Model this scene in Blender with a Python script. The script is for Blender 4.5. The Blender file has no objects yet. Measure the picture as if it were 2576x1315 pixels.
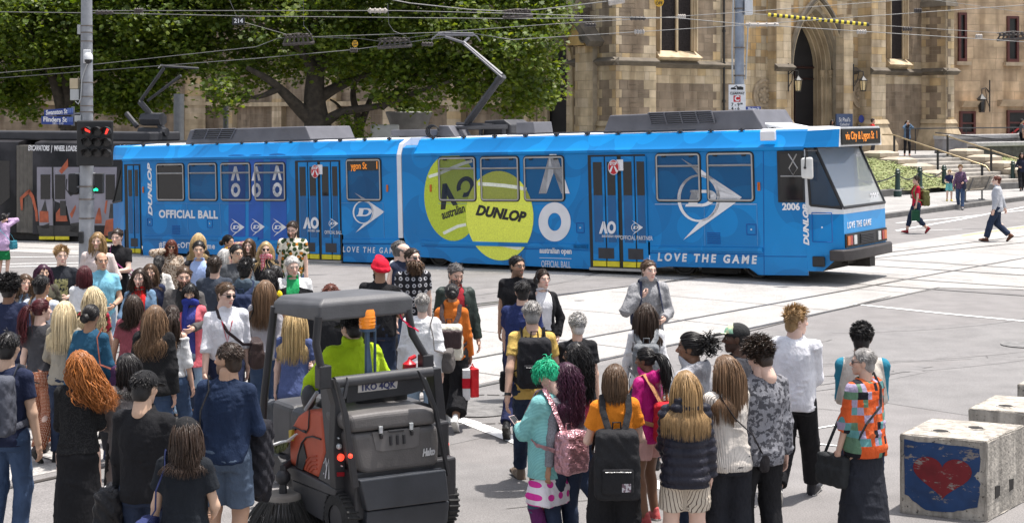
import bpy,bmesh,math,random
import numpy as np
from mathutils import Vector,Matrix
 # ---------------------------------------------------------------- camera, sky, sun, exposure
scene=bpy.context.scene
COL=scene.collection
rad=math.radians
FPX,HX,HY,HC=3744.0,1288.0,280.0,3.6
cam_d=bpy.data.cameras.new("camera")
cam_d.sensor_width=36.0
cam_d.lens=36.0*FPX/2576.0
cam_d.shift_y=-(657.0-HY)/2576.0
cam_d.clip_end=2000.0
cam=bpy.data.objects.new("camera",cam_d)
cam.location=(0,0,HC)
cam.rotation_euler=(rad(90),0,0)
COL.objects.link(cam)
scene.camera=cam
SUN=Vector((0.22,0.06,0.97)).normalized()
elev=math.asin(SUN.z)
azim=math.atan2(SUN.x,SUN.y)
world=bpy.data.worlds.new("World")
scene.world=world
world.use_nodes=True
wn=world.node_tree
wn.nodes.clear()
sky=wn.nodes.new("ShaderNodeTexSky")
sky.sky_type='NISHITA'
sky.sun_disc=False
sky.sun_elevation=elev
sky.sun_rotation=azim
sky.dust_density=3.0
sky.air_density=1.0
sky.ozone_density=0.6
bg=wn.nodes.new("ShaderNodeBackground")
bg.inputs["Strength"].default_value=0.125
wo=wn.nodes.new("ShaderNodeOutputWorld")
hsv=wn.nodes.new("ShaderNodeHueSaturation")
hsv.inputs["Saturation"].default_value=0.5
wn.links.new(sky.outputs[0],hsv.inputs["Color"])
wn.links.new(hsv.outputs[0],bg.inputs["Color"])
wn.links.new(bg.outputs[0],wo.inputs["Surface"])
sun_d=bpy.data.lights.new("sun",'SUN')
sun_d.energy=3.6
sun_d.angle=rad(1.2)
sun_d.color=(1.0,0.95,0.90)
sun=bpy.data.objects.new("sun",sun_d)
sun.rotation_euler=SUN.to_track_quat('Z','Y').to_euler()
sun.location=(10,10,40)
COL.objects.link(sun)
scene.view_settings.view_transform='Standard'
scene.view_settings.look='None'
scene.view_settings.exposure=0.86
scene.view_settings.gamma=1.0
scene.view_settings.use_curve_mapping=False
scene.cycles.max_bounces=6
scene.cycles.diffuse_bounces=3
scene.cycles.glossy_bounces=3
scene.cycles.transmission_bounces=4
scene.cycles.transparent_max_bounces=6
 # ---------------------------------------------------------------- helpers
def at(x,y,d):
 """point seen at photo pixel (x, y) at depth d"""
 return Vector(((x-HX)*d/FPX,d,HC-(y-HY)*d/FPX))
TU=Vector((0.8135,-0.5814,0))
def gz(x,y):
 """height of the street: it falls gently towards the tram's rear"""
 d=(x-4.85)*-0.8135+(y-32.08)*0.5814
 d=np.clip(d,-60,60)
 s=1.5*np.log1p(np.exp(d/1.5))
 return-0.031*s/(1+(s/60.0)**2)**0.5/(1+np.exp(np.clip((np.asarray(x)-7.0)/1.4,-30,30)))
def on_ground(x,y):
 """ground point seen at photo pixel (x, y)"""
 d=FPX*HC/(y-HY)
 for _ in range(6):
  X=(x-HX)*d/FPX
  d=FPX*(HC-float(gz(X,d)))/(y-HY)
 X=(x-HX)*d/FPX
 return Vector((X,d,float(gz(X,d))))
MATS={}
def nodes_of(m):
 nt=m.node_tree
 return nt,nt.nodes,nt.links
def M(name,col,rough=0.6,var=0.12,scale=6.0,bump=0.0,bscale=60.0,metal=0.0,spec=0.5,attr=False,coat=0.0,
 emit=0.0,stretch=None,trans=0.0,alpha=1.0,var2=0.0,sheen=0.0):
 """plain procedural material: base colour with noise, optional bump"""
 if name in MATS:
  return MATS[name]
 m=bpy.data.materials.new(name)
 m.use_nodes=True
 nt,N,L=nodes_of(m)
 b=N["Principled BSDF"]
 b.inputs["Roughness"].default_value=rough
 b.inputs["Metallic"].default_value=metal
 b.inputs["Specular IOR Level"].default_value=spec
 if coat:b.inputs["Coat Weight"].default_value=coat;b.inputs["Coat Roughness"].default_value=0.08
 if sheen:b.inputs["Sheen Weight"].default_value=sheen
 if trans:b.inputs["Transmission Weight"].default_value=trans
 if alpha<1:b.inputs["Alpha"].default_value=alpha
 tc=N.new("ShaderNodeTexCoord")
 mp=N.new("ShaderNodeMapping")
 L.new(tc.outputs["Object"],mp.inputs[0])
 if stretch:mp.inputs["Scale"].default_value=stretch
 nz=N.new("ShaderNodeTexNoise");nz.inputs["Scale"].default_value=scale;nz.inputs["Detail"].default_value=5
 L.new(mp.outputs[0],nz.inputs["Vector"])
 mr=N.new("ShaderNodeMapRange");mr.inputs[1].default_value=0.3;mr.inputs[2].default_value=0.7
 mr.inputs[3].default_value=1-var;mr.inputs[4].default_value=1+var
 L.new(nz.outputs["Fac"],mr.inputs[0])
 mx=N.new("ShaderNodeMix");mx.data_type='RGBA';mx.blend_type='MULTIPLY';mx.inputs[0].default_value=1
 if attr:
  at_=N.new("ShaderNodeAttribute");at_.attribute_name="Col"
  L.new(at_.outputs["Color"],mx.inputs[6])
 else:
  mx.inputs[6].default_value=(*col,1)
 L.new(mr.outputs[0],mx.inputs[7])
 L.new(mx.outputs[2],b.inputs["Base Color"])
 m["base"]=mx.name
 if bump:
  n2=N.new("ShaderNodeTexNoise");n2.inputs["Scale"].default_value=bscale;n2.inputs["Detail"].default_value=4
  L.new(mp.outputs[0],n2.inputs["Vector"])
  bp=N.new("ShaderNodeBump");bp.inputs["Strength"].default_value=bump;bp.inputs["Distance"].default_value=0.02
  L.new(n2.outputs["Fac"],bp.inputs["Height"]);L.new(bp.outputs[0],b.inputs["Normal"])
 if emit:
  b.inputs["Emission Color"].default_value=(*col,1);b.inputs["Emission Strength"].default_value=emit
 MATS[name]=m
 return m
def tag(o,label=None,cat=None,group=None,kind=None):
 if label:o["label"]=label
 if cat:o["category"]=cat
 if group:o["group"]=group
 if kind:o["kind"]=kind
 return o
def empty(name,loc,label=None,cat=None,group=None):
 o=bpy.data.objects.new(name,None)
 o.empty_display_size=0.3
 o.location=loc
 COL.objects.link(o)
 return tag(o,label,cat,group)
def link(name,me,parent=None,world_verts=True):
 """link a mesh as one object; with a parent Empty the world-space vertices are kept in place"""
 o=bpy.data.objects.new(name,me)
 COL.objects.link(o)
 if parent is not None:
  o.parent=parent
  if world_verts:
   q=parent;off=Vector((0,0,0))
   while q is not None:
    off=off+q.location;q=q.parent
   o.location=-off
 return o
class MB:
 """collects geometry (in world or local space) and links it as ONE mesh object"""
 def __init__(s):
  s.v=[];s.f=[];s.m=[];s.c=[];s.mi=0;s.col=None;s.X=None
 def add(s,vs,fs):
  b=len(s.v)
  if s.X is not None:
   vs=[s.X(Vector(p))for p in vs]
  s.v.extend([tuple(p)for p in vs])
  for f in fs:
   s.f.append([b+i for i in f]);s.m.append(s.mi);s.c.append(s.col or(1,1,1))
  return b
 def quad(s,a,b,c,d):s.add([a,b,c,d],[(0,1,2,3)])
 def poly(s,pts):s.add(pts,[tuple(range(len(pts)))])
 def box(s,x0,x1,y0,y1,z0,z1):
  v=[(x0,y0,z0),(x1,y0,z0),(x1,y1,z0),(x0,y1,z0),(x0,y0,z1),(x1,y0,z1),(x1,y1,z1),(x0,y1,z1)]
  s.add(v,[(0,3,2,1),(4,5,6,7),(0,1,5,4),(1,2,6,5),(2,3,7,6),(3,0,4,7)])
 def prism(s,pts,off):
  """closed polygon pts (3-D) extruded by the vector off"""
  n=len(pts);off=Vector(off)
  vs=[Vector(p)for p in pts];vs+=[p+off for p in vs]
  fs=[tuple(range(n))[::-1],tuple(range(n,2*n))]
  fs+=[(i,(i+1)%n,n+(i+1)%n,n+i)for i in range(n)]
  s.add(vs,fs)
 def loft(s,rings,cap=True,close=True):
  n=len(rings[0]);vs=[p for r in rings for p in r];fs=[]
  for k in range(len(rings)-1):
   for i in range(n if close else n-1):
    j=(i+1)%n
    fs.append((k*n+i,k*n+j,(k+1)*n+j,(k+1)*n+i))
  if cap:
   fs.append(tuple(range(n))[::-1]);fs.append(tuple(range((len(rings)-1)*n,len(rings)*n)))
  s.add(vs,fs)
 def tube(s,pts,r,n=8,cap=True,flat=1.0,up=None):
  pts=[Vector(p)for p in pts];rings=[]
  rr=r if hasattr(r,'__len__')else[r]*len(pts)
  pu=None
  for i,p in enumerate(pts):
   t=(pts[min(i+1,len(pts)-1)]-pts[max(i-1,0)])
   if t.length<1e-9:t=Vector((0,0,1))
   t.normalize()
   if pu is None:
    pu=Vector(up)if up is not None else(Vector((0,0,1))if abs(t.z)<0.9 else Vector((1,0,0)))
   a=t.cross(pu)
   if a.length<1e-6:a=t.orthogonal()
   a.normalize();u=a.cross(t).normalized();pu=u
   rings.append([p+a*(rr[i]*math.cos(2*math.pi*k/n))+u*(rr[i]*flat*math.sin(2*math.pi*k/n))for k in range(n)])
  s.loft(rings,cap)
 def cyl(s,a,b,r0,r1=None,n=16):s.tube([a,b],[r0,r0 if r1 is None else r1],n)
 def lathe(s,o,prof,n=16,axis='z',cap=True):
  """prof: (radius, height) list round a vertical (or x / y) axis through o"""
  o=Vector(o);rings=[]
  for r,h in prof:
   ring=[]
   for k in range(n):
    c,d=r*math.cos(2*math.pi*k/n),r*math.sin(2*math.pi*k/n)
    q={'z':(c,d,h),'x':(h,c,d),'y':(d,h,c)}[axis]
    ring.append(o+Vector(q))
   rings.append(ring)
  s.loft(rings,cap)
 def ball(s,o,r,n=12,sc=(1,1,1)):
  m=n//2
  s.lathe_s(o,[(r*math.sin(math.pi*i/m),-r*math.cos(math.pi*i/m))for i in range(m+1)],n,sc)
 def lathe_s(s,o,prof,n,sc):
  o=Vector(o)
  rings=[[o+Vector((max(r,1e-4)*math.cos(2*math.pi*k/n)*sc[0],max(r,1e-4)*math.sin(2*math.pi*k/n)*sc[1],h*sc[2]))for k in range(n)]for r,h in prof]
  s.loft(rings,True)
 def build(s,name,mats,parent=None,smooth=None,bevel=0.0,seg=2,world_verts=True):
  me=bpy.data.meshes.new(name)
  me.from_pydata(s.v,[],s.f)
  if not isinstance(mats,(list,tuple)):mats=[mats]
  for m in mats:me.materials.append(m)
  me.polygons.foreach_set("material_index",s.m)
  if any(c!=(1,1,1)for c in s.c):
   ca=me.color_attributes.new("Col",'FLOAT_COLOR','CORNER')
   arr=np.ones((len(me.loops),4),np.float32);i=0
   for f,c in zip(s.f,s.c):
    arr[i:i+len(f),:3]=c;i+=len(f)
   ca.data.foreach_set("color",arr.ravel())
  bm=bmesh.new();bm.from_mesh(me);bmesh.ops.recalc_face_normals(bm,faces=bm.faces);bm.to_mesh(me);bm.free()
  me.update()
  if smooth is not None:
   me.polygons.foreach_set("use_smooth",[True]*len(me.polygons))
   me.set_sharp_from_angle(angle=rad(smooth))
  o=link(name,me,parent,world_verts)
  if bevel:
   md=o.modifiers.new("bevel",'BEVEL');md.width=bevel;md.segments=seg;md.limit_method='ANGLE';md.angle_limit=rad(40)
   md.harden_normals=False
  return o
def text(name,body,size,to_world,mat,parent,shear=0.0,bold=0.0,depth=0.002,align='CENTER',spacing=1.0,width=1.0,sy=1.0,fit=None):
 """lettering as a mesh: to_world maps the flat letter coordinates (x, y, lift) to the surface they stand on"""
 cu=bpy.data.curves.new(name,'FONT')
 cu.body=body;cu.size=size;cu.shear=shear;cu.offset=bold;cu.align_x=align;cu.align_y='CENTER'
 cu.space_character=spacing;cu.resolution_u=3;cu.extrude=depth
 o=bpy.data.objects.new(name,cu)
 COL.objects.link(o)
 dg=bpy.context.evaluated_depsgraph_get()
 me=bpy.data.meshes.new_from_object(o.evaluated_get(dg))
 bpy.data.objects.remove(o);bpy.data.curves.remove(cu)
 if fit:
  xs=[v.co.x for v in me.vertices];width=fit/max(max(xs)-min(xs),1e-6)
 for v in me.vertices:
  v.co=to_world(v.co.x*width,v.co.y*sy,v.co.z+depth)
 me.materials.clear();me.materials.append(mat)
 return link(name,me,parent)
 # ---------------------------------------------------------------- street
def road_material(name,dark,light,scale,fine,stains,rough=0.85):
 m=bpy.data.materials.new(name);m.use_nodes=True
 nt,N,L=nodes_of(m);b=N["Principled BSDF"];b.inputs["Roughness"].default_value=rough
 tc=N.new("ShaderNodeTexCoord")
 def noise(s,d=6,st=None):
  n=N.new("ShaderNodeTexNoise");n.inputs["Scale"].default_value=s;n.inputs["Detail"].default_value=d
  if st:
   mp=N.new("ShaderNodeMapping");mp.inputs["Scale"].default_value=st;mp.inputs["Rotation"].default_value=(0,0,rad(-38))
   L.new(tc.outputs["Object"],mp.inputs[0]);L.new(mp.outputs[0],n.inputs["Vector"])
  else:L.new(tc.outputs["Object"],n.inputs["Vector"])
  return n
 def ramp(n,a,c0,bpos,c1):
  r=N.new("ShaderNodeValToRGB");r.color_ramp.elements[0].position=a;r.color_ramp.elements[0].color=(*c0,1)
  r.color_ramp.elements[1].position=bpos;r.color_ramp.elements[1].color=(*c1,1);L.new(n.outputs["Fac"],r.inputs[0]);return r
 def mul(a,c,f=1.0):
  x=N.new("ShaderNodeMix");x.data_type='RGBA';x.blend_type='MULTIPLY';x.inputs[0].default_value=f
  L.new(a,x.inputs[6]);L.new(c,x.inputs[7]);return x.outputs[2]
 base=ramp(noise(scale),0.35,dark,0.65,light).outputs[0]
 sp=ramp(noise(fine,2),0.3,(.66,.66,.66),0.7,(1.22,1.22,1.22)).outputs[0]
 st=ramp(noise(stains,5,(1,.22,1)),0.34,(.86,.855,.85),0.5,(1,1,1)).outputs[0]
 sp2=ramp(noise(2.2,8),0.3,(.86,.86,.86),0.62,(1.06,1.06,1.06)).outputs[0]
 c=mul(mul(mul(base,sp),st,.8),sp2)
 L.new(c,b.inputs["Base Color"])
 bp=N.new("ShaderNodeBump");bp.inputs["Strength"].default_value=0.25;bp.inputs["Distance"].default_value=0.01
 L.new(noise(fine*.7,3).outputs["Fac"],bp.inputs["Height"]);L.new(bp.outputs[0],b.inputs["Normal"])
 return m
ASPH=road_material("asphalt",(.200,.189,.184),(.216,.205,.199),0.30,70.0,0.5)
CONC=road_material("concrete_road",(.35,.335,.318),(.40,.385,.366),0.5,40.0,0.6)
PAVE=road_material("pavement_stone",(.30,.29,.28),(.37,.36,.345),0.8,50.0,0.7)
PAINT=M("road_paint",(.80,.80,.78),0.7,.14,9.0,.2,80)
YPAINT=M("yellow_road_paint",(.75,.52,.10),0.7,.2,9.0)
STEEL=M("rail_steel",(.16,.15,.14),0.4,.25,4.0,metal=.6)
JOINT=M("dark_joint",(.07,.065,.06),0.9,.25,4.0)
def spaced(a,b,far,step):
 inner=np.arange(a,b+1e-6,step)
 out=[1,2,4,8,16,40,100,250,600,far]
 return np.concatenate([[a-d for d in out[::-1]],inner,[b+d for d in out]])
def grid_sheet(name,xs,ys,lift,mat,kind=True):
 X,Y=np.meshgrid(xs,ys);Z=gz(X,Y)+lift
 v=np.stack([X,Y,Z],-1).reshape(-1,3);nx,ny=len(xs),len(ys)
 i=np.arange(nx*ny).reshape(ny,nx)
 f=np.stack([i[:-1,:-1],i[:-1,1:],i[1:,1:],i[1:,:-1]],-1).reshape(-1,4)
 me=bpy.data.meshes.new(name);me.from_pydata(v.tolist(),[],f.tolist());me.materials.append(mat)
 o=link(name,me);o["kind"]="structure";return o
ground=grid_sheet("ground",spaced(-30,40,1500,1.0),spaced(2,100,1500,1.0),0.0,ASPH)
def sheet(name,poly,lift,mat,step=1.0,parent=None):
 """a polygon on the street, cut into small faces so that it follows the fall of the ground"""
 bm=bmesh.new()
 vs=[bm.verts.new((p[0],p[1],0))for p in poly];bm.faces.new(vs)
 x0,x1=min(p[0]for p in poly),max(p[0]for p in poly);y0,y1=min(p[1]for p in poly),max(p[1]for p in poly)
 for ax,lo,hi in((0,x0,x1),(1,y0,y1)):
  n=(1,0,0)if ax==0 else(0,1,0)
  for k in np.arange(math.floor(lo)+step,hi,step):
   co=(k,0,0)if ax==0 else(0,k,0)
   bmesh.ops.bisect_plane(bm,geom=bm.verts[:]+bm.edges[:]+bm.faces[:],plane_co=co,plane_no=n)
 for v in bm.verts:v.co.z=float(gz(v.co.x,v.co.y))+lift
 bmesh.ops.recalc_face_normals(bm,faces=bm.faces)
 if bm.faces and sum(f.normal.z for f in bm.faces)<0:bmesh.ops.reverse_faces(bm,faces=bm.faces)
 me=bpy.data.meshes.new(name);bm.to_mesh(me);bm.free();me.materials.append(mat)
 o=link(name,me,parent);o["kind"]="structure";return o
def strip(name,pts,w,lift,mat):
 """a line of width w along ground points (world xy)"""
 pts=[Vector((p[0],p[1]))for p in pts];L_,R_=[],[]
 for i,p in enumerate(pts):
  t=(pts[min(i+1,len(pts)-1)]-pts[max(i-1,0)]).normalized();n=Vector((-t.y,t.x))*w/2
  L_.append(p+n);R_.append(p-n)
 return sheet(name,L_+R_[::-1],lift,mat)
G=on_ground
def GP(*pp):return[G(x,y)for x,y in pp]
fd=Vector((.655,.756,0))
A0=G(1253,955)
Bp=Vector((-1.5,26.7,0))
def along(p,t):return Vector((p.x+fd.x*t,p.y+fd.y*t,0))
sheet("concrete_track_bed",[along(A0,-24),along(A0,14),G(2367,724),G(2700,729),(40,27),(60,50),along(A0,60),along(Bp,42),along(Bp,-34)],.003,CONC)
sheet("concrete_track_bed",[Vector((4.71,32.08,0))+TU*-40+Vector((-.35,-.5,0)),Vector((4.71,32.08,0))+TU*3+Vector((-.35,-.5,0)),
 Vector((4.71,32.08,0))+TU*3+Vector((4.2,5.9,0)),Vector((4.71,32.08,0))+TU*-40+Vector((4.2,5.9,0))],.006,CONC)
def rail(a,b,w=.075):
 strip("road_rail",[a,b],w,.010,STEEL)
for p,q in(((0,1231),(2364,723)),((1485,848),(2575,649)),((1402,741),(1576,721))):
 a,b=G(*p),G(*q);d=(b-a).normalized()
 rail(a-d*12,b+d*(25 if p[0]else 0))
for p,q in(((2260,632),(2575,594)),):
 a,b=G(*p),G(*q);d=(b-a).normalized();rail(a-d*30,b+d*20)
O2=Vector((4.71,32.08,0));IN=Vector((.5814,.8135,0))
for t in(.62,2.05):
 rail(O2+TU*-34+IN*t,O2+TU*22+IN*t)
for t in(4.3,5.75):
 rail(O2+TU*-40+IN*t,O2+TU*16+IN*t)
for p,q in(((2226,671),(2575,693)),((2367,724),(2575,729)),((1743,868),(2240,745))):
 a,b=G(*p),G(*q);strip("road_joint",[a,b],.035,.009,JOINT)
random.seed(4)
for k in range(-6,16):
 a=along(A0,k*3.1+random.uniform(-.3,.3));n=Vector((-fd.y,fd.x,0))
 strip("road_joint",[a+n*.1,a+n*5.0],.022,.009,JOINT)
def paint(pts,w,m=PAINT):return strip("road_marking",GP(*pts),w,.009,m)
paint([(1120,1046),(1180,1062),(1290,1105),(1360,1133),(1475,1160),(1680,1228),(1830,1290)],.20)
paint([(2149,765),(2360,787),(2620,812)],.11)
paint([(2040,1080),(2110,1068)],.04);paint([(2050,1116),(2110,1122)],.04)
paint([(2255,580),(2420,551),(2620,512)],.14);paint([(2255,561),(2400,548),(2620,524)],.12)
paint([(2255,581),(2420,577)],.08)
paint([(2420,593),(2580,570)],.07,YPAINT)
for y0,y1 in((632,630),(648,645),(665,661),(672,668)):
 paint([(-60,y0),(200,y1)],.13)
paint([(60,705),(330,700)],.15);paint([(20,722),(80,724)],.2)
rg=random.Random(8)
PATCH=road_material("asphalt_patch",(.188,.18,.176),(.205,.197,.192),0.6,80.0,0.7)
for(x,y),w_,l_,a in(((1500,985),1.3,2.6,.8),((2330,860),1.6,3.4,.25),((760,1135),.9,2.2,.8),((1230,1240),1.1,1.9,-.3),((1180,712),1.2,5.0,.5),((2480,960),1.0,2.2,.8)):
 c=G(x,y);u=Vector((math.cos(a),math.sin(a),0));v=Vector((-u.y,u.x,0));sheet("asphalt_patch",[c+u*l_+v*w_,c-u*l_+v*w_,c-u*l_-v*w_,c+u*l_-v*w_],.003,PATCH)
SKID=M("tyre_mark",(.178,.170,.166),.8,.2,6)
for(x,y),L_,a,w_ in(((1700,1000),9,.15,.16),((1760,1010),8,.17,.16),((2300,905),7,.1,.15),((2250,935),7,.12,.15),((1250,735),9,.62,.18),((2430,820),5,.3,.12)):
 c=G(x,y);pts=[(c.x+L_*(k/8-.5)*math.cos(a+.05*k),c.y+L_*(k/8-.5)*math.sin(a+.05*k))for k in range(9)];strip("road_marking",pts,w_,.006,SKID)
for n_ in range(5):
 c=G(rg.uniform(900,2550),rg.uniform(760,1300));a=rg.uniform(0,6.28);pts=[(c.x,c.y)]
 for k in range(rg.randint(5,12)):a+=rg.uniform(-.5,.5);pts.append((pts[-1][0]+.22*math.cos(a),pts[-1][1]+.22*math.sin(a)))
 strip("road_joint",pts,rg.uniform(.008,.016),.008,JOINT)
for n_ in range(24):
 c=G(rg.uniform(300,2550),rg.uniform(700,1310));r=rg.uniform(.03,.10);sheet("road_stain",[c+Vector((r*rg.uniform(.6,1.4)*math.cos(q),r*rg.uniform(.6,1.4)*math.sin(q),0))for q in np.linspace(0,6.0,9)],.007,SKID)
def cover(x,y,r,name="manhole_cover",lab="round dark iron service cover set in the asphalt near the orange jumper"):
 c=G(x,y);mb=MB()
 mb.lathe(c+Vector((0,0,.012)),[(r,0),(r,.006),(r*.9,.008),(r*.86,.005),(r*.3,.008),(.01,.008)],28)
 o=mb.build(name,M("cover_iron",(.17,.165,.16),.7,.3,9,.4,40));o["kind"]="structure"
cover(1200,1030,.48)
cover(2568,868,.30)
mb=MB();c=G(1215,1028)
for k in range(28):
 a0,a1=2*math.pi*k/28,2*math.pi*(k+.82)/28
 mb.poly([c+Vector((r*math.cos(a),r*math.sin(a),.010))for r,a in((.86,a0),(.90,a0),(.90,a1),(.86,a1))])
o=mb.build("road_joint",JOINT);o["kind"]="structure"
k0,k1=G(2250,547),G(2575,505);kd=(k1-k0).normalized();kn=Vector((-kd.y,kd.x,0))
kc=k0-kd*3+kn*6
kp=[kc+kd*(6*math.sin(rad(a)))*-1*0-kn*(6*math.cos(rad(a)))-kd*(6*math.sin(rad(a)))for a in range(75,0,-12)]+[k0+kd*t for t in np.arange(-3,46,2.0)]
mb=MB()
for a,b in zip(kp[:-1],kp[1:]):
 za,zb=float(gz(a.x,a.y)),float(gz(b.x,b.y))
 mb.add([(a.x,a.y,za-.05),(b.x-kd.x*.01,b.y-kd.y*.01,zb-.05),(b.x-kd.x*.01,b.y-kd.y*.01,zb+.16),(a.x,a.y,za+.16),
 (a.x+kn.x*.3,a.y+kn.y*.3,za+.16),(b.x+kn.x*.3,b.y+kn.y*.3,zb+.16)],[(0,1,2,3),(3,2,5,4)])
o=mb.build("kerb",M("kerb_bluestone",(.13,.125,.12),.8,.25,3,.3,40));o["kind"]="structure"
a,b=kp[0]+kn*.3,kp[-1]+kn*.3
sheet("pavement",[p+kn*.29 for p in kp]+[kp[-1]+kn*25,kp[0]+kn*22-kd*10,kp[0]+kn*8-kd*4],.155,PAVE)
 # ---------------------------------------------------------------- sandstone and bluestone cathedral
class Frame:
 """wall frame: s along the wall (to the right seen from outside), t outwards, z up"""
 def __init__(q,O,u):
  q.O=Vector(O);q.U=Vector(u).normalized();q.n=Vector((q.U.y,-q.U.x,0));q.Z=Vector((0,0,1))
 def w(q,s,t,z):return q.O+q.U*s+q.n*t+q.Z*z
 def side(q,x,y,t=0.0):
  c=Vector((0,0,HC));d=Vector(((x-HX)/FPX,1,-(y-HY)/FPX));o=q.O+q.n*t
  p=c+d*((o-c).dot(q.n)/d.dot(q.n))-q.O
  return p.dot(q.U),p.z
zc3=lambda x,y:(1288+x*.3347,y*.3347)
zc4=lambda x,y:(1932+x*.3347,y*.3347)
C=Frame((7.03,70,0),(.808,.589,0))
STONE=M("wall_stone",(1,1,1),.9,.22,1.6,.35,18,attr=True)
def weather(m,s=(1.1,1.1,.14)):
 nt,N,L=nodes_of(m);mx=N[m["base"]];b=N["Principled BSDF"];tc=[n for n in N if n.type=='TEX_COORD'][0]
 mp=N.new("ShaderNodeMapping");mp.inputs["Scale"].default_value=s;L.new(tc.outputs["Object"],mp.inputs[0]);n=N.new("ShaderNodeTexNoise");n.inputs["Scale"].default_value=1.5;n.inputs["Detail"].default_value=7;L.new(mp.outputs[0],n.inputs["Vector"])
 r=N.new("ShaderNodeValToRGB");r.color_ramp.elements[0].position=.36;r.color_ramp.elements[0].color=(.64,.60,.56,1);r.color_ramp.elements[1].position=.56;r.color_ramp.elements[1].color=(1.05,1.05,1.05,1);L.new(n.outputs["Fac"],r.inputs[0])
 x=N.new("ShaderNodeMix");x.data_type='RGBA';x.blend_type='MULTIPLY';x.inputs[0].default_value=.85;L.new(mx.outputs[2],x.inputs[6]);L.new(r.outputs[0],x.inputs[7]);L.new(x.outputs[2],b.inputs["Base Color"])
weather(STONE)
MORTAR=M("mortar",(.30,.25,.18),.95,.2,3.0)
CREAM=M("cream_sandstone",(.50,.40,.265),.85,.24,1.3,.3,14)
weather(CREAM)
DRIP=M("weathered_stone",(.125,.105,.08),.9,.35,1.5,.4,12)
IRON=M("black_iron",(.015,.015,.016),.5,.2,8.0)
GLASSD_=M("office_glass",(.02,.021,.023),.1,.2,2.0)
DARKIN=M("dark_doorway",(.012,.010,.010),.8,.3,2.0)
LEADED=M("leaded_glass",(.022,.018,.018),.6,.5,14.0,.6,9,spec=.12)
BROWN=[(.250,.192,.135),(.265,.205,.145),(.228,.175,.122),(.28,.216,.154)]
CRM=[(.52,.415,.28),(.475,.375,.245),(.55,.445,.31),(.505,.40,.26),(.53,.39,.215)]
ORNG=[(.50,.32,.14),(.45,.31,.16),(.47,.385,.27),(.40,.32,.21),(.31,.225,.135)]
rs=random.Random(11)
def stone(mb,fr,s0,s1,z0,z1,t,pal=BROWN,course=.40,ql=0.0,qr=0.0,skip=None,cw=(.45,1.0),thick=.012,band=None):
 """coursed blocks between s0..s1 on a wall; ql/qr = width of the pale quoins at each end"""
 z=z0;k=0
 while z<z1-.02:
  h=min(course*rs.uniform(.92,1.08),z1-z)
  if z1-z-h<.12:h=z1-z
  spans=[]
  a,b=s0,s1
  if ql:w_=min(ql*(1.0 if k%2 else .55),s1-s0);spans.append((a,a+w_,CRM));a+=w_
  if qr:w_=min(qr*(.55 if k%2 else 1.0),max(b-a,0));spans.append((b-w_,b,CRM));b-=w_
  x=a
  while x<b-.01:
   w_=rs.uniform(*cw)
   if b-x-w_<.25:w_=b-x
   spans.append((x,x+w_,pal));x+=w_
  for a_,b_,pl in spans:
   if b_-a_<.03:continue
   pl2=band(z+h/2,pl)if band else pl
   parts=[(z,z+h)]
   if pl2 is BROWN and rs.random()<.3:parts=[(z,z+h/2),(z+h/2,z+h)]
   for p0,p1 in parts:
    if skip and skip((a_+b_)/2,(p0+p1)/2):continue
    c=rs.choice(pl2);f=rs.uniform(.88,1.1);mb.col=tuple(v*f for v in c);g=.008
    q=[fr.w(s,tt,zz)for tt in(t,t+thick)for s,zz in((a_+g,p0+g),(b_-g,p0+g),(b_-g,p1-g),(a_+g,p1-g))]
    mb.add(q,[(4,5,6,7),(0,1,5,4),(1,2,6,5),(2,3,7,6),(3,0,4,7)])
  z+=h;k+=1
 mb.col=None
def slab(mb,fr,s0,s1,t0,t1,z0,z1):
 mb.add([fr.w(s,t,z)for z in(z0,z1)for s,t in((s0,t0),(s1,t0),(s1,t1),(s0,t1))],
 [(0,3,2,1),(4,5,6,7),(0,1,5,4),(1,2,6,5),(2,3,7,6),(3,0,4,7)])
cath=empty("cathedral",C.w(8,0,1.5),"brown and cream stone cathedral with a pointed arch doorway behind the tram","cathedral")
KX=lambda x,t=0.0:C.side(x,200,t)[0]
ZX=lambda x,y,t=0.0:C.side(x,y,t)[1]
kA,kB,kP0,kP1,kF0,kF1,kG0,kG1=KX(1549,1.4),KX(1650,1.4),KX(1870,.6),KX(2128,.3),KX(2192,.9),KX(2228,.9),KX(2318,.0),KX(2400,1.6)
TOP=12.5
zS=ZX(1750,164)
PC,PSP=10.55,5.75
def arch(a,spring,rise,zb,n=10):
 c=(rise*rise-a*a)/(2*a);R_=a+c;th=math.atan2(rise,c)
 left=[(-a,zb)]+[(-(R_*math.cos(th*i/n)-c),spring+R_*math.sin(th*i/n))for i in range(n+1)]
 return left+[(-x,z)for x,z in left[::-1][1:]]
def inside_arch(s,z,a=1.9,rise=3.35):
 x=abs(s-PC)
 if x>a:return False
 if z<PSP:return True
 c=(rise*rise-a*a)/(2*a);return(x+c)**2+(z-PSP)**2<(a+c)**2
mb=MB()
slab(mb,C,kA,PC-1.75,-1.0,0,-.6,TOP);slab(mb,C,PC+1.75,kG0+.3,-1.0,0,-.6,TOP)
ap=arch(1.75,PSP,3.1,PSP,12)
for(a,za),(b,zb)in zip(ap[:-1],ap[1:]):
 if abs(a-b)>1e-4:
  mb.add([C.w(PC+x_,t,z)for t in(0,-1.0)for x_,z in((a,za),(b,zb),(b,TOP),(a,TOP))],[(0,1,2,3),(7,6,5,4),(0,4,5,1),(2,6,7,3)])
mb.build("wall_core",MORTAR,cath)
mb=MB()
winA=(KX(1660),KX(1736),ZX(1700,128),TOP)
sk=lambda s,z:winA[0]-.25<s<winA[1]+.25 and z>winA[2]-.1
band1=lambda z,pl:CRM if(zS-.75<z<zS+.25)else pl
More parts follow.
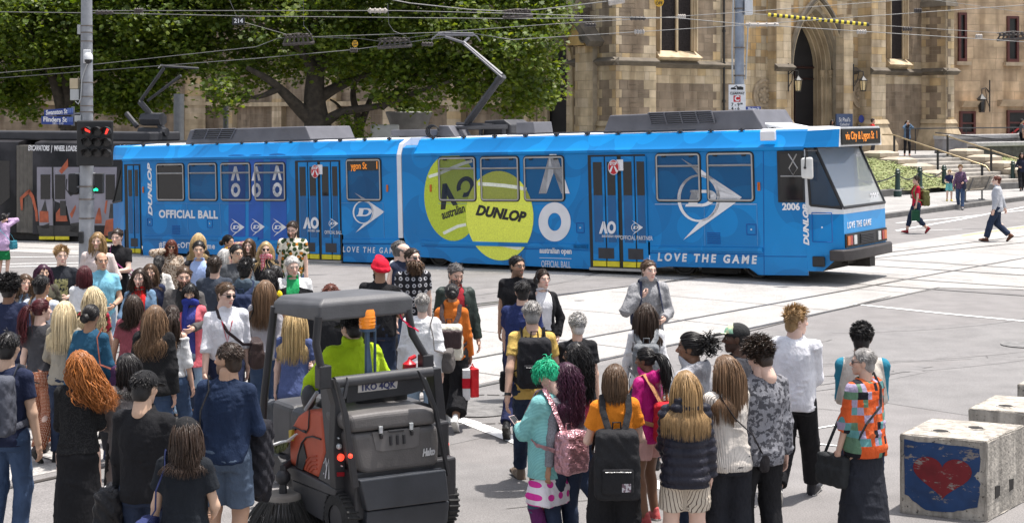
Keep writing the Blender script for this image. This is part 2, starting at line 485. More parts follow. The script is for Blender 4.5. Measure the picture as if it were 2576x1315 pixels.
stone(mb,C,kB-.3,KX(1812),1.4,TOP,.0,ql=.3,qr=.5,skip=sk,band=band1)
stone(mb,C,KX(1816),kP0,1.4,TOP,.0,band=band1)
chk=lambda z,pl:ORNG if z>zS+.3 else(CRM if z>2.6 else BROWN)
stone(mb,C,kP0,KX(1990),1.4,TOP,.0,course=.36,cw=(.34,.38),band=chk,skip=lambda s,z:inside_arch(s,z))
stone(mb,C,PC-2.0,kF0,zS+.2,TOP,.0,course=.36,cw=(.34,.38),band=chk,skip=lambda s,z:inside_arch(s,z))
stone(mb,C,PC+1.85,kF0,1.4,zS+.2,.0,course=.38,cw=(.5,.9),band=chk)
winD=(KX(2237),KX(2268),ZX(2250,148),TOP)
stone(mb,C,kF1,kG0+.2,1.4,TOP,.0,ql=.2,skip=lambda s,z:winD[0]-.2<s<winD[1]+.2 and z>winD[2]-.1,band=band1)
mb.build("wall",STONE,cath)
def cwindow(a,b,z0,z1,mull):
 mb=MB();slab(mb,C,a,b,.003,.02,z0,z1);w_=mb.build("window",LEADED,cath)
 f=MB()
 for i,t in enumerate((.30,.20,.10)):
  o=.24-i*.08
  slab(f,C,a-o,a-o+.08,0.013,t,z0,z1);slab(f,C,b+o-.08,b+o,0.013,t,z0,z1)
 for m in mull:slab(f,C,a+(b-a)*m-.06,a+(b-a)*m+.06,.021,.12,z0,z1)
 f.build("frame",CREAM,w_)
 s_=MB();s_.add([C.w(a-.3,.013,z0),C.w(b+.3,.013,z0),C.w(b+.42,.45,z0-.32),C.w(a-.42,.45,z0-.32),C.w(a-.42,.013,z0-.5),C.w(b+.42,.013,z0-.5)],
 [(0,1,2,3),(3,2,5,4),(0,3,4),(1,5,2)]);s_.build("sill",CREAM,w_)
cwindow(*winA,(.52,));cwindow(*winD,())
def side_frame(k,t=0):return Frame(C.w(k,0,0),C.n)
def buttress(k0,k1,t1,z0,z1,pal=BROWN,ql=.5,qr=.5,sq=.5,plinth=True,cap=None,t0=0.0,name="buttress"):
 mb=MB();mb.mi=1;slab(mb,C,k0,k1,t0-.2,t1,z0-2,z1);mb.mi=0
 stone(mb,C,k0,k1,z0,z1,t1,pal,ql=ql,qr=qr,band=band1)
 stone(mb,side_frame(k0),t0,t1,z0,z1,0.0,pal,ql=sq,qr=sq,band=band1)
 stone(mb,Frame(C.w(k1,0,0),-C.n),-t1,-t0,z0,z1,0.0,pal,ql=sq,qr=sq,band=band1)
 o=mb.build(name,[STONE,MORTAR],cath)
 if plinth:
  p=MB()
  lo=[(k0-.5,t1+.5),(k1+.4,t1+.5),(k1+.4,t0),(k0-.5,t0)];hi=[(k0-.06,t1+.06),(k1+.06,t1+.06),(k1+.06,t0),(k0-.06,t0)]
  zp=2.95
  p.loft([[C.w(s,t,z)for s,t in q]for q,z in((lo,z0-1.9),(lo,z0+.45),(hi,zp))])
  p.loft([[C.w(s,t,z)for s,t in q]for q,z in(([(k0-.16,t1+.16),(k1+.14,t1+.16),(k1+.14,t0),(k0-.16,t0)],zp),(hi,zp+.22))])
  p.build("plinth",CREAM,o)
 if cap:
  c=MB();zc=cap
  c.loft([[C.w(k0-.18,t1+.18,zc),C.w(k1+.18,t1+.18,zc),C.w(k1+.18,t0,zc),C.w(k0-.18,t0,zc)],[C.w(k0-.1,t1+.1,zc+.3),C.w(k1+.1,t1+.1,zc+.3),C.w(k1+.1,t0,zc+.3),C.w(k0-.1,t0,zc+.3)],
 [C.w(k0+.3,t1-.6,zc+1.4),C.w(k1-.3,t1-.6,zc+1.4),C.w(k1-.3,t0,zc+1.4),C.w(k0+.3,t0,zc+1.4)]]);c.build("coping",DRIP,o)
 return o
big=buttress(kA,kB,1.4,1.4,TOP,ql=.35,qr=.75,sq=.45)
buttress(KX(1953,.6),KX(1990,.6),.6,1.4,TOP,CRM,0,0,0)
buttress(KX(2122,.5),KX(2146,.5),.5,1.4,8.6,CRM,0,0,0,plinth=False)
buttress(kF0,kF1,.9,1.4,TOP,CRM,0,0,0)
buttress(kG0,kG1,1.6,1.4,9.3,BROWN,.15,.55,.55,cap=9.25)
WF=Frame(C.w(kA,1.4,0),C.n)
KW=lambda x,t=0.0:WF.side(x,200,t)[0]
ZW=lambda x,y,t=0.0:WF.side(x,y,t)[1]
wb0,wb1=KW(1422),-.0
mb=MB();mb.mi=1;slab(mb,WF,KW(1425),0,-1.2,-.01,-.6,TOP);slab(mb,WF,-62,KW(1338),-1.2,-.6,-1.5,11.5);mb.mi=0
stone(mb,WF,KW(1425),-1.42,1.4,TOP,0.0,ql=.9,qr=.4,band=band1)
stone(mb,WF,-62,KW(1338),-1.2,3.9,-.6,cw=(.7,1.6),course=.42)
for s in(-14,-20.5,-27,-34,-41,-50):slab(mb,WF,s,s+1.2,-.6,-.1,-1.5,8)if False else stone(mb,WF,s,s+1.3,-1.2,4.4,-.25,CRM,cw=(1.3,1.3))
stone(mb,WF,-62,KW(1338),4.2,11.5,-.6,cw=(.9,2.0),course=.5)
mb.build("wall",[STONE,MORTAR],cath)
mb=MB()
for s in(-14,-20.5,-27,-34,-41,-50):slab(mb,WF,s+.02,s+1.28,-.6,-.251,-1.5,6.0)
slab(mb,WF,-62,KW(1338),-.6,-.2,3.92,4.18)
mb.build("pilaster_band",CREAM,cath)
def gw(x,y,t):s,z=WF.side(*zc3(x,y),t);return WF.w(s,t,z)
mb=MB();mb.prism([gw(470,342,.02),gw(608,342,.02),gw(535,140,.02)],WF.n*.5);nic=mb.build("gable",M("ochre_stone",(.50,.33,.12),.85,.2,3,.3,20),cath)
mb=MB()
for a,b in(((445,340),(530,92)),((530,92),(685,332))):
 p,q=gw(*a,.0),gw(*b,.0);d=(q-p).normalized();up=d.cross(WF.n).normalized()*.16
 mb.prism([p+up,q+up,q-up,p-up],WF.n*.85)
mb.tube([gw(530,100,.4),gw(545,40,.4)],[.16,.3],8);mb.build("gable_roof",DRIP,cath)
mb=MB();c=gw(538,268,.53);mb.X=lambda p:c+WF.U*p.x+Vector((0,0,1))*p.z+WF.n*p.y
mb.lathe((0,0,0),[(.30,-.03),(.34,.03),(.26,.05),(.22,.01),(.01,.012)],20,'y');mb.build("medallion",DRIP,nic,smooth=40)
mb=MB();p0,p1=gw(470,345,.0),gw(610,345,.0)
sa_,sb_=WF.side(*zc3(475,345),.3)[0],WF.side(*zc3(605,345),.3)[0];zt0=WF.side(*zc3(540,345),.3)[1];mb.mi=1;slab(mb,WF,sa_,sb_,-.1,.29,-.5,zt0);mb.mi=0;stone(mb,WF,sa_,sb_,1.4,zt0,.29,CRM,ql=.3,cw=(.5,.8));stone(mb,Frame(WF.w(sa_,0,0),WF.n),0,.29,1.4,zt0,0,CRM,cw=(.3,.3));mb.build("buttress",[STONE,MORTAR],cath)
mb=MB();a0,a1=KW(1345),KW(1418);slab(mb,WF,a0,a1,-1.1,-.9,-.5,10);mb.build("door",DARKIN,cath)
mb=MB()
for i in range(4):
 mid=(a0+a1)/2;hw=(a1-a0)/2+.0+i*.22
 pts=[WF.w(mid+x,-.75+i*.25,z)for x,z in arch(hw,5.2,hw*1.75,.5,10)]
 mb.tube(pts,.15,6)
mb.build("arch",CREAM,cath,smooth=50)
LW=Frame((-70,96,0),(1,.12,0))
mb=MB();mb.mi=1;slab(mb,LW,0,52,-1.2,-.01,-2,13);mb.mi=0
stone(mb,LW,0,52,-1.2,4.0,0,cw=(.8,1.8),course=.45);stone(mb,LW,0,52,4.3,12,0,cw=(1,2),course=.55)
for s in(4,13,22,31,40,48):stone(mb,LW,s,s+1.4,-1.2,6,.3,CRM,cw=(1.4,1.4))
mb.build('wall',[STONE,MORTAR],cath)
mb=MB();slab(mb,LW,0,52,.013,.35,4.02,4.28)
for s in(4,13,22,31,40,48):slab(mb,LW,s+.02,s+1.38,.36-.35,.298,-2,6)
mb.build('pilaster_band',CREAM,cath)
def course(fr,s0,s1,t,z,pr=.26,h=.34):
 mb=MB();prof=[(0,-h*.5),(pr*.3,-h*.4),(pr*.7,-h*.05),(pr,.0),(pr,h*.12),(0,h*.6)]
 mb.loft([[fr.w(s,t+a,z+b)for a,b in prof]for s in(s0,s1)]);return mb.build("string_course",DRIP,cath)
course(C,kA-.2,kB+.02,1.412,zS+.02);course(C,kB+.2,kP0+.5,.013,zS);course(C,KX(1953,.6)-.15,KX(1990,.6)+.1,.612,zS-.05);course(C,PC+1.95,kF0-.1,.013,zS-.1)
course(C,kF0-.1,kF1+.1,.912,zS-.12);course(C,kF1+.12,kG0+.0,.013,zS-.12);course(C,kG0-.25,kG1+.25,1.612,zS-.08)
course(WF,KW(1425),.25,.013,zS+.02);course(side_frame(kG0),.05,1.8,.013,zS-.08);course(side_frame(kB),0,0.01,0,zS)if False else None
mb=MB();nor=7
A=[1.98-.075*i for i in range(nor)];Tt=[.16-.24*i for i in range(nor)]
prev=None
for i in range(nor):
 a=A[i];pts=arch(a,PSP,a*1.82,1.4,14);p2=arch(a-.075,PSP,(a-.075)*1.82,1.4,14)
 P0=[C.w(PC+x,Tt[i],z)for x,z in pts];P1=[C.w(PC+x,Tt[i],z)for x,z in p2];P2=[C.w(PC+x,Tt[i]-.24,z)for x,z in p2]
 for q,r in((P0,P1),(P1,P2)):
  for j in range(len(q)-1):mb.quad(q[j],q[j+1],r[j+1],r[j])
 mb.tube([p+(C.n*.04)for p in P1],.036,6,cap=False)
por=mb.build("arch",CREAM,cath,smooth=35)
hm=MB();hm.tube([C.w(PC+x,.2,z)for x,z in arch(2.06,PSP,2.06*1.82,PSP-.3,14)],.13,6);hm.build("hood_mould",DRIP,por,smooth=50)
mb=MB()
for sx in(-1,1):
 for i in(1,3,5):
  o_=C.w(PC+sx*(A[i]-.03),Tt[i]+.02,0)
  mb.lathe(o_+Vector((0,0,PSP-.42)),[(.1,0),(.11,.06),(.09,.08),(.17,.38),(.19,.42),(.01,.44)],10)
  mb.lathe(o_+Vector((0,0,1.5)),[(.16,0),(.16,.25),(.10,.34),(.08,.4),(.075,PSP-1.95),(.01,PSP-1.94)],10)
mb.build("shafts",CREAM,por,smooth=40)
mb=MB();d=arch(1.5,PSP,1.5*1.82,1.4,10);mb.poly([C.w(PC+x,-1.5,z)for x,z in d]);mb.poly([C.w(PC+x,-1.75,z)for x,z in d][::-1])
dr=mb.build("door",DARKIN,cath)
mb=MB();mb.tube([C.w(PC-1.44,-1.45,5.9),C.w(PC+1.44,-1.45,5.9)],.06,4);mb.tube([C.w(PC-1.44,-1.45,5.3),C.w(PC+1.44,-1.45,5.3)],.04,4);mb.tube([C.w(PC,-1.45,1.5),C.w(PC,-1.45,5.9)],.03,4)
mb.build("door_rails",M("dark_red_wood",(.035,.012,.01),.6,.3,8),dr)
for x,y in((1921,240),(2165,236)):
 s,z=C.side(x,y,.02);c=C.w(s,.015,z);mb=MB();mb.X=lambda p,c=c:c+C.U*p.x+Vector((0,0,1))*p.z+C.n*p.y
 mb.lathe((0,0,0),[(.80,0),(.80,.12),(.70,.14),(.62,.06),(.55,.10),(.45,.03),(.01,.05)],24,'y')
 for k in range(8):mb.ball((.3*math.cos(k*.785),.06,.3*math.sin(k*.785)),.12,8,(1,.5,1))
 mb.build("medallion",M("medallion_stone",(.33,.26,.18),.9,.3,3,.3,20),cath,smooth=40)
mb=MB();s=KX(1817);mb.tube([C.w(s,.12,z)for z in(1.4,5,TOP)],.05,8)
for z in(2.5,4.1,zS+.1,7.5,9.2):mb.tube([C.w(s,.12,z-.06),C.w(s,.12,z+.06)],.08,8)
mb.build("drain_pipe",IRON,cath)
LAMPG=M("lantern_glass",(.60,.47,.26),.3,.2,20,emit=.08)
def lantern(p,out,k=1.0,parent=cath,lit=LAMPG):
 q=p+out
 mb=MB();mb.tube([p+Vector((0,0,.9*k)),p+Vector((0,0,-.5*k))],.035,6);mb.tube([p+Vector((0,0,.35*k)),p+out*.5+Vector((0,0,.55*k)),q+Vector((0,0,.5*k)),q+Vector((0,0,.3*k))],.03,6)
 mb.tube([p+Vector((0,0,-.3*k)),p+out*.35+Vector((0,0,.0)),p+out*.55+Vector((0,0,.5*k))],.02,6)
 br=mb.build("wall_lantern",IRON,parent)
 mb=MB();mb.lathe(q,[(.01,.30*k),(.10*k,.20*k),(.24*k,.06*k),(.20*k,.02*k),(.01,.03*k)],6);mb.lathe(q,[(.13*k,-.52*k),(.15*k,-.47*k),(.01,-.46*k)],6)
 for i in range(6):a=i*math.pi/3;mb.tube([q+Vector((.19*k*math.cos(a),.19*k*math.sin(a),.04*k)),q+Vector((.13*k*math.cos(a),.13*k*math.sin(a),-.5*k))],.014,4)
 mb.build("lantern_cage",IRON,br)
 mb=MB();mb.lathe(q,[(.01,.02*k),(.165*k,.02*k),(.115*k,-.46*k),(.01,-.46*k)],6);mb.build("lantern_glass",lit,br)
for x,y,t in((1983,205,.62),(2147,205,.52)):
 s,z=C.side(x,y,t);lantern(C.w(s,t,z),C.n*.55+C.U*.12)
s,z=WF.side(1424,205,0.02);lantern(WF.w(s,.02,z),WF.n*.7,.9)
s,z=WF.side(1398,201,-.8);mb=MB();mb.ball(WF.w(s,-.85,z),.1,10);mb.build("lamp_bulb",M("bulb_glow",(1,.62,.25),.4,.05,4,emit=4.0),cath)
s,z=C.side(2124,313,.6);mb=MB();slab(mb,C,s-.62,s+.62,.55,.62,1.55,z+.55)
nb=mb.build("notice_board",M("board_navy",(.035,.06,.13),.5,.1,4));tag(nb,"dark navy notice board standing beside the arched cathedral doorway","notice board")
BWH=M("board_white",(.6,.6,.62),.5,.1,4)
text("lettering","St Paul's",.30,lambda x,y,l:C.w(s+x,.622+l,z+.24+y),BWH,nb,fit=.85)
text("lettering","Cathedral",.2,lambda x,y,l:C.w(s+x,.622+l,z+.0+y),BWH,nb,fit=.7)
s2,z2_=C.side(2147,299,.02);mb=MB();mb.X=lambda p:C.w(s2,.53,z2_)+C.U*p.x+Vector((0,0,1))*p.z+C.n*p.y
mb.lathe((0,0,0),[(.20,0),(.20,.03),(.01,.035)],20,'y');mb.build("plaque",M("plaque_blue",(.02,.04,.22),.4,.1,5),cath)
 # ---------------------------------------------------------------- sandstone office building at the right
bld=empty("office_building",at(2500,300,86),"plain beige stone building with tall narrow windows, right of the cathedral","building")
BF=Frame(at(2405,280,85)*1,(.97,.24,0));BF.O.z=0
BEIGE=[(.57,.42,.275),(.60,.445,.295),(.54,.395,.255),(.59,.435,.28)]
mb=MB();mb.mi=1;slab(mb,BF,-3,22,-3,-.0,-1,13);mb.mi=0
stone(mb,BF,-3,22,.5,13,0.0,BEIGE,course=.62,cw=(1.0,1.7));mb.build("wall",[STONE,M("beige_mortar",(.34,.26,.18),.9,.2,3)],bld)
BS=lambda x,y,t=0.0:BF.side(*zc4(x,y),t)
RED=M("window_frame_red",(.10,.025,.02),.5,.2,6)
for a,b in(((1425,95),(1486,462)),((1790,122),(1877,467)),((1435,835),(1552,1015)),((1790,828),(1960,1015))):
 (s0,za),(s1,zb)=BS(*a),BS(*b)
 mb=MB();slab(mb,BF,s0,s1,.013,.03,zb,za);w_=mb.build("window",GLASSD_,bld)
 f=MB();
 for p,q,r,s in((s0,s0+.14,zb,za),(s1-.14,s1,zb,za),(s0+.14,s1-.14,zb,zb+.18),(s0+.14,s1-.14,za-.14,za),(s0+.14,s1-.14,(za+zb)/2-.05,(za+zb)/2+.05)):slab(f,BF,p,q,.031,.16,r,s)
 f.build("frame",RED,w_)
 f=MB();slab(f,BF,s0-.2,s1+.2,.014,.3,zb-.22,zb-.01);f.build("sill",M("beige_stone",(.46,.36,.25),.85,.2,2,.2,14),w_)
mb=MB()
for a,b in(((1440,760),(1592,805)),((1722,750),(1980,800))):
 (s0,za),(s1,zb)=BS(*a),BS(*b);mb.loft([[BF.w(s0,t,z),BF.w(s1,t,z),BF.w(s1,.0,z),BF.w(s0,0,z)]for t,z in((.25,zb),(.6,zb+.35),(.6,za))])
mb.build("ledge",MATS["beige_stone"],bld)
mb=MB();mb.mi=0
(s0,za),(s1,zb)=BS(1800,880),BS(1950,1010)
for k in range(11):mb.mi=k%2;mb.prism([BF.w(s0+k*.42,.17,zb),BF.w(s0+.2+k*.42,.17,zb),BF.w(s0+1.6+k*.42,.17,za),BF.w(s0+1.4+k*.42,.17,za)],BF.n*.01)
mb.build("window_sticker",[M("sticker_red",(.42,.03,.03),.5,.1,5),WHITEP:=M("sticker_white",(.6,.6,.6),.5,.1,5)],bld)
s,z=BS(1665,755);lantern(BF.w(s,.02,z),BF.n*.4-BF.U*.75,1.3,bld,GLASSD_)
 # ---------------------------------------------------------------- plaza, stairs, banks
ST=Frame((17.67,70.0,0),(.808,.589,0))
TREAD=M("stair_stone",(.36,.335,.30),.85,.2,3,.25,30)
CHEEK=M("stair_cheek_stone",(.40,.345,.27),.85,.2,2.5,.3,20)
BASALT=M("basalt_wall",(.085,.08,.075),.9,.4,4,.7,9)
COPING=M("granite_coping",(.36,.35,.345),.75,.15,5,.2,40)
mb=MB();slab(mb,ST,-16,30,-9.5,.0,-.7,1.5);o=mb.build("plaza_pavement",PAVE);o["kind"]="structure"
stairs=empty("stone_stairs",ST.w(2.2,3,.2),"broad stone stairs with stepped side piers and brass handrails","stairs")
mb=MB()
for i in range(1,10):
 a=-.2 if i<6 else-2.6;mb.mi=0
 slab(mb,ST,a,4.75,(i-1)*.57+(.001 if i>1 else .003),i*.57,-.2,1.5-.15*i)
mb.build("steps",TREAD,stairs,bevel=.02)
def piers(s0,s1):
 for i in range(5):
  t0,t1,zt=-.25+i*1.05,.8+i*1.05,1.72-i*.27
  p=MB();slab(p,ST,s0+.06,s1-.06,t0+.003,t1-.02,-.2,zt-.22)
  o=p.build("stair_pier",CHEEK,stairs)
  c=MB();q=[(s0,t0+.02),(s1,t0+.02),(s1,t1+.08),(s0,t1+.08)];h=[(s0+.3,t0+.3),(s1-.3,t0+.3),(s1-.3,t1-.2),(s0+.3,t1-.2)]
  c.loft([[ST.w(s,t,z)for s,t in r]for r,z in((q,zt-.22),(q,zt-.04),(h,zt+.06))]);c.build("pier_cap",CHEEK,o,bevel=.015)
piers(-1.6,-.25);piers(4.75,6.1)
BRASS=M("brass_rail",(.38,.30,.18),.35,.2,8,metal=.6)
for s in(.35,4.3):
 mb=MB();pr=[(-.6,2.5),(.0,2.5),(5.2,1.18),(5.4,.95)]if s<1 else[(-.7,2.45),(0,2.42),(4.6,1.25),(4.9,1.05),(4.75,.9)]
 mb.tube([ST.w(s,t,z)for t,z in pr],.035,8);h=mb.build("handrail",BRASS,stairs,smooth=50)
 for t in(.1,2.6,5.0 if s<1 else 4.5):
  zz=2.48-max(t,0)*.254;p=MB();p.tube([ST.w(s,t,1.45-t/.57*.15),ST.w(s,t,zz)],.055,6);p.build("rail_post",IRON,h)
def wallbox(name,p,q,z0,z1,th,mat,label,coping=True):
 d=(q-p);d.z=0;d.normalize();n=Vector((-d.y,d.x,0));o=empty(name,(p.x,p.y,z0),label,"wall")
 mb=MB();mb.prism([(p.x,p.y,z0),(q.x,q.y,z0),(q.x,q.y,z1),(p.x,p.y,z1)],n*th);mb.build("wall_body",mat,o)
 if coping:
  mb=MB();a=p-n*.08;b=q-n*.08;mb.prism([(a.x,a.y,z1+.002),(b.x,b.y,z1+.002),(b.x,b.y,z1+.22),(a.x,a.y,z1+.22)],n*(th+.16));mb.build("coping",COPING,o,bevel=.03)
 return o
wallbox("parapet_wall",ST.w(5.6,-1.2,0),ST.w(26,-1.2,0),1.5,2.2,.5,M("grey_parapet",(.22,.21,.21),.8,.2,3,.2,20),"smooth grey parapet wall with pale coping behind the stairs")
wallbox("basalt_wall",ST.w(6.2,.3,0),ST.w(28,.3,0),.9,1.85,.45,BASALT,"rough dark basalt retaining wall with pale coping above the right bank")
mb=MB();mb.tube([ST.w(3.4,-1.6,2.75),ST.w(24,-1.6,2.75)],.035,6)
for s in(4,8,12,16,20):mb.tube([ST.w(s,-1.6,1.5),ST.w(s,-1.6,2.75)],.025,6)
mb.tube([ST.w(4.8,-1.0,2.55),ST.w(12,-1.0,2.0)],.03,6)
o=mb.build("guard_rail",IRON);tag(o,"thin dark guard rail along the plaza above the grey parapet","railing")
def bank(name,back,front,nx=50,ny=22):
 rg=np.random.RandomState(3);v=[]
 for j in range(ny):
  for i in range(nx):
   u,w_=i/(nx-1),j/(ny-1)
   p=back[0].lerp(back[1],u).lerp(front[0].lerp(front[1],u),w_)
   p.z+=.12*math.sin(math.pi*w_)+rg.uniform(-.03,.05)
   v.append(p)
 f=[(j*nx+i,j*nx+i+1,(j+1)*nx+i+1,(j+1)*nx+i)for j in range(ny-1)for i in range(nx-1)]
 return v,f
LEAFG=M("ground_cover_leaf",(1,1,1),.6,.3,5,attr=True)
def planting(back,front,name,n,seed,lab):
 v,f=bank(name,back,front)
 mb=MB();mb.add(v,f);o=mb.build("planted_bank",M("bank_soil",(.20,.21,.09),.95,.3,4));o["kind"]="structure"
 rg=np.random.RandomState(seed);nx,ny=50,22
 m2=MB()
 for _ in range(n):
  i,j=rg.randint(0,nx-1),rg.randint(0,ny-1);p=Vector(v[j*nx+i])+Vector((rg.uniform(-.2,.2),rg.uniform(-.2,.2),rg.uniform(.0,.05)))
  a=rg.uniform(0,6.28);d=Vector((math.cos(a),math.sin(a),rg.uniform(-.2,.5))).normalized()*rg.uniform(.05,.10);e_=Vector((-math.sin(a),math.cos(a),rg.uniform(-.4,.4)))*.04
  k=rg.uniform(.65,1.25);m2.col=(.25*k,.31*k,.105*k)if rg.rand()<.75 else(.36*k,.40*k,.18*k)
  m2.quad(p,p+d*.5+e_,p+d,p+d*.5-e_)
 o=m2.build("ground_cover",LEAFG);o["kind"]="stuff";o["label"]=lab
fL0,fL1,fR0,fR1=G(2190,506),G(2385,484),G(2500,470),G(2700,452)
for p in(fL0,fL1,fR0,fR1):p.z=.32
planting([ST.w(-10,.2,1.3),ST.w(-1.7,.2,1.45)],[fL0,ST.w(-1.7,5.4,.35)],"l",9000,1,"low pale green ground cover on the bank left of the stairs")
planting([ST.w(6.2,.5,1.25),ST.w(26,.5,1.25)],[ST.w(6.2,5.2,.35),ST.w(26,5.2,.35)],"r",9000,2,"low pale green ground cover on the bank right of the stairs")
mb=MB()
kk=[G(2150,512),G(2259,501),G(2300,494),G(2374,486),ST.w(-1.5,5.8,0),ST.w(26,5.8,0)]
for a,b in zip(kk[:-1],kk[1:]):
 d=(b-a).normalized();n=Vector((-d.y,d.x,0))*.35
 mb.prism([(a.x,a.y,.1),(b.x,b.y,.1),(b.x,b.y,.42),(a.x,a.y,.42)],n)
o=mb.build("kerb",MATS["kerb_bluestone"]);o["kind"]="structure"
GREENI=M("bollard_green",(.012,.035,.028),.4,.2,8)
bp=[(2258,494),(2314,486),(2375,480),(2548,464),(2600,460)]
bpos=[]
def bollard(p,lab):
 o=empty("bollard",p,lab,"bollard","dark green bollards along the planted banks")
 mb=MB();mb.lathe(p,[(.16,0),(.16,.22),(.13,.26),(.11,.3),(.095,.9),(.12,.92),(.12,.97),(.09,1.0),(.10,1.06),(.05,1.12),(.01,1.13)],14);mb.build("post",GREENI,o,smooth=40)
 mb=MB();mb.lathe(p,[(.165,.24),(.165,.27)],14);mb.build("band",M("bollard_white",(.5,.5,.48),.5,.1,4),o)
labs=["dark green bollard nearest the tram front, in front of the left bank","dark green bollard with chain behind the woman in the red top","dark green bollard beside the small boy at the stairs","dark green bollard in front of the right bank","dark green bollard at the edge of the photo beside the right bank"]
for(x,y),lb in zip(bp,labs):
 p=G(x,y);dd=p.y;p=at(x,y,FPX*(HC-.16)/(y-HY));p.z=.16;bpos.append(p);bollard(p,lb)
for a,b,lb in((bpos[0]+Vector((-2.5,-2.5,0)),bpos[0],"sagging dark chain running left from the bollard nearest the tram"),(bpos[0],bpos[1],"sagging dark chain behind the woman in the red top"),(bpos[1],bpos[2],"sagging dark chain between the bollards left of the stairs"),(bpos[3],bpos[4],"dark chain hung by the right bank at the photo's edge")):
 mb=MB();pts=[a.lerp(b,u)+Vector((0,0,.92-1.1*u*(1-u)))for u in np.linspace(0,1,12)];mb.tube(pts,.028,5);o=mb.build("chain",IRON);tag(o,lb,"chain","chains between the bollards")
 # ---------------------------------------------------------------- plane trees
BARK=M("tree_bark",(.050,.040,.030),.95,.4,5,.6,14)
def leaf_material():
 m=M("plane_leaf",(1,1,1),.5,.22,3.0,attr=True,spec=.35)
 nt,N,L=nodes_of(m);b=N["Principled BSDF"]
 tr=N.new("ShaderNodeBsdfTranslucent");mx=N.new("ShaderNodeMixShader");mx.inputs[0].default_value=.38
 out=[n for n in N if n.type=='OUTPUT_MATERIAL'][0]
 src=b.inputs["Base Color"].links[0].from_socket
 hs=N.new("ShaderNodeHueSaturation");hs.inputs["Value"].default_value=1.9;hs.inputs["Saturation"].default_value=1.15;hs.inputs["Hue"].default_value=.485
 L.new(src,hs.inputs["Color"]);L.new(hs.outputs[0],tr.inputs["Color"])
 L.new(b.outputs[0],mx.inputs[1]);L.new(tr.outputs[0],mx.inputs[2]);L.new(mx.outputs[0],out.inputs["Surface"]);return m
LEAF=leaf_material()
LSH=np.array([(0,0),(.28,-.02),(.50,.18),(.34,.34),(.52,.62),(.22,.62),(0,1.0),(-.22,.62),(-.52,.62),(-.34,.34),(-.50,.18),(-.28,-.02)],np.float32)
def leaves(name,centres,radii,n,size,seed,parent,tint=(1,1,1)):
 """n maple-like leaves spread through ellipsoid clumps"""
 rg=np.random.RandomState(seed)
 vol=np.array([r[0]*r[1]*r[2]for r in radii])**.75;idx=rg.choice(len(centres),n,p=vol/vol.sum())
 c=np.array(centres,np.float32)[idx];r=np.array(radii,np.float32)[idx]
 d=rg.normal(size=(n,3));d/=np.linalg.norm(d,axis=1,keepdims=True)
 q=rg.uniform(0,1,n)**.38
 p=c+d*r*q[:,None]
 tw=p[rg.randint(0,n,n//26)];near=rg.randint(0,len(tw),n)
 own=rg.rand(n)<.93
 p[own]=tw[near[own]]+rg.normal(size=(own.sum(),3))*np.array((.30,.30,.17))
 p[:,2]-=.0
 nrm=rg.normal(size=(n,3))*np.array((.6,.6,.4))+np.array((.1,-.3,.95));nrm/=np.linalg.norm(nrm,axis=1,keepdims=True)
 t=rg.normal(size=(n,3))+np.array((0,0,-.5));t-=nrm*(t*nrm).sum(1,keepdims=True);t/=np.linalg.norm(t,axis=1,keepdims=True);bt=np.cross(nrm,t)
 s=size*rg.uniform(.65,1.3,n)
 m=len(LSH);cup=(np.abs(LSH[:,0])*-.35)
 V=p[:,None]+s[:,None,None]*(bt[:,None]*LSH[None,:,:1]+t[:,None]*LSH[None,:,1:]+nrm[:,None]*cup[None,:,None])
 me=bpy.data.meshes.new(name);me.vertices.add(n*m);me.vertices.foreach_set("co",V.reshape(-1).astype(np.float32))
 me.loops.add(n*m);me.loops.foreach_set("vertex_index",np.arange(n*m,dtype=np.int32))
 me.polygons.add(n);me.polygons.foreach_set("loop_start",np.arange(0,n*m,m,dtype=np.int32));me.polygons.foreach_set("loop_total",np.full(n,m,np.int32))
 col=np.ones((n,4),np.float32);k=rg.uniform(.65,1.35,n)[:,None]
 base=np.array((.066,.108,.016))*np.array(tint);alt=np.array((.15,.185,.028))*np.array(tint)
 mixk=(rg.rand(n)**2)[:,None];col[:,:3]=(base*(1-mixk)+alt*mixk)*k
 ca=me.color_attributes.new("Col",'FLOAT_COLOR','CORNER');ca.data.foreach_set("color",np.repeat(col,m,0).ravel())
 me.materials.append(LEAF);me.update(calc_edges=True)
 return link(name,me,parent)
def limb(pts,r0,r1,seed=0):
 """wobbly tapered branch along photo-derived points"""
 rg=random.Random(seed);P_=[]
 for a,b in zip(pts[:-1],pts[1:]):
  for k in range(4):P_.append(a.lerp(b,k/4)+Vector((rg.uniform(-1,1),rg.uniform(-1,1),rg.uniform(-1,1)))*.05)
 P_.append(pts[-1]);n=len(P_)
 for _ in range(3):P_=[P_[0]]+[(P_[i-1]+P_[i]*2+P_[i+1])/4 for i in range(1,n-1)]+[P_[-1]]
 return P_,[r0+(r1-r0)*(i/(n-1))**.8 for i in range(n)]
def tree(label,base,limbs,clumps,n,size,seed,tint=(1,1,1)):
 root=empty("plane_tree",base,label,"tree","plane trees between the tram and the cathedral")
 mb=MB()
 for i,(pts,r0,r1)in enumerate(limbs):
  P_,R_=limb(pts,r0,r1,seed+i);mb.tube(P_,R_,9)
 mb.build("trunk",BARK,root,smooth=60)
 leaves("crown",[c for c,r in clumps],[r for c,r in clumps],n,size,seed,root,tint)
 return root
def px(D,*pp):return[at(x,y,D+dz)for x,y,dz in pp]
D2=61.0
def clump(x,y,D,rx,ry,rz):return(at(x,y,D),(rx,ry,rz))
b=at(800,345,D2);b.z=.1;b0=Vector((b.x,b.y,.0))
cl=[]
rg=random.Random(5)
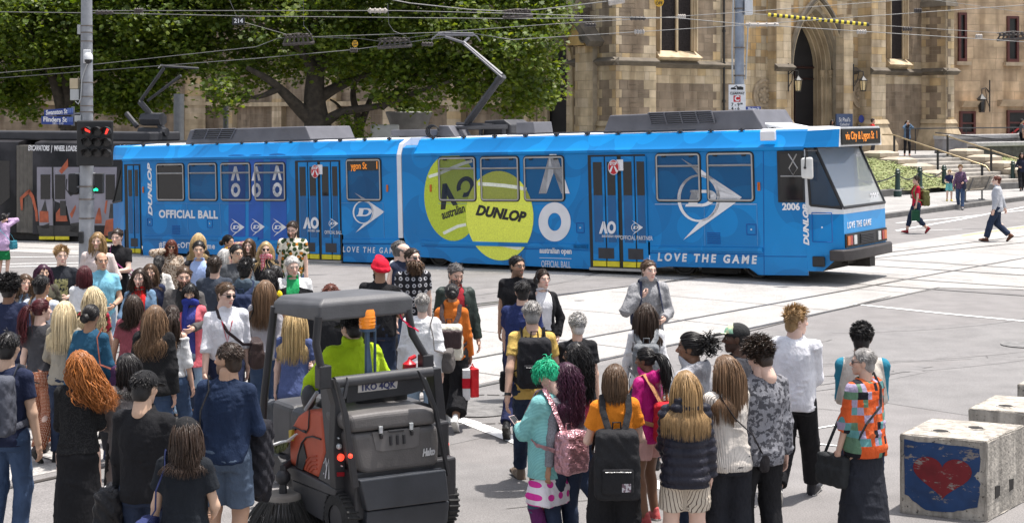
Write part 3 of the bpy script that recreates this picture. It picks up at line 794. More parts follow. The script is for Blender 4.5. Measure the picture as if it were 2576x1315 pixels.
for x,y,r in[(470,60,2.2),(560,150,2.0),(520,-60,2.4),(640,40,2.4),(640,-90,2.6),(700,150,1.9),(560,235,1.1),(780,60,2.5),(800,-80,2.8),(900,130,2.2),(930,10,2.5),(960,-110,2.6),
 (1040,120,2.2),(1090,0,2.4),(1130,170,1.9),(1110,-110,2.5),(1210,80,2.2),(1230,200,1.6),(1240,-50,2.3),(1320,60,1.7),(1330,190,1.35),(1345,250,.85),(1300,240,1.0),(1280,150,1.5),(1360,130,.95),(1350,10,1.3),(1395,60,.7),(1370,215,.8),
 (980,210,1.1),(1080,235,1.0),(450,130,1.4),(1180,245,.7),(1400,5,.9)]:
 cl.append(clump(x,y,D2+rg.uniform(-2.2,1.6),r*1.05,r*1.1,r*.72))
tree("big old plane tree with thick spreading limbs behind the middle of the tram",b0,
 [([b0+Vector((0,0,-.3))]+px(D2,(800,330,0),(795,300,0),(790,230,0),(795,150,.2),(790,60,.5)),.78,.24),
 (px(D2,(795,310,0),(755,275,-.3),(720,240,-.8),(680,200,-1.2),(620,170,-1.6)),.38,.09),
 (px(D2,(805,315,0),(850,285,-.3),(905,275,-.6),(960,265,-1.0),(1040,235,-1.4),(1130,205,-2)),.25,.06),
 (px(D2,(790,250,0),(840,225,.3),(900,195,.6),(970,160,1)),.32,.08),
 (px(D2,(795,180,0),(760,130,-.5),(720,90,-.8),(650,60,-1)),.28,.06),(px(D2,(800,170,0),(850,110,.5),(920,60,.8),(1010,20,1)),.28,.06),
 (px(D2,(700,225,-1),(660,245,-1.2),(600,250,-1.5)),.16,.05),(px(D2,(960,265,-1),(1020,215,-.8),(1100,140,-.5),(1200,90,0)),.24,.05)],
 cl,60000,.178,21)
D1=63.0
b=at(165,340,D1);b0=Vector((b.x,b.y,-.3));cl=[]
for x,y,r in[(-30,60,2.4),(30,150,2.0),(40,-40,2.6),(110,60,2.4),(90,200,1.5),(170,-50,2.6),(190,120,1.9),(250,30,2.4),(270,170,1.9),(310,-60,2.5),(330,90,2.2),(360,210,1.5),(390,10,2.2),(410,140,1.7),(300,250,1.1),(240,250,.8),(20,250,1.0),(60,280,.7),(340,270,.9),(390,245,1.0),(-20,230,1.2),(120,145,1.2),(420,70,1.7)]:
 cl.append(clump(x,y,D1+rg.uniform(-2,1.5),r*1.05,r*1.1,r*.72))
tree("dense plane tree with twin trunks behind the traffic signal pole",b0,
 [([b0]+px(D1,(180,320,0),(178,260,0),(165,200,0),(170,120,0),(175,30,.4)),.55,.2),(px(D1,(190,320,0),(225,280,.3),(262,200,.6),(262,130,.6),(245,40,.6)),.34,.12),
 (px(D1,(165,320,0),(140,210,-.4),(100,120,-.8),(60,60,-1)),.32,.08),(px(D1,(175,250,0),(230,170,.5),(320,110,.8)),.2,.06),(px(D1,(330,230,.6),(420,200,.4),(500,160,0)),.2,.06)],
 cl,44000,.178,33,(.92,.95,.9))
b=at(905,345,67.0);b0=Vector((b.x,b.y,-.3));cl=[clump(x,y,67,r,r,r*.7)for x,y,r in((880,150,1.8),(960,130,2.0),(920,60,2.2),(1010,90,1.8),(840,110,1.6))]
tree("slender plane tree with forked trunk behind the big spreading limb",b0,
 [([b0]+px(67,(905,330,0),(900,290,0),(885,235,0),(900,170,0)),.28,.1),(px(67,(905,320,0),(925,270,.2),(945,220,.3),(970,160,.3)),.2,.07),(px(67,(885,330,0),(870,290,.2),(850,260,.2),(830,250,.2)),.13,.04)],cl,6000,.22,44,(.8,.85,.8))
b=at(878,345,60.5)
sh=empty("shrub",(b.x,b.y,-.2),"small bright green shrub behind the tram roof beside the trunks","shrub")
leaves("foliage",[at(880,315,60.5),at(884,335,60.5),at(874,350,60.5)],[(.30,.3,.45),(.4,.35,.4),(.4,.4,.5)],700,.13,7,sh,(1.3,1.3,1.1))
mb=MB();mb.tube([Vector((b.x,b.y,-.2)),Vector((b.x,b.y,2.2))],.03,5);mb.build("stem",BARK,sh)
pc=at(1029,330,66);pl=empty("planter",(pc.x,pc.y,1.2),"large round grey planter bowl behind the tram roof","planter")
mb=MB();c=Vector((pc.x,pc.y,0));mb.lathe(c,[(.5,1.0),(.55,2.7),(.8,2.9),(1.05,3.55),(1.0,3.6),(.7,3.4),(.01,3.4)],28);mb.build("bowl",M("planter_zinc",(.16,.155,.15),.6,.2,3),pl,smooth=40)
leaves("plant",[Vector((pc.x,pc.y,3.9))],[(.55,.5,.45)],350,.2,9,pl)
def post(x,y0,y1,D,r,lab):
 a=at(x,y1,D);t=at(x,y0,D);o=MB();o.tube([Vector((a.x,a.y,-.7)),t],r,10);o=o.build("post",M("grey_post",(.13,.135,.14),.55,.15,5),smooth=40);tag(o,lab,"post","posts under the trees")
post(450,236,340,57,.20,"thick grey post standing left of the big tree trunk");post(568,250,330,66,.12,"thin dark post under the big tree near the stone wall")
mb=MB();a=at(968,322,62);mb.prism([(a.x-.6,a.y,1.0),(a.x+.6,a.y,1.0),(a.x+.6,a.y,3.05),(a.x-.6,a.y,3.05)],(0,.12,0));o=mb.build("display_board",M("panel_white",(.55,.55,.53),.5,.1,4),bevel=.06);tag(o,"pale blank panel standing behind the tram roof left of the planter","panel")
 # ---------------------------------------------------------------- blue tram
class Sec:
 """tram frame: s along the side towards the front, t outwards from the near side, z up (square to the sloping rails)"""
 def __init__(q,O,u,slope):
  q.O=Vector(O);u=Vector(u).normalized();q.n=Vector((u.y,-u.x,0))
  q.U=(u+Vector((0,0,slope))).normalized();q.Z=(Vector((0,0,1))-u*slope).normalized()
 def w(q,s,t,z):return q.O+q.U*s+q.n*t+q.Z*z
 def side(q,x,y,t=0.0):
  c=Vector((0,0,HC));d=Vector(((x-HX)/FPX,1,-(y-HY)/FPX))
  o=q.O+q.n*t
  p=c+d*((o-c).dot(q.n)/d.dot(q.n))-q.O
  return p.dot(q.U),p.dot(q.Z)
T=Sec((4.71,32.08,0.0),(.8135,-.5814,0),.0305)
z1=lambda x,y:(276.7+x*.28696,301.9+y*.28696)
z2=lambda x,y:(654.1+x*.29647,301.9+y*.29647)
z3=lambda x,y:(1006.3+x*.2965,301.9+y*.2965)
z4=lambda x,y:(1446.5+x*.32047,301.9+y*.32047)
z5=lambda x,y:(1855.3+x*.34913,264.2+y*.34913)
S=lambda p,t=0.0:T.side(p[0],p[1],t)
def wrap_material(name,c0,c1,c2,dark=1.0):
 """vinyl wrap: overlapping discs of lighter and darker blue"""
 m=bpy.data.materials.new(name);m.use_nodes=True
 nt,N,L=nodes_of(m);b=N["Principled BSDF"];b.inputs["Roughness"].default_value=.32
 b.inputs["Specular IOR Level"].default_value=.35;b.inputs["Coat Weight"].default_value=.06;b.inputs["Coat Roughness"].default_value=.1
 at_=N.new("ShaderNodeAttribute");at_.attribute_name="sz"
 def disc(scale,thr,off):
  mp=N.new("ShaderNodeMapping");mp.inputs["Location"].default_value=off
  L.new(at_.outputs["Vector"],mp.inputs[0])
  v=N.new("ShaderNodeTexVoronoi");v.voronoi_dimensions='2D';v.inputs["Scale"].default_value=scale;v.inputs["Randomness"].default_value=.8
  L.new(mp.outputs[0],v.inputs["Vector"])
  r=N.new("ShaderNodeMath");r.operation='LESS_THAN';r.inputs[1].default_value=thr;L.new(v.outputs["Distance"],r.inputs[0]);return r
 def mix(f,a,c,k=1.0):
  x=N.new("ShaderNodeMix");x.data_type='RGBA'
  mm=N.new("ShaderNodeMath");mm.operation='MULTIPLY';mm.inputs[1].default_value=k
  L.new(f.outputs[0],mm.inputs[0]);L.new(mm.outputs[0],x.inputs[0])
  if isinstance(a,tuple):x.inputs[6].default_value=(*a,1)
  else:L.new(a,x.inputs[6])
  x.inputs[7].default_value=(*c,1);return x.outputs[2]
 c=mix(disc(.42,.48,(3.1,1.7,0)),c0,c1,.8)
 c=mix(disc(.6,.42,(7.7,4.2,0)),c,c2,.55)
 c=mix(disc(.9,.30,(1.3,9.2,0)),c,c1,.7)
 nz=N.new("ShaderNodeTexNoise");nz.inputs["Scale"].default_value=1.1;nz.inputs["Detail"].default_value=8
 L.new(at_.outputs["Vector"],nz.inputs["Vector"])
 mr=N.new("ShaderNodeMapRange");mr.inputs[3].default_value=.86;mr.inputs[4].default_value=1.08;L.new(nz.outputs["Fac"],mr.inputs[0])
 x=N.new("ShaderNodeMix");x.data_type='RGBA';x.blend_type='MULTIPLY';x.inputs[0].default_value=1
 L.new(c,x.inputs[6]);L.new(mr.outputs[0],x.inputs[7]);L.new(x.outputs[2],b.inputs["Base Color"])
 n2=N.new("ShaderNodeTexNoise");n2.inputs["Scale"].default_value=2.5;L.new(at_.outputs["Vector"],n2.inputs["Vector"])
 bp=N.new("ShaderNodeBump");bp.inputs["Strength"].default_value=.06;bp.inputs["Distance"].default_value=.05
 L.new(n2.outputs["Fac"],bp.inputs["Height"]);L.new(bp.outputs[0],b.inputs["Normal"])
 return m
BLUE=wrap_material("blue_wrap",(.001,.185,.49),(.001,.24,.61),(.001,.145,.40))
BLUE_SUNLIT=wrap_material("blue_wrap_sunlit",(.001,.25,.60),(.001,.28,.66),(.001,.21,.52))  # same wrap in lighter blue: sunlight on the cab front put into the colour
ROOFW=M("tram_roof_white",(.66,.67,.68),.5,.15,2.0,.05,8)
GREYP=M("roof_grey_paint",(.115,.115,.13),.5,.14,3.0,.1,30)
GREYD=M("roof_dark_grey",(.035,.035,.04),.6,.2,4.0)
BLACKR=M("black_rubber",(.012,.012,.013),.55,.2,8.0)
ALU=M("window_alloy",(.42,.41,.40),.35,.12,4.0,metal=.7)
GLASSD=M("dark_glass",(.012,.013,.014),.06,.1,2.0,spec=.6)
FILM=M("window_film",(.004,.03,.07),.08,.05,2.0,alpha=.38,spec=.5)
WHITE=M("wrap_white",(.74,.74,.76),.4,.05,3.0)
BLACKI=M("print_black",(.012,.013,.012),.5,.1,6.0)
CAN=M("can_print_blue",(.004,.085,.40),.35,.1,2.0)
CANL=M("can_lid_print",(.01,.20,.58),.35,.1,2.0)
YEL=M("step_yellow",(.74,.62,.02),.5,.12,6.0)
ORANGE=M("lamp_orange",(.55,.13,.015),.25,.1,12.0)
LEDO=M("led_orange",(.75,.23,.02),.5,.05,8.0,emit=.3)
REDL=M("lamp_red",(.35,.02,.015),.25,.1,12.0)
LAMPC=M("lamp_clear",(.6,.62,.62),.15,.2,40.0,metal=.4)
BELLOW=M("bellows_black",(.02,.02,.02),.8,.2,6.0)
UNDER=M("underframe_dark",(.028,.025,.022),.85,.35,5.0)
WHEEL=M("wheel_steel",(.05,.045,.04),.55,.3,6.0,metal=.4)
def felt():
 m=M("ball_felt",(.88,.93,.12),.95,.12,30.0,.6,110)
 return m
FELT=felt()
SEAM=M("ball_seam",(.82,.84,.70),.8,.1,20.0)
tram=empty("tram",T.w(-9,-1.33,0),"long blue two-section tram wrapped in tennis ball advertising, crossing the junction","tram")
def szattr(o):
 me=o.data;a=me.attributes.new("sz",'FLOAT_VECTOR','POINT');off=o.location
 q,arr=o,[]
 base=Vector((0,0,0));p=o.parent
 while p is not None:base=base+p.location;p=p.parent
 for v in me.vertices:
  d=v.co+o.location+base-T.O
  arr+=[d.dot(T.U)+d.dot(T.n)*.6,d.dot(T.Z),0]
 a.data.foreach_set("vector",arr);return o
def deco(name,polys,mat,lift,parent=None,thick=.003):
 """flat print on the near side: polygons in photo pixels"""
 mb=MB()
 for pts in polys:
  q=[S(p,lift)for p in pts]
  mb.prism([T.w(s,lift,z)for s,z in q],T.n*thick)
 return mb.build(name,mat,parent or tram)
def ringpoly(c,rx,ry,ix,iy,n=40,a0=0,a1=360,tf=None):
 out=[]
 for k in range(n):
  a,b=rad(a0+(a1-a0)*k/n),rad(a0+(a1-a0)*(k+1)/n)
  out.append([tf(c[0]+rx*math.cos(a),c[1]+ry*math.sin(a)),tf(c[0]+rx*math.cos(b),c[1]+ry*math.sin(b)),
 tf(c[0]+ix*math.cos(b),c[1]+iy*math.sin(b)),tf(c[0]+ix*math.cos(a),c[1]+iy*math.sin(a))])
 return out
def wavy(name,body,c,size,mat=WHITE,lift=.011,rot=0.0,**k):
 """lettering on the side, centred on photo pixel c"""
 s0,z0=S(c,lift);ca,sa=math.cos(rad(rot)),math.sin(rad(rot))
 return text(name,body,size,lambda x,y,l:T.w(s0+x*ca-y*sa,lift+l,z0+x*sa+y*ca),mat,tram,**k)
s_re,s_r1,s_f0,s_fe,s_n=S((311,500))[0],S((1001,500))[0],S((1013,500))[0],1.785,2.543
ZG=S((1671,377))[1]
ZR=S((1700,332))[1]
WID=2.67
def ring(s,zb,step=False,dz=0.0):
 h=ZR+dz
 near=[(0,zb),(0,ZG-.06),(.035,ZG-.04),(.035,ZG+.02),(-.05,ZG+.1),(-.2,h-.04),(-.3,h)]
 far=[(-WID-t,z)for t,z in near[::-1]]
 return[T.w(s,t,z)for t,z in near+[(-WID/2,h+.05)]+far]
ZB=.75
def shell(name,s0,s1):
 mb=MB();ss=np.linspace(s0,s1,12);mb.loft([ring(s,ZB)for s in ss])
 n=15;
 for i in range(len(mb.f)):
  f=mb.f[i]
  if len(f)==4 and all(6<=(k%n)<=8 for k in f):mb.m[i]=1
 return szattr(mb.build(name,[BLUE,ROOFW],tram,smooth=30))
front=shell("body",s_f0+.42,s_fe+.003);front["label"]="front body section with the two printed tennis balls"
rear=shell("body",s_re,s_r1);rear["label"]="rear body section with the printed ball tubes"
mb=MB();mb.loft([[T.w(s,t,z)for t,z in((0,ZB),(0,ZG),(-.05,ZR-.22),(-.2,ZR-.16),(-WID+.2,ZR-.16),(-WID+.05,ZR-.22),(-WID,ZG),(-WID,ZB))]for s in(s_f0,s_f0+.419)])
szattr(mb.build("end_panel",BLUE,tram))
mb=MB();mb.loft([[T.w(s,t,z)for t,z in((.012,.7),(.012,ZG),(-.1,ZR-.12),(-.4,ZR+.03),(-WID+.4,ZR+.03),(-WID+.1,ZR-.12),(-WID-.01,ZG),(-WID-.01,.7))]for s in(s_r1,s_r1+.14)])
mb.build("end_panel",WHITE,tram)
mb=MB()
for k in range(9):
 s=s_r1+.141+(s_f0-s_r1-.142)*k/8;i=.10+.05*(k%2)
 ringp=[T.w(s,t,z)for t,z in((-i,.5),(-i,ZR-.45),(-.35,ZR-.2),(-WID+.35,ZR-.2),(-WID+i,ZR-.45),(-WID+i,.5))]
 if k:mb.loft([prev,ringp],cap=False)
 prev=ringp
mb.build("bellows",BELLOW,tram)
def skirt(name,pts,thick=.05):
 mb=MB();q=[S(p)for p in pts]
 mb.prism([T.w(s,.002,z)for s,z in q],T.n*-thick)
 szattr(mb.build(name,BLUE,tram));mb=MB();mb.prism([T.w(s,-WID-.002,z)for s,z in q],T.n*thick)
 return szattr(mb.build(name,BLUE,tram))
zt=lambda s:tuple(v for v in proj(T.w(s,0,ZB)))
def proj(p):return(HX+FPX*p.x/p.y,HY+FPX*(HC-p.z)/p.y)
skirt("skirt",[zt(s_re+.75),z1(292,1192),z1(345,1192),z1(372,1156),z2(-150,1150),z2(-60,1192),z2(300,1194),zt(S(z2(300,900))[0])])
skirt("skirt",[zt(S(z2(706,900))[0]),z2(706,1200),z2(945,1206),z2(1000,1166),z2(1175,1158),zt(s_r1)])
skirt("skirt",[zt(s_f0),z3(80,1150),z3(200,1162),z3(370,1172),z3(445,1206),z3(1617,1262),zt(S(z3(1617,900))[0])])
skirt("skirt",[zt(S(z4(588,900))[0]),z4(588,1160),z4(740,1148),z4(1370,1161),z4(1462,1214),z5(150,1222),z5(508,1226),zt(s_fe)])
def nose(end,s0,s1,mats,disp):
 """end = +1 for the front, -1 for the rear cab"""
 e=end;P=lambda ds,t,z:T.w(s0+e*ds,t,z);L_=abs(s1-s0)
 mir=lambda t:-WID-t
 mb=MB()
 zb0,zb1,belt,top=.22,.62,1.40,ZG-.04
 def q4(pts,mi=0,both=True):
  mb.mi=mi
  mb.poly([P(*p)for p in pts])
  if both:mb.poly([P(a,mir(t),z)for a,t,z in pts][::-1])
 q4([(0,0,zb0),(L_*.42,-.085,zb0),(L_,-.2,zb1),(L_,-.2,belt),(0,0,belt)],0)
 q4([(0,0,belt),(L_,-.2,belt),(L_,-.2,belt+.13),(0,0,belt+.22)],1)
 q4([(0,0,belt+.22),(.12,-.03,belt+.2),(.05,-.02,top),(0,0,top)],1)
 mb.mi=2;mb.poly([P(L_,-.2,zb1),P(L_,mir(-.2),zb1),P(L_,mir(-.2),belt),P(L_,-.2,belt)])
 mb.mi=1;mb.poly([P(L_,-.2,belt),P(L_,mir(-.2),belt),P(L_,mir(-.2),belt+.13),P(L_,-.2,belt+.13)])
 mb.mi=3;mb.poly([P(0,0,zb0),P(L_*.42,-.085,zb0),P(L_,-.2,zb1),P(L_,mir(-.2),zb1),P(L_*.42,mir(-.085),zb0),P(0,mir(0),zb0)])
 fr=L_-.05
 ztop,zlow=ZR+.02,ZG-.06
 roofn=[(0,.035,ZG),(0,-.05,ZG+.1),(0,-.2,ZR-.04),(0,-.3,ZR)]
 boxn=[(fr,-.17,zlow+.06),(fr,-.2,ZG+.16),(fr,-.24,ztop-.04),(fr,-.3,ztop)]
 for i in range(3):
  q4([roofn[i],boxn[i],boxn[i+1],roofn[i+1]],0 if i<2 else 1)
 mb.mi=1;mb.poly([P(*roofn[3]),P(*boxn[3]),P(fr,mir(-.3),ztop),P(0,mir(-.3),ZR),P(0,-WID/2,ZR+.05)])
 mb.poly([P(*boxn[0]),P(*boxn[1]),P(*boxn[2]),P(*boxn[3]),P(fr,mir(-.3),ztop),P(fr,mir(-.24),ztop-.04),P(fr,mir(-.2),ZG+.16),P(fr,mir(-.17),zlow+.06)])
 mb.mi=3;mb.poly([P(0,.035,ZG),P(*boxn[0]),P(fr,mir(-.17),zlow+.06),P(0,mir(.035),ZG)])
 q4([(0,0,top),(.05,-.02,top),(.05,-.02,ZG),(0,0,ZG)],3)
 o=szattr(mb.build("cab_nose",mats,tram,smooth=20))
 tb=.33;sw=MB()
 a,b_,c,d=P(L_-.01,-.2,belt+.13),P(L_-.01,mir(-.2),belt+.13),P(tb*.55,mir(-.17),ZG),P(tb*.55,-.17,ZG)
 sw.poly([a,b_,c,d])
 o2=sw.build("windscreen",GLASSC,tram)
 for f in(lambda t:t,mir):
  qv=MB();qv.poly([P(.13,f(-.035),belt+.2),P(L_-.03,f(-.195),belt+.13),P(tb*.55,f(-.165),ZG-.02),P(.06,f(-.022),ZG-.02)])
  qv.build("quarter_window",GLASSQ,tram)
 fr_=MB()
 for p,q in((a,b_),(b_,c),(c,d),(d,a)):fr_.tube([p,q],.035,6)
 fr_.tube([P(.10,-.03,belt+.19),P(L_-.02,-.2,belt+.12)],.03,6);fr_.tube([P(.10,-.03,belt+.19),P(.05,-.02,ZG-.02)],.03,6)
 fr_.build("windscreen_frame",BLACKR,tram,smooth=40)
 bm_=MB();bm_.loft([[P(L_+dx,t,z)for dx,t in((-.25,.02),(.05,-.02),(.16,-.25),(.18,-WID/2),(.16,mir(-.25)),(.05,mir(-.02)),(-.25,mir(.02)))]for z in(.44,.67)])
 bm_.build("bumper",BLACKR2,tram,smooth=40,bevel=.03)
 lp=MB();lp.mi=0;lp.loft([[P(L_+dx,t,z)for dx,t in((.0,-.22),(.035,-.22),(.035,mir(-.22)),(.0,mir(-.22)))]for z in(.70,.985)])
 lp.build("lamp_panel",BLACKR,tram)
 for k,f in enumerate((lambda t:t,mir)):
  for t0,t1,m_,nm in((-.27,-.40,ORANGE,"indicator_lamp"),(-.41,-.52,REDL,"tail_lamp"),(-.60,-.75,LAMPC,"headlight")):
   h=MB();h.loft([[P(L_+dx,f(t),z)for dx,t in((.034,t0),(.055,t0),(.055,t1),(.034,t1))]for z in(.75,.94)])
   h.build(nm,m_,tram)
 g=MB()
 for k in range(6):g.loft([[P(L_+dx,t,z)for dx,t in((.034,-.95),(.06,-.95),(.06,-WID+.95),(.034,-WID+.95))]for z in(.75+k*.034,.768+k*.034)])
 g.build("radiator_grille",GREYD,tram)
 cp=MB();cp.box(-.14,.14,-.3,.3,0,.25);mid=P(L_-.02,-WID/2,.16)
 cp2=MB();cp2.X=lambda p:P(L_-.1+p.y*.8,-WID/2+p.x,.24+p.z);cp2.box(-.14,.14,-.3,.3,0,.22);cp2.box(-.55,.55,-.5,-.1,.08,.2)
 cp2.build("coupler",UNDER,tram)
 dm=MB();dm.loft([[P(fr+dx,t,z)for dx,t in((.001,-.28),(.03,-.28),(.03,mir(-.28)),(.001,mir(-.28)))]for z in(ZG+.03,ztop-.035)])
 dsp=dm.build("destination_display",GLASSD,tram,bevel=.02)
 return P,L_,fr,ztop,mir
GLASSC=bpy.data.materials.new("cab_glass");GLASSC.use_nodes=True
_b=GLASSC.node_tree.nodes["Principled BSDF"];_b.inputs["Base Color"].default_value=(.58,.60,.60,1);_b.inputs["Roughness"].default_value=.03  # pale base colour paints the reflection seen on the windscreen
_b.inputs["Alpha"].default_value=.5;_b.inputs["Specular IOR Level"].default_value=.9
GLASSQ=M("quarter_glass",(.02,.022,.022),.05,.1,2,alpha=.72)
BLACKR2=M("bumper_rubber",(.035,.030,.030),.6,.25,5.0,.15,40)
nP,nL,nfr,nzt,nmir=nose(1,s_fe,s_n,[BLUE,ROOFW,BLUE_SUNLIT,UNDER],True)
nose(-1,s_re,s_re-.72,[BLUE,BLUE,BLUE_SUNLIT,UNDER],False)
mb=MB();mb.X=lambda p:T.w(s_fe+p.x,-p.y,p.z)
mb.box(-1.5,.55,.2,2.45,.75,1.38);mb.box(-1.5,-1.42,.1,2.5,.75,ZG);mb.box(.0,.5,.35,2.3,1.38,1.5)
mb.build("cab_interior",M("cab_grey",(.20,.20,.19),.7,.2,3),tram)
mb=MB();mb.X=lambda p:T.w(s_fe+p.x,-p.y,p.z);mb.box(-1.0,-.86,.9,1.45,1.38,2.2);mb.box(-.95,-.45,.9,1.45,1.38,1.5)
mb.build("driver_seat",M("seat_grey",(.09,.10,.11),.8,.2,8),tram,bevel=.04)
def facetext(name,body,c,size,t_,z_,mat=WHITE,**k):
 return text(name,body,size,lambda x,y,l:nP(c+.003+l,t_-x,z_+y),mat,tram,**k)
facetext("lettering","LOVE THE GAME",nL,.185,-1.0,1.15,shear=.22,bold=.004,spacing=1.25,fit=1.3)
facetext("lettering","2006",nL-.08,.25,-2.08,1.66,bold=.006)
facetext("lettering","via City & Lygon St  1",nfr+.03,.235,-WID/2,(ZG+.05+nzt-.03)/2,LEDO,bold=.002,fit=1.72)
def roofbox(name,pts,t0,t1,mat=GREYP,bev=.03,parent=None):
 q=[S(p,t0)for p in pts];mb=MB();mb.prism([T.w(s,t0,z)for s,z in q],T.n*(t1-t0));return mb.build(name,mat,parent or tram,bevel=bev)
ac1=roofbox("roof_unit",[z1(648,240),z1(700,85),z2(385,52),z2(440,190)],-.45,-2.25)
ac2=roofbox("roof_unit",[z4(212,118),(1533,290),(1893,275),(1925,330)],-.5,-2.2)
def louvre(parent,a,b,c,d,rows,cols,t0):
 mb=MB();mb.mi=0
 f=lambda u,v:tuple((1-u)*(1-v)*p+u*(1-v)*q+u*v*r+(1-u)*v*w for p,q,r,w in zip(a,b,c,d))
 mb.poly([T.w(*((lambda sz:(sz[0],t0+.006,sz[1]))(S(f(u,v),t0))))for u,v in((0,0),(1,0),(1,1),(0,1))])
 mb.mi=1
 for i in range(rows+1):
  v=i/rows;p,q=S(f(0,v),t0),S(f(1,v),t0);mb.tube([T.w(p[0],t0+.02,p[1]),T.w(q[0],t0+.02,q[1])],.014,4)
 for i in range(cols+1):
  u=i/cols;p,q=S(f(u,0),t0),S(f(u,1),t0);mb.tube([T.w(p[0],t0+.024,p[1]),T.w(q[0],t0+.024,q[1])],.022,4)
 mb.build("vent_grille",[BLACKI,GREYP],parent,world_verts=True)
louvre(ac1,z1(748,82),z1(1108,74),z1(1060,164),z1(715,168),5,3,-.45)
louvre(ac2,(1632,284),(1790,279),(1800,309),(1640,313),6,4,-.5)
roofbox("roof_unit",[(983,327),(983,342),(1100,344),(1100,325)],-1.2,-2.2,GREYP,.02)
roofbox("roof_unit",[z3(300,148),z3(330,45),z3(410,48),z3(470,140)],-.6,-1.3,GREYP,.02)
roofbox("roof_unit",[z3(700,140),z3(715,5),z3(880,-5),z3(940,40),z3(940,110)],-1.4,-2.3,GREYD,.03)
roofbox("roof_unit",[z3(985,112),z3(985,18),z3(1130,15),z3(1145,108)],-.9,-1.7,GREYP,.02)
roofbox("roof_unit",[(1838,327),(1855,300),(1905,305),(1990,322),(2010,330)],-.7,-2.0,ROOFW,.05)
mb=MB()
for x in np.arange(345,990,62).tolist()+np.arange(1075,1960,78).tolist():
 s,z=S((x,400));mb.X=None;p=T.w(s,-.24,ZR+.02)
 mb.tube([p-T.U*.07,p+T.U*.07],.022,5);mb.tube([p-T.Z*.05,p+T.Z*.03],.03,5)
mb.build("roof_bracket",GREYD,tram)
s0,s1=S(z2(60,190))[0],S(z2(760,172))[0]
for a,b in((s0,s1),(S(z3(850,130))[0],S(z4(900,90))[0])):
 mb=MB();mb.tube([T.w(a,-.28,ZR+.05),T.w(b,-.28,ZR+.05)],.018,5);mb.build("roof_rail",GREYD,tram)
def R(x,y,t=-1.33):
 s,z=S((x,y),t);return T.w(s,t,z)
mb=MB()
mb.tube([R(1140,322),R(1275,318)],.07,6);mb.tube([R(1140,322,-.9),R(1275,318,-.9)],.05,6);mb.tube([R(1150,312),R(1240,316)],.06,6)
mb.box(*([0]*6))if False else None
for x in(1150,1210,1268):
 mb.tube([R(x,340),R(x,318)],.06,6)
pan=mb.build("pantograph_base",GREYD,tram,smooth=40)
mb=MB();mb.tube([R(1176,309),R(1252,205)],[.10,.085],8);mb.tube([R(1252,205),R(1265,190)],.11,8);mb.build("pantograph_arm",GREYD,tram,smooth=40)
mb=MB();mb.tube([R(1262,190),R(1166,107)],[.07,.05],8);mb.tube([R(1262,194,-1.15),R(1168,112,-1.2)],.02,5)
mb.tube([R(1166,107),R(1119,92,-.8)],.035,6);mb.tube([R(1166,107),R(1180,94,-1.8)],.035,6);mb.build("pantograph_arm",GREYP,tram,smooth=40)
mb=MB()
for dy in(0,5):
 mb.tube([R(1100,83+dy,-.7),R(1190,84+dy,-1.9)],.03,6)
mb.tube([R(1118,82,-.7),R(1100,88,-.55),R(1089,96,-.45),R(1086,101,-.42)],.02,5);mb.tube([R(1185,84,-1.9),R(1200,92,-2.1),R(1208,104,-2.2)],.02,5)
mb.build("pantograph_head",GREYP,tram,smooth=40)
mb=MB()
c=R(1092,330,-.55)
for k in range(3):
 r=.16+.02*k
 mb.tube([c+T.U*(r*math.cos(a))+T.Z*(r*math.sin(a)*.8)+T.n*(.04*k)for a in np.linspace(.1,5.9,16)],.018,5)
mb.build("coiled_cable",BLACKR,tram)
def window(x0y0,x1y1,kind):
 (s0,za),(s1,zb)=S(x0y0),S(x1y1)
 mb=MB();r=.10
 def loop(i,n=5):
  out=[]
  for cx,cz,a0 in((s1-r,za-r,0),(s0+r,za-r,90),(s0+r,zb+r,180),(s1-r,zb+r,270)):
   for k in range(n):
    a=rad(a0+90*k/(n-1));out.append((cx+(r-i)*math.cos(a),cz+(r-i)*math.sin(a)))
  return out
 o_,m_,i_=loop(0),loop(.028),loop(.062);n=len(o_)
 mb.mi=1;mb.loft([[T.w(s,t,z)for s,z in l]for l,t in((o_,0.0),(o_,.016),(m_,.016),(m_,.002))],cap=False)
 mb.mi=0;mb.loft([[T.w(s,t,z)for s,z in l]for l,t in((m_,.004),(m_,.034),(i_,.034),(i_,.012))],cap=False)
 if kind!='fixed':
  zt_=za-(za-zb)*.27
  mb.tube([T.w(s0+.06,.026,zt_),T.w(s1-.06,.026,zt_)],.022,4)
  mb.mi=1
  for k in(.2,.8):mb.box(0,0,0,0,0,0)if False else mb.tube([T.w(s0+(s1-s0)*k-.05,.03,za-.08),T.w(s0+(s1-s0)*k+.05,.03,za-.08)],.02,4)
 fr=mb.build("window",[ALU,BLACKR],tram,smooth=35)
 p=MB();p.poly([T.w(s,.0135 if kind!='clear' else .008,z)for s,z in i_]);p.build("pane",GLASSD if kind=='clear' else FILM,fr)
 return fr
W=[(z1(405,378),z1(660,712),'clear'),(z1(683,373),z1(948,712),'film'),(z1(967,370),z1(1243,712),'film'),(z1(1263,368),z2(226,690),'film'),
 (z2(728,326),z2(1038,690),'fixed'),(z3(322,310),z3(655,693),'film'),(z3(678,306),z3(1022,693),'film'),(z3(1045,302),z3(1405,693),'film'),
 (z4(628,258),z4(998,645),'film'),(z4(1028,250),z4(1415,645),'film')]
for w_ in W:window(*w_)
(s0,za),(s1,zb)=S(z2(742,342),.02),S(z2(1022,425),.02)
mb=MB();mb.loft([[T.w(s,t,z)for s,t in((s0,.014),(s0,.02),(s1,.02),(s1,.014))]for z in(zb,za)]);mb.build("destination_display",GLASSD,tram)
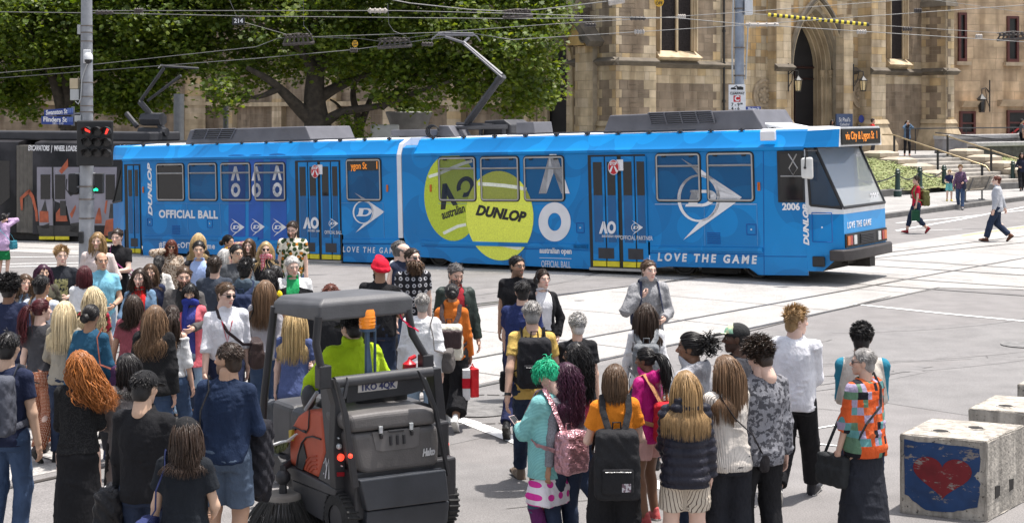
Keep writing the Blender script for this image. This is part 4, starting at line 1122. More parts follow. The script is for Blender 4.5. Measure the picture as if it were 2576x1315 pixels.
wavy("lettering","ygon St",z2(838,390),.24,LEDO,.022,width=.75,bold=.003);wavy("lettering","1",z2(992,385),.27,LEDO,.022,width=.8,bold=.003)
(s0,za),(s1,zb)=S(z5(285,330)),S(z5(490,700))
mb=MB();mb.loft([[T.w(s,t,z)for s,z in((s0,za),(s1,za),(s1,zb),(s0,zb))]for t in(.002,.03)]);fr=mb.build("cab_window",BLACKR,tram,bevel=.06,seg=4)
(s0,za),(s1,zb)=S(z5(306,350)),S(z5(474,682))
mb=MB();mb.loft([[T.w(s,t,z)for s,z in((s0,za),(s1,za),(s1,zb),(s0,zb))]for t in(.029,.034)]);mb.build("pane",GLASSD,fr)
mb=MB()
lz=lambda x,y:(lambda q:T.w(q[0],.036,q[1]))(S(z5(x,y),.036))
for pl in([(365,352),(432,455),(400,503),(370,455),(425,352)],):mb.tube([lz(*p)for p in pl],.014,4)
mb.tube([lz(310,512),lz(474,512)],.014,4);mb.build("lattice",ALU,fr)
def door(tl,br,cols,zf,sill_y,nleaf):
 """tl/br: opening corners, cols: the panel edges at the top (photo px function zf)"""
 (s0,za),(s1,zb)=S(tl),S(br)
 mb=MB();mb.loft([[T.w(s,t,z)for s,z in((s0,za),(s1,za),(s1,zb),(s0,zb))]for t in(.001,.008)])
 fr=mb.build("door_surround",BLACKI,tram)
 out=[]
 for a,b in cols:
  p0,p1=S(zf(a,(tl[1])),0)[0],S(zf(b,tl[1]),0)[0]
  sa=S((zf(a,0)[0],tl[1]))[0];sb=S((zf(b,0)[0],tl[1]))[0]
  d=MB();d.mi=0;H=za-.04-(zb+.16)
  d.loft([[T.w(s,t,z)for s,z in((sa+.01,za-.04),(sb-.01,za-.04),(sb-.01,zb+.16),(sa+.01,zb+.16))]for t in(.009,.03)])
  dl=szattr(d.build("door",BLUE,tram,bevel=.008))
  m=(sb-sa)*.18
  g=MB();g.loft([[T.w(s,t,z)for s,z in((sa+m,za-.16),(sb-m,za-.16),(sb-m,za-.16-H*.32),(sa+m,za-.16-H*.32))]for t in(.0301,.036)]);g.build("pane",GLASSD,dl)
  g=MB();g.loft([[T.w(s,t,z)for s,z in((sa+m,za-.165-H*.32),(sb-m,za-.165-H*.32),(sb-m,za-.16-H*.77),(sa+m,za-.16-H*.77))]for t in(.0301,.034)]);g.build("pane",DOORF,dl)
  y=MB();y.loft([[T.w(s,t,z)for s,z in((sa+.01,zb+.15),(sb-.01,zb+.15),(sb-.01,zb+.03),(sa+.01,zb+.03))]for t in(.009,.04)]);y.build("kick_plate",YEL,dl)
  out.append((sa,sb))
 for(a,_),(_,b)in((out[i],out[i+1])for i in range(0,len(out)-1,2)):
  v=MB();v.loft([[T.w(s,t,z)for s,z in((a+(b-a)*.22,zb+.45),(a+(b-a)*.8,zb+.45),(a+(b-a)*.8,zb+.21),(a+(b-a)*.22,zb+.21))]for t in(.0301,.038)]);v.build("door_vent",GREYD,tram)
 st=MB();st.loft([[T.w(s,t,z)for s,t in((s0,.0),(s0,.06),(s1,.06),(s1,.0))]for z in(zb-.06,zb)]);st.build("door_step",ALU,tram)
 return fr
DOORF=M("door_film",(.006,.10,.27),.15,.1,2.0)
door(z2(297,345),z2(700,1192),[(325,406),(410,492),(512,600),(604,672)],z2,0,4)
door(z4(100,275),z4(572,1168),[(125,232),(236,335),(360,466),(470,562)],z4,0,4)
door(z1(125,388),z1(282,1172),[(155,208),(214,258)],z1,0,2)
def octa(name,c,r,board=True):
 s,z=S(c,.05);mb=MB();mb.loft([[T.w(s+r*.92*math.cos(a),t,z+r*1.1*math.sin(a))for a in np.linspace(0,2*math.pi,24,endpoint=False)]for t in(.045,.06)])
 sg=mb.build(name,M("stop_red",(.50,.012,.02),.4,.08,4),tram,smooth=40)
 mb=MB();mb.loft([[T.w(s+r*.92*q*math.cos(a),.0605,z+r*1.1*q*math.sin(a))for a in np.linspace(0,2*math.pi,24,endpoint=False)]for q in(.93,1.0)],cap=False);mb.build("sign_rim",WHITE,sg)
 text("lettering","STOP",r*.62,lambda x,y,l:T.w(s+x*.8,.0605+l,z+r*.52+y),WHITE,sg,bold=.004)
 mb=MB()
 for k in(-1,1):
  mb.prism([T.w(s+k*r*a,.061,z+r*b)for a,b in((.05,.2),(.25,.2),(.75,-.55),(.45,-.75))],T.n*.002)
 mb.build("feet_symbol",WHITE,sg)
 mb=MB();mb.loft([[T.w(s+q,t,z+b)for q,b in((r*.5,r*1.12),(r*1.6,r*1.12),(r*1.6,-r*.5),(r*.5,-r*.5))]for t in(.036,.044)]);mb.build("sign_board",WHITE,sg)
octa("stop_sign",z2(468,435),.155);octa("stop_sign",z4(303,370),.155)
bal=MB()
def ellipse(c,rx,ry,n=48,rot=0):
 ca,sa=math.cos(rad(rot)),math.sin(rad(rot))
 return[z3(c[0]+rx*math.cos(a)*ca-ry*math.sin(a)*sa,c[1]+rx*math.cos(a)*sa+ry*math.sin(a)*ca)for a in np.linspace(0,2*math.pi,n,endpoint=False)]
b1=deco("tennis_ball_print",[ellipse((442,655),236,370,rot=-3)],M("ball_felt_greener",(.56,.66,.065),.95,.14,30.0,.6,110),.004)
b2=deco("tennis_ball_print",[ellipse((846,810),286,380,rot=-4)],FELT,.0085)
def band(pts,w):
 L_,R_=[],[]
 for i,p in enumerate(pts):
  a,b=pts[max(i-1,0)],pts[min(i+1,len(pts)-1)];d=math.hypot(b[0]-a[0],b[1]-a[1]);n=(-(b[1]-a[1])/d,(b[0]-a[0])/d)
  L_.append((p[0]+n[0]*w,p[1]+n[1]*w));R_.append((p[0]-n[0]*w,p[1]-n[1]*w))
 return[[z3(*L_[i]),z3(*L_[i+1]),z3(*R_[i+1]),z3(*R_[i])]for i in range(len(pts)-1)]
deco("ball_seam_print",band([(243,480),(330,455),(430,410),(530,370),(612,345)],13)+band([(368,960),(430,930),(490,900),(560,885)],13),SEAM,.0075)
deco("ball_seam_print",band([(662,540),(760,545),(880,555),(1000,570),(1072,588)],15)+band([(640,1040),(760,1045),(880,1060),(1000,1085),(1030,1080)],14),SEAM,.0122)
wavy("lettering","DUNLOP",z3(845,795),.37,BLACKI,.0123,rot=-6.5,shear=.3,bold=.02,fit=1.5,sy=.9)
wavy("lettering","australian",z3(452,778),.30,BLACKI,.0078,rot=15,bold=.008,fit=.74)
deco("logo",[[z3(*p)for p in pl]for pl in([(345,760),(360,540),(395,535),(405,600),(385,755)],[(395,535),(490,718),(450,725),(372,590)])]+
 ringpoly((555,565),75,88,40,50,30,-200,110,tf=lambda x,y:z3(x,y+(x-555)*-.15)),BLACKI,.0079)
deco("logo",[[z3(*p)for p in pl]for pl in([(1178,622),(1270,285),(1310,285),(1310,440),(1300,455),(1242,622)],[(1300,285),(1325,285),(1440,622),(1370,622),(1305,440)])]+
 ringpoly((1312,862),136,166,57,76,44,tf=z3),WHITE,.0105)
wavy("lettering","australian open",z3(1320,1108),.19,WHITE,.006,bold=.006,fit=.9)
wavy("lettering","OFFICIAL BALL",z3(1322,1225),.22,WHITE,.006,fit=.82)
deco("underline",[[z3(1183,1164),z3(1455,1172),z3(1455,1176),z3(1183,1168)]],WHITE,.006)
deco("underline",[[z4(628,658),z4(1428,658),z4(1428,661),z4(628,661)]],WHITE,.004)
def flying(tf,cx,cy,k,lift=.0105,hole=BLUE):
 g=lambda x,y:tf(cx+(x-980)*k,cy+(y-612)*k)
 P_=ringpoly((972,612),168,186,143,170,36,tf=lambda x,y:g(x+(0 if x>972 else 0),y))
 arc=[(972+146*math.cos(a),612+172*math.sin(a))for a in np.linspace(rad(-62),rad(62),14)]
 for i in range(len(arc)-1):
  P_.append([g(*arc[i]),g(1310 if i in()else arc[i][0]*.0+1310,605),g(*arc[i+1])])
 P_.append([g(835,302),g(1000,395),g(1060,440),g(1040,458),g(970,430),g(925,378)])
 P_.append([g(1310,605),g(1250,655),g(850,940),g(985,790),g(1040,762)])
 P_.append([g(1060,440),g(1310,605),g(1040,458)])
 P_+=[[g(908,548),g(985,548),g(955,678),g(865,678),g(872,658),g(890,655),g(912,568),g(902,566)]]
 P_+=ringpoly((1010,613),98,66,50,42,16,-90,90,tf=lambda x,y:g(x-(y-613)*.35,y))
 P_+=[[g(980,547),g(1036,547),g(1030,571),g(976,571)],[g(960,655),g(1000,655),g(992,678),g(955,678)]]
 return deco("logo",P_,WHITE,lift)
flying(z4,980,612,1.0);flying(z2,880,780,.53,.006);flying(z1,1100,938,.24,.0065);flying(z1,1278,935,.24,.0065);flying(z2,146,908,.24,.0065)
flying(z2,612,876,.16,.041);flying(z4,474,842,.18,.041)
for a,b in((1040,1187),(1216,1345)):
 deco("ball_tube_print",[[z1(a,320),z1(b,320),z1(b,1040),z1(a,1060)]],CAN,.003)
 deco("tube_lid_print",[[z1((a+b)/2+(b-a)*.56*math.cos(q),318+17*math.sin(q))for q in np.linspace(0,2*math.pi,24,endpoint=False)]],CANL,.0055)
deco("ball_tube_print",[[z2(85,305),z2(222,302),z2(228,1010),z2(90,1020)]],CAN,.003)
deco("tube_lid_print",[[z2(148+76*math.cos(q),300+17*math.sin(q))for q in np.linspace(0,2*math.pi,24,endpoint=False)]],CANL,.0055)
def ao(tf,x,ya,yb,w,lift=.0105):
 """stacked A and O"""
 h=yb-ya
 deco("logo",[[tf(x-w,ya+h*.47),tf(x-w*.25,ya),tf(x+w*.0,ya),tf(x+w*.1,ya+h*.17),tf(x-w*.45,ya+h*.47)],
 [tf(x-w*.1,ya),tf(x+w*.25,ya),tf(x+w,ya+h*.47),tf(x+w*.45,ya+h*.47),tf(x-.02*w,ya+h*.15)]]+
 ringpoly((x+w*.05,ya+h*.78),w,h*.23,w*.48,h*.11,28,tf=tf),WHITE,lift)
ao(z1,1100,405,670,40);ao(z1,1282,405,672,40);ao(z2,145,385,648,40)
for tf,xx,yy in((z2,432,872),(z4,255,842)):
 deco("logo",[[tf(xx-66,yy+48),tf(xx-38,yy-48),tf(xx-26,yy-48),tf(xx-24,yy-12),tf(xx-46,yy+48)],[tf(xx-34,yy-48),tf(xx-22,yy-48),tf(xx+2,yy+48),tf(xx-18,yy+48),tf(xx-32,yy-5)]]+
 ringpoly((xx+32,yy),34,50,16,26,26,tf=tf),WHITE,.041)
wavy("lettering","OFFICIAL BALL",z2(620,953),.13,WHITE,.041,width=.7);wavy("lettering","OFFICIAL PARTNER",z4(482,925),.13,WHITE,.041,width=.75)
wavy("lettering","australian open",z2(456,936),.10,WHITE,.041,width=.7);wavy("lettering","australian open",z4(285,908),.11,WHITE,.041,width=.75)
wavy("lettering","DUNLOP",z1(352,615),.44,WHITE,.006,rot=90,shear=.25,bold=.02,fit=1.52,sy=.52)
wavy("lettering","OFFICIAL BALL",z1(682,828),.30,WHITE,.006,bold=.012,spacing=1.08,fit=2.42)
wavy("lettering","#FabricOfTheGame",z1(672,1098),.22,WHITE,.006,bold=.006,spacing=1.2,fit=2.3)
wavy("lettering","LOVE THE GAME",z2(930,1103),.20,WHITE,.006,bold=.004,spacing=1.55,shear=.12,fit=1.84)
wavy("lettering","LOVE THE GAME",z4(1026,1086),.24,WHITE,.006,bold=.01,spacing=1.5,shear=.15,fit=2.44)
wavy("lettering","DUNLOP",z5(495,866),.31,WHITE,.006,rot=90,shear=.25,bold=.016,fit=.86,sy=.52)
wavy("lettering","2006",z5(386,733),.20,WHITE,.006,bold=.008)
LIN=M("panel_seam",(.004,.10,.36),.5,.1,4)
def line(a,b,w=.014,m=LIN,t=.006,name="panel_trim"):
 (s0,za),(s1,zb)=S(a),S(b);mb=MB();mb.tube([T.w(s0,t,za),T.w(s1,t,zb)],w,4);return mb.build(name,m,tram)
for a,b in((z1(300,1010),z1(1300,1022)),(z2(0,1015),z2(290,1018)),(z2(708,1008),z2(1165,1008)),(z3(180,1015),z3(1592,1050)),(z4(598,985),z4(1475,996)),(z4(-5,970),z4(98,972))):
 (s0,za),(s1,zb)=S(a),S(b);mb=MB();mb.loft([[T.w(s,t,z)for t,z in((.0,zz),(.035,zz-.015),(.035,zz-.1),(.0,zz-.11))]for s,zz in((s0,za),(s1,zb))]);szattr(mb.build("rub_rail",BLUE,tram))
SEAMH=M("seam_highlight",(.09,.27,.55),.4,.15,6)  # real panel joints, drawn pale as a painted highlight
for a,b in((z4(1015,680),z4(1022,985)),(z1(674,730),z1(690,1010)),(z1(962,730),z1(978,1012)),(z3(668,705),z3(684,1015)),(z2(1046,703),z2(1056,1000)),(z1(405,729),z1(1240,730)),(z3(325,706),z3(1400,711)),(z2(690,702),z2(1046,703)),(z4(1428,660),z4(1434,985))):line(a,b,.008,SEAMH,.004,"panel_seam")
for a,b in((z5(186,320),z5(192,1220)),(z5(0,1086),z5(500,1090)),(z3(185,1068),z3(1600,1105)),(z4(590,1040),z4(1480,1052)),(z2(708,1050),z2(1165,1050))):line(a,b,.008,LIN,.004,"panel_seam")
def hatch(c,w=.17,h=.17):
 s,z=S(c);mb=MB()
 for a,b in(((-w,h),(w,h)),((w,h),(w,-h)),((w,-h),(-w,-h)),((-w,-h),(-w,h))):mb.tube([T.w(s+a[0],.004,z+a[1]),T.w(s+b[0],.004,z+b[1])],.011,4)
 mb.mi=1;mb.ball(T.w(s,.006,z),.02,8);mb.mi=0
 mb.build("hatch",[LIN,WHITE],tram)
hatch(z1(350,893),.10,.10);hatch(z1(875,905),.10,.11);hatch(z3(1530,912),.10,.11);hatch(z4(1385,857),.11,.11);hatch(z5(610,880),.22,.30)
for c in(z1(580,960),z4(1090,925)):
 s,z=S(c);mb=MB()
 for k in range(6):mb.tube([T.w(s-.16,.006,z-.11+k*.044),T.w(s+.16,.006,z-.11+k*.044)],.012,4)
 mb.build("vent_grille",LIN,tram)
for c in(z1(295,610),z2(1083,578),z3(264,577),z4(1447,520),z5(155,585)):
 s,z=S(c);mb=MB();mb.loft([[T.w(s+a,t,z+b)for a,b in((-.028,-.09),(.028,-.09),(.028,.09),(-.028,.09))]for t in(.0,.035)]);mb.build("marker_lamp",ORANGE,tram,bevel=.012)
s,z=S(z5(648,1130));mb=MB();mb.loft([[nP(.25+a,-.06,.42+b)+T.n*t for a,b in((-.14,-.11),(.14,-.11),(.14,.11),(-.14,.11))]for t in(-.0,.05)]);mb.build("tow_socket",BLACKR,tram,bevel=.03)
s,z=S(z5(228,222),-.05);mb=MB();mb.loft([[T.w(s+a,.05,z+b)for a,b in((-.17,-.1),(.17,-.1),(.17,.1),(-.17,.1))],[T.w(s+a,-.05,z+b)for a,b in((-.17,-.1),(.17,-.1),(.17,.16),(-.17,.16))]]);mb.build("roof_marker",WHITE,tram,bevel=.02)
s,z=S(z5(500,450),.28);mb=MB();mb.loft([[T.w(s+a,t,z+b)for a,b in((-.13,-.22),(.13,-.24),(.13,.22),(-.13,.2))]for t in(.22,.32)])
mi=mb.build("mirror",M("mirror_shell",(.62,.62,.6),.4,.1,6),tram,bevel=.05,seg=3)
mb=MB();mb.tube([T.w(s+.1,.0,z+.34),T.w(s,.27,z+.34),T.w(s,.27,z+.05)],.02,6);mb.tube([T.w(s,.33,z+.25),T.w(s-.02,.335,z)],.012,5);mb.ball(T.w(s-.02,.335,z),.03,8)
mb.build("mirror_arm",BLACKR,mi)
mb=MB();mb.X=lambda p:T.w(p.x,-p.y,p.z)
for a,b in((s_re,s_r1),(s_f0,s_fe)):mb.box(a+.05,b-.05,.35,WID-.35,.42,ZB-.003)
mb.build("underframe",UNDER,tram)
def bogie(sc):
 mb=MB();mb.X=lambda p:T.w(sc+p.x,-p.y,p.z)
 for y in(.5,WID-.5):mb.box(-1.3,1.3,y-.12,y+.1,.2,.48);mb.box(-.45,.45,y-.16,y+.14,.06,.3)
 mb.box(-.25,.25,.5,WID-.5,.25,.6)
 for x in(-.55,.5):mb.tube([Vector((x,.34,.1)),Vector((x,.34,.6))],.04,6)
 bo=mb.build("bogie",UNDER,tram,bevel=.02)
 for x in(-.9,.9):
  for y in(.46,WID-.46):
   w_=MB();o_=T.w(sc+x,-y,.335);w_.X=lambda p,o_=o_:o_+T.U*p.x+T.n*-p.y+T.Z*p.z
   w_.lathe((0,0,0),[(.02,-.08),(.12,-.085),(.14,-.05),(.26,-.05),(.29,-.075),(.33,-.075),(.335,.05),(.02,.06)],24,'y');w_.build("wheel",WHEEL,bo,smooth=40)
bogie(S((505,640))[0]);bogie((s_r1+s_f0)/2);bogie(S((1792,700))[0])
 # ---------------------------------------------------------------- dark tram behind
B=Frame((-15.87,50.0,0),(.9,-.44,0));bz=-.80
dtram=empty("tram",B.w(0,-1.3,bz),"dark low-floor tram with orange excavator pictures, partly hidden by the signal pole","tram")
def smoke_mat():
 m=M("smoke_wrap",(.03,.032,.042),.5,.1,1.0,spec=.2);nt,N,L=nodes_of(m);tc=[n for n in N if n.type=='TEX_COORD'][0]
 n=N.new("ShaderNodeTexNoise");n.inputs["Scale"].default_value=.9;n.inputs["Detail"].default_value=7;L.new(tc.outputs["Object"],n.inputs["Vector"])
 r=N.new("ShaderNodeValToRGB");r.color_ramp.elements[0].position=.38;r.color_ramp.elements[0].color=(.008,.008,.009,1);r.color_ramp.elements[1].position=.72;r.color_ramp.elements[1].color=(.05,.047,.052,1)
 L.new(n.outputs["Fac"],r.inputs[0]);L.new(r.outputs[0],N[m["base"]].inputs[6]);return m
SMOKE=smoke_mat();LILAC=M("pale_door_wrap",(.22,.21,.25),.4,.2,1.5);EXO=M("excavator_orange_print",(.34,.075,.03),.45,.35,5);EXD=M("excavator_dark_print",(.03,.028,.028),.5,.3,5)
bb=lambda x,y:(x*.2583,352.2+y*.2583)
def BP(p,t):s,z=B.side(p[0],p[1],t);return B.w(s,t,z)
def bbody(name,x0,x1):
 s0,s1=B.side(x0,500)[0],B.side(x1,500)[0];mb=MB()
 mb.loft([[B.w(s,t,z+bz)for t,z in((0,.28),(0,3.05),(-.12,3.35),(-.4,3.42),(-2.25,3.42),(-2.53,3.35),(-2.65,3.05),(-2.65,.28))]for s in(s0,s1)]);mb.build(name,SMOKE,dtram,smooth=30)
bbody("body",-170,40);bbody("body",82,620)
mb=MB();prev=None
for k in range(9):
 s=B.side(40.5+k*5.1,500)[0];i=.06*(k%2)+.02;r=[B.w(s,t,z+bz)for t,z in((-i,.3),(-i,3.25),(-2.6,3.25),(-2.6,.3))]
 if prev:mb.loft([prev,r],cap=False)
 prev=r
mb.build("bellows",M("bellows_grey",(.13,.12,.105),.8,.2,4),dtram)
def bdeco(name,polys,mat_,t,th=.004):
 for pl in polys:mb=MB();mb.prism([BP(bb(*q),t)for q in pl],B.n*th);o=mb.build(name,mat_,dtram)
 return o
bdeco("door",[[(360,262),(505,262),(505,560),(530,600),(520,830),(385,830),(360,560)]],LILAC,.004);bdeco("door",[[(518,262),(770,262),(770,830),(690,830),(650,640),(530,590)]],LILAC,.004)
bdeco("side_panel",[[(915,262),(1140,262),(1110,830),(915,830)]],LILAC,.004)
for a,b,c,d in((397,490,335,575),(537,635,335,575),(1030,1118,335,580)):bdeco("window",[[(a,c),(b,c),(b,d),(a,d)]],GLASSD,.009,.012)
bdeco("window_band",[[(0,200),(95,200),(95,560),(0,640)]],GLASSD,.004)
bdeco("excavator_arm_print",[[(205,685),(193,560),(265,490),(290,478),(300,500),(222,570),(222,680)],[(288,478),(330,540),(365,690),(375,790),(350,790),(340,690),(305,560),(270,510)],[(575,300),(662,180),(664,260),(600,330)],[(1015,700),(1030,590),(1048,585),(1030,720)]],EXO,.010)
bdeco("excavator_print",[[(385,800),(385,690),(470,690),(475,800)],[(545,790),(545,710),(600,640),(640,700),(660,790)],[(680,720),(735,630),(740,660),(700,760)],[(925,810),(930,760),(960,660),(975,660),(990,760),(990,810)],[(1010,930),(1030,780),(1110,760),(1125,830),(1110,930)]],EXO,.010)
bdeco("excavator_dark_shape_print",[[(400,690),(440,580),(460,690)],[(585,735),(585,590),(640,590),(645,735)],[(380,850),(480,805),(480,860)],[(680,890),(690,810),(770,800),(770,900)],[(1060,760),(1075,620),(1115,620),(1110,760)],[(360,830),(760,830),(760,935),(385,935)]],EXD,.012)  # dark shapes of the printed excavator picture
bdeco("kick_plate",[[(385,936),(530,936),(530,966),(385,966)],[(540,936),(675,936),(675,968),(540,968)],[(1015,955),(1112,955),(1112,985),(1015,985)]],YEL,.014,.02)
bdeco("door_gap",[[(508,262),(517,262),(527,965),(518,965)]],BLACKI,.02)
def btext(body,c,L_,size=.25):
 s0,z0=B.side(*bb(*c),.01);text("lettering",body,size,lambda x,y,l:B.w(s0+x,.005+l,z0+y),WHITE,dtram,fit=L_,shear=.2,bold=.006)
btext("EXCAVATORS  |  WHEEL LOADERS",(525,82),2.3);btext("|  SKID STEERS",(1290,78),1.12*1.0)
mb=MB();s0=B.side(-160,500)[0];mb.box(0,0,0,0,0,0)if False else mb.loft([[B.w(s,t,z+bz)for t,z in((-.5,3.42),(-.5,3.72),(-2.1,3.72),(-2.1,3.42))]for s in(s0,s0+9)])
mb.build("roof_unit",GREYD,dtram,bevel=.05)
def BR(x,y,t=-1.3):s,z=B.side(x,y,t);return B.w(s,t,z)
mb=MB()
for a,b,r in(((415,330),(352,256),.10),((352,256),(412,172),.06),((372,253),(455,190),.05),((352,330),(420,332),.14),((360,300),(410,300),.22),((318,285),(345,318),.09)):mb.tube([BR(*a),BR(*b)],r,7)
mb.tube([BR(405,164,-.6),BR(412,166,-1.3),BR(500,172,-2)],.045,6);mb.tube([BR(405,164,-.6),BR(398,172,-.4)],.025,5);mb.build("pantograph",GREYD,dtram,smooth=40)
mb=MB();s0,s1=B.side(-165,500)[0],B.side(610,500)[0];mb.loft([[B.w(s,t,z+bz)for t,z in((-.2,.05),(-.2,.277),(-2.4,.277),(-2.4,.05))]for s in(s0,s1)]);mb.build("underframe",UNDER,dtram)
 # ---------------------------------------------------------------- signal pole, left
GALV=M("galvanised_steel",(.30,.31,.33),.55,.28,3.5,.12,30,metal=.35)
BLKP=M("signal_black",(.016,.016,.017),.55,.15,8)
zl1=lambda x,y:(x*.3347,y*.3347)
ZP=30.6;pb_=at(218,600,ZP);pbx=pb_.x;pzg=float(gz(pbx,ZP))
pole=empty("signal_pole",(pbx,ZP,pzg),"tall galvanised pole carrying street signs, a camera and a nine-lamp traffic signal","pole")
mb=MB();mb.lathe((pbx,ZP,0),[(.30,pzg),(.30,pzg+.04),(.165,pzg+.06),(.152,1.2),(.13,3.4),(.108,6.2),(.01,6.21)],20);mb.build("shaft",GALV,pole,smooth=40)
mb=MB()
for y in(195,245,310,620,725,795,840):p_=at(218,y*.3347,ZP);r=.108+(6.2-p_.z)/2.8*.022+.004;mb.lathe((pbx,ZP,p_.z),[(r,-.012),(r+.004,-.012),(r+.004,.012),(r,.012)],20,cap=False)
for y in(468,500,548):p_=at(218,y,ZP);mb.lathe((pbx,ZP,p_.z),[(.148,-.014),(.158,-.014),(.158,.014),(.148,.014)],20,cap=False)
mb.build("clamp_band",M("band_steel",(.18,.15,.13),.5,.3,8,metal=.5),pole)
def pbox(name,x0,y0,x1,y1,D,th,mat_,parent=pole,bev=.01):
 a,b=at(x0,y0,D),at(x1,y1,D);mb=MB();mb.box(a.x,b.x,D,D+th,b.z,a.z);return mb.build(name,mat_,parent,bevel=bev)
D_=ZP-.32
sig=pbox("signal_head",192,303,284,417,D_,.06,BLKP,pole,.04)
RLIT=M("red_signal_lit",(1,.03,.02),.4,.05,5,emit=1.4);DLENS=M("dark_lens",(.02,.018,.02),.25,.3,20)
for j,y in enumerate((331,358,385)):
 for i,x in enumerate((221,246,269)):
  c=at(x,y,D_);mb=MB();mb.X=lambda p,c=c:c+Vector((p.x,-p.y,p.z));mb.lathe((0,0,0),[(.085,.004),(.085,.02),(.01,.024)],18,'y')
  lit=j==0 and i!=1;ln=mb.build("lens",DLENS,sig)
  if lit:mb=MB();mb.X=lambda p,c=c:c+Vector((p.x,-p.y,p.z));k_=-1 if i==0 else 1;mb.prism([(-.05,.026,-.04*k_-.02),(.05,.026,.02*k_),(.05,.026,.02*k_+.035),(-.05,.026,-.04*k_+.03)]if i==0 else[(-.035,.026,-.05),(-.0,.026,-.05),(.045,.026,.05),(.0,.026,.06)],(0,.004,0));mb.build("arrow",RLIT,ln)
  v=MB();rr=[]
  for q in(0,1):
   rr.append([c+Vector((.105*math.cos(a),-.02-q*(.20 if abs(a-1.57)<1.2 else .08),.105*math.sin(a)))for a in np.linspace(-.45,3.6,14)])
   rr.append([c+Vector((.098*math.cos(a),-.02-(1-q)*0-q*(.20 if abs(a-1.57)<1.2 else .08),.098*math.sin(a)))for a in np.linspace(-.45,3.6,14)])
  v.loft([rr[0],rr[2],rr[3],rr[1]],cap=False,close=False);v.build("visor",BLKP,sig,smooth=40)
BLUES=M("street_sign_blue",(.014,.045,.23),.4,.1,5)
def ssign(name,pts,words,sub=None):
 D=ZP-.12;q=[at(x,y,D)for x,y in pts];mb=MB();mb.prism(q,(0,.02,0));o=mb.build(name,BLUES,pole);c=(q[0]+q[1]+q[2]+q[3])/4;ex=(q[1]-q[0]).normalized();L_=(q[1]-q[0]).length
 text("lettering",words,.135,lambda x,y,l:c+ex*(x-L_*.07)+Vector((0,-.001-l,y+(.016 if sub else 0))),WHITE,o,fit=L_*.74,bold=.004)
 if sub:text("lettering",sub,.06,lambda x,y,l:c+ex*(x+L_*.02)+Vector((0,-.001-l,y-.062)),WHITE,o,fit=L_*.34)
 m2=MB();e_=q[1]-ex*L_*.12;
 for k in range(3):m2.prism([e_+ex*(-.05+.045*k)+Vector((0,-.002,.0)),e_+ex*(-.01+.045*k)+Vector((0,-.002,.0)),e_+ex*(-.02+.045*k)+Vector((0,-.002,-.10)),e_+ex*(-.05+.045*k)+Vector((0,-.002,-.10))],(0,-.003,0))
 m2.build("emblem",M("emblem_blue",(.10,.16,.42),.4,.1,5),o)
ssign("street_sign",[(111,276),(184,271),(184,287),(111,292)],"Swanston St");ssign("street_sign",[(104,292),(184,294),(184,314),(104,312)],"Flinders St","282 - 210")
mb=MB();mb.tube([at(152,288,ZP-.06),at(205,285,ZP-.06)],.02,5);mb.tube([at(184,268,ZP-.05),at(184,316,ZP-.05)],.035,6);mb.build("sign_bracket",GALV,pole);pbox("junction_box",187,290,203,306,ZP-.14,.1,M("box_grey",(.42,.43,.43),.5,.1,4))
cb=pbox("camera_mount",209,125,227,159,ZP-.16,.06,M("box_white",(.62,.63,.64),.5,.1,4));c=at(222,146,ZP-.30)
mb=MB();mb.lathe(c,[(.01,.115),(.05,.11),(.088,.06),(.092,-.03),(.01,-.031)],18);mb.build("dome_camera",MATS["box_white"],pole,smooth=40);mb=MB();mb.lathe(c,[(.078,-.032),(.075,-.07),(.045,-.11),(.01,-.12)],16);mb.build("camera_lens",GLASSD_,pole,smooth=40)
pbox("control_box",175,197,196,223,ZP-.1,.16,M("box_cream",(.50,.41,.27),.5,.1,4));pbox("control_box",176,224,198,252,ZP-.1,.16,MATS["box_grey"]);pbox("junction_box",194,62,203,86,ZP-.06,.12,MATS["box_grey"])
mb=MB();mb.tube([at(219,162,ZP-.22),at(212,180,ZP-.15),at(206,200,ZP-.13),at(203,248,ZP-.13),at(197,262,ZP-.15),at(190,255,ZP-.1)],.012,5);mb.build("cable",MATS["box_grey"],pole)
bs=pbox("cycle_signal",236,436,258,487,ZP-.05,.16,BLKP,pole,.02);GLIT=M("green_signal_lit",(.02,1,.42),.4,.05,5,emit=1.4)
c=at(241,475,ZP-.06);mb=MB()
for dx in(-.026,.026):mb.tube([c+Vector((dx+.018*math.cos(a),0,-.02+.018*math.sin(a)))for a in np.linspace(0,6.28,9)],.005,4)
mb.tube([c+Vector((-.026,0,-.02)),c+Vector((-.008,0,.012)),c+Vector((.02,0,.012)),c+Vector((.026,0,-.02)),c+Vector((.0,0,-.02)),c+Vector((-.008,0,.012))],.005,4);mb.build("bicycle_symbol",GLIT,bs)
sb=pbox("signal_back",170,436,197,490,ZP-.02,.18,BLKP,pole,.04);mb=MB();mb.tube([at(168,450,ZP),at(166,475,ZP-.05),at(178,492,ZP-.05),at(196,480,ZP-.05),at(202,466,ZP)],.014,5);mb.build("cable",BLKP,pole)
mb=MB()
for y in(436,470):mb.tube([at(190,y,ZP),at(240,y,ZP)],.02,5)
mb.build("signal_bracket",GALV,pole)
pbox("push_button",197,582,208,612,ZP-.22,.12,BLKP,pole,.02)
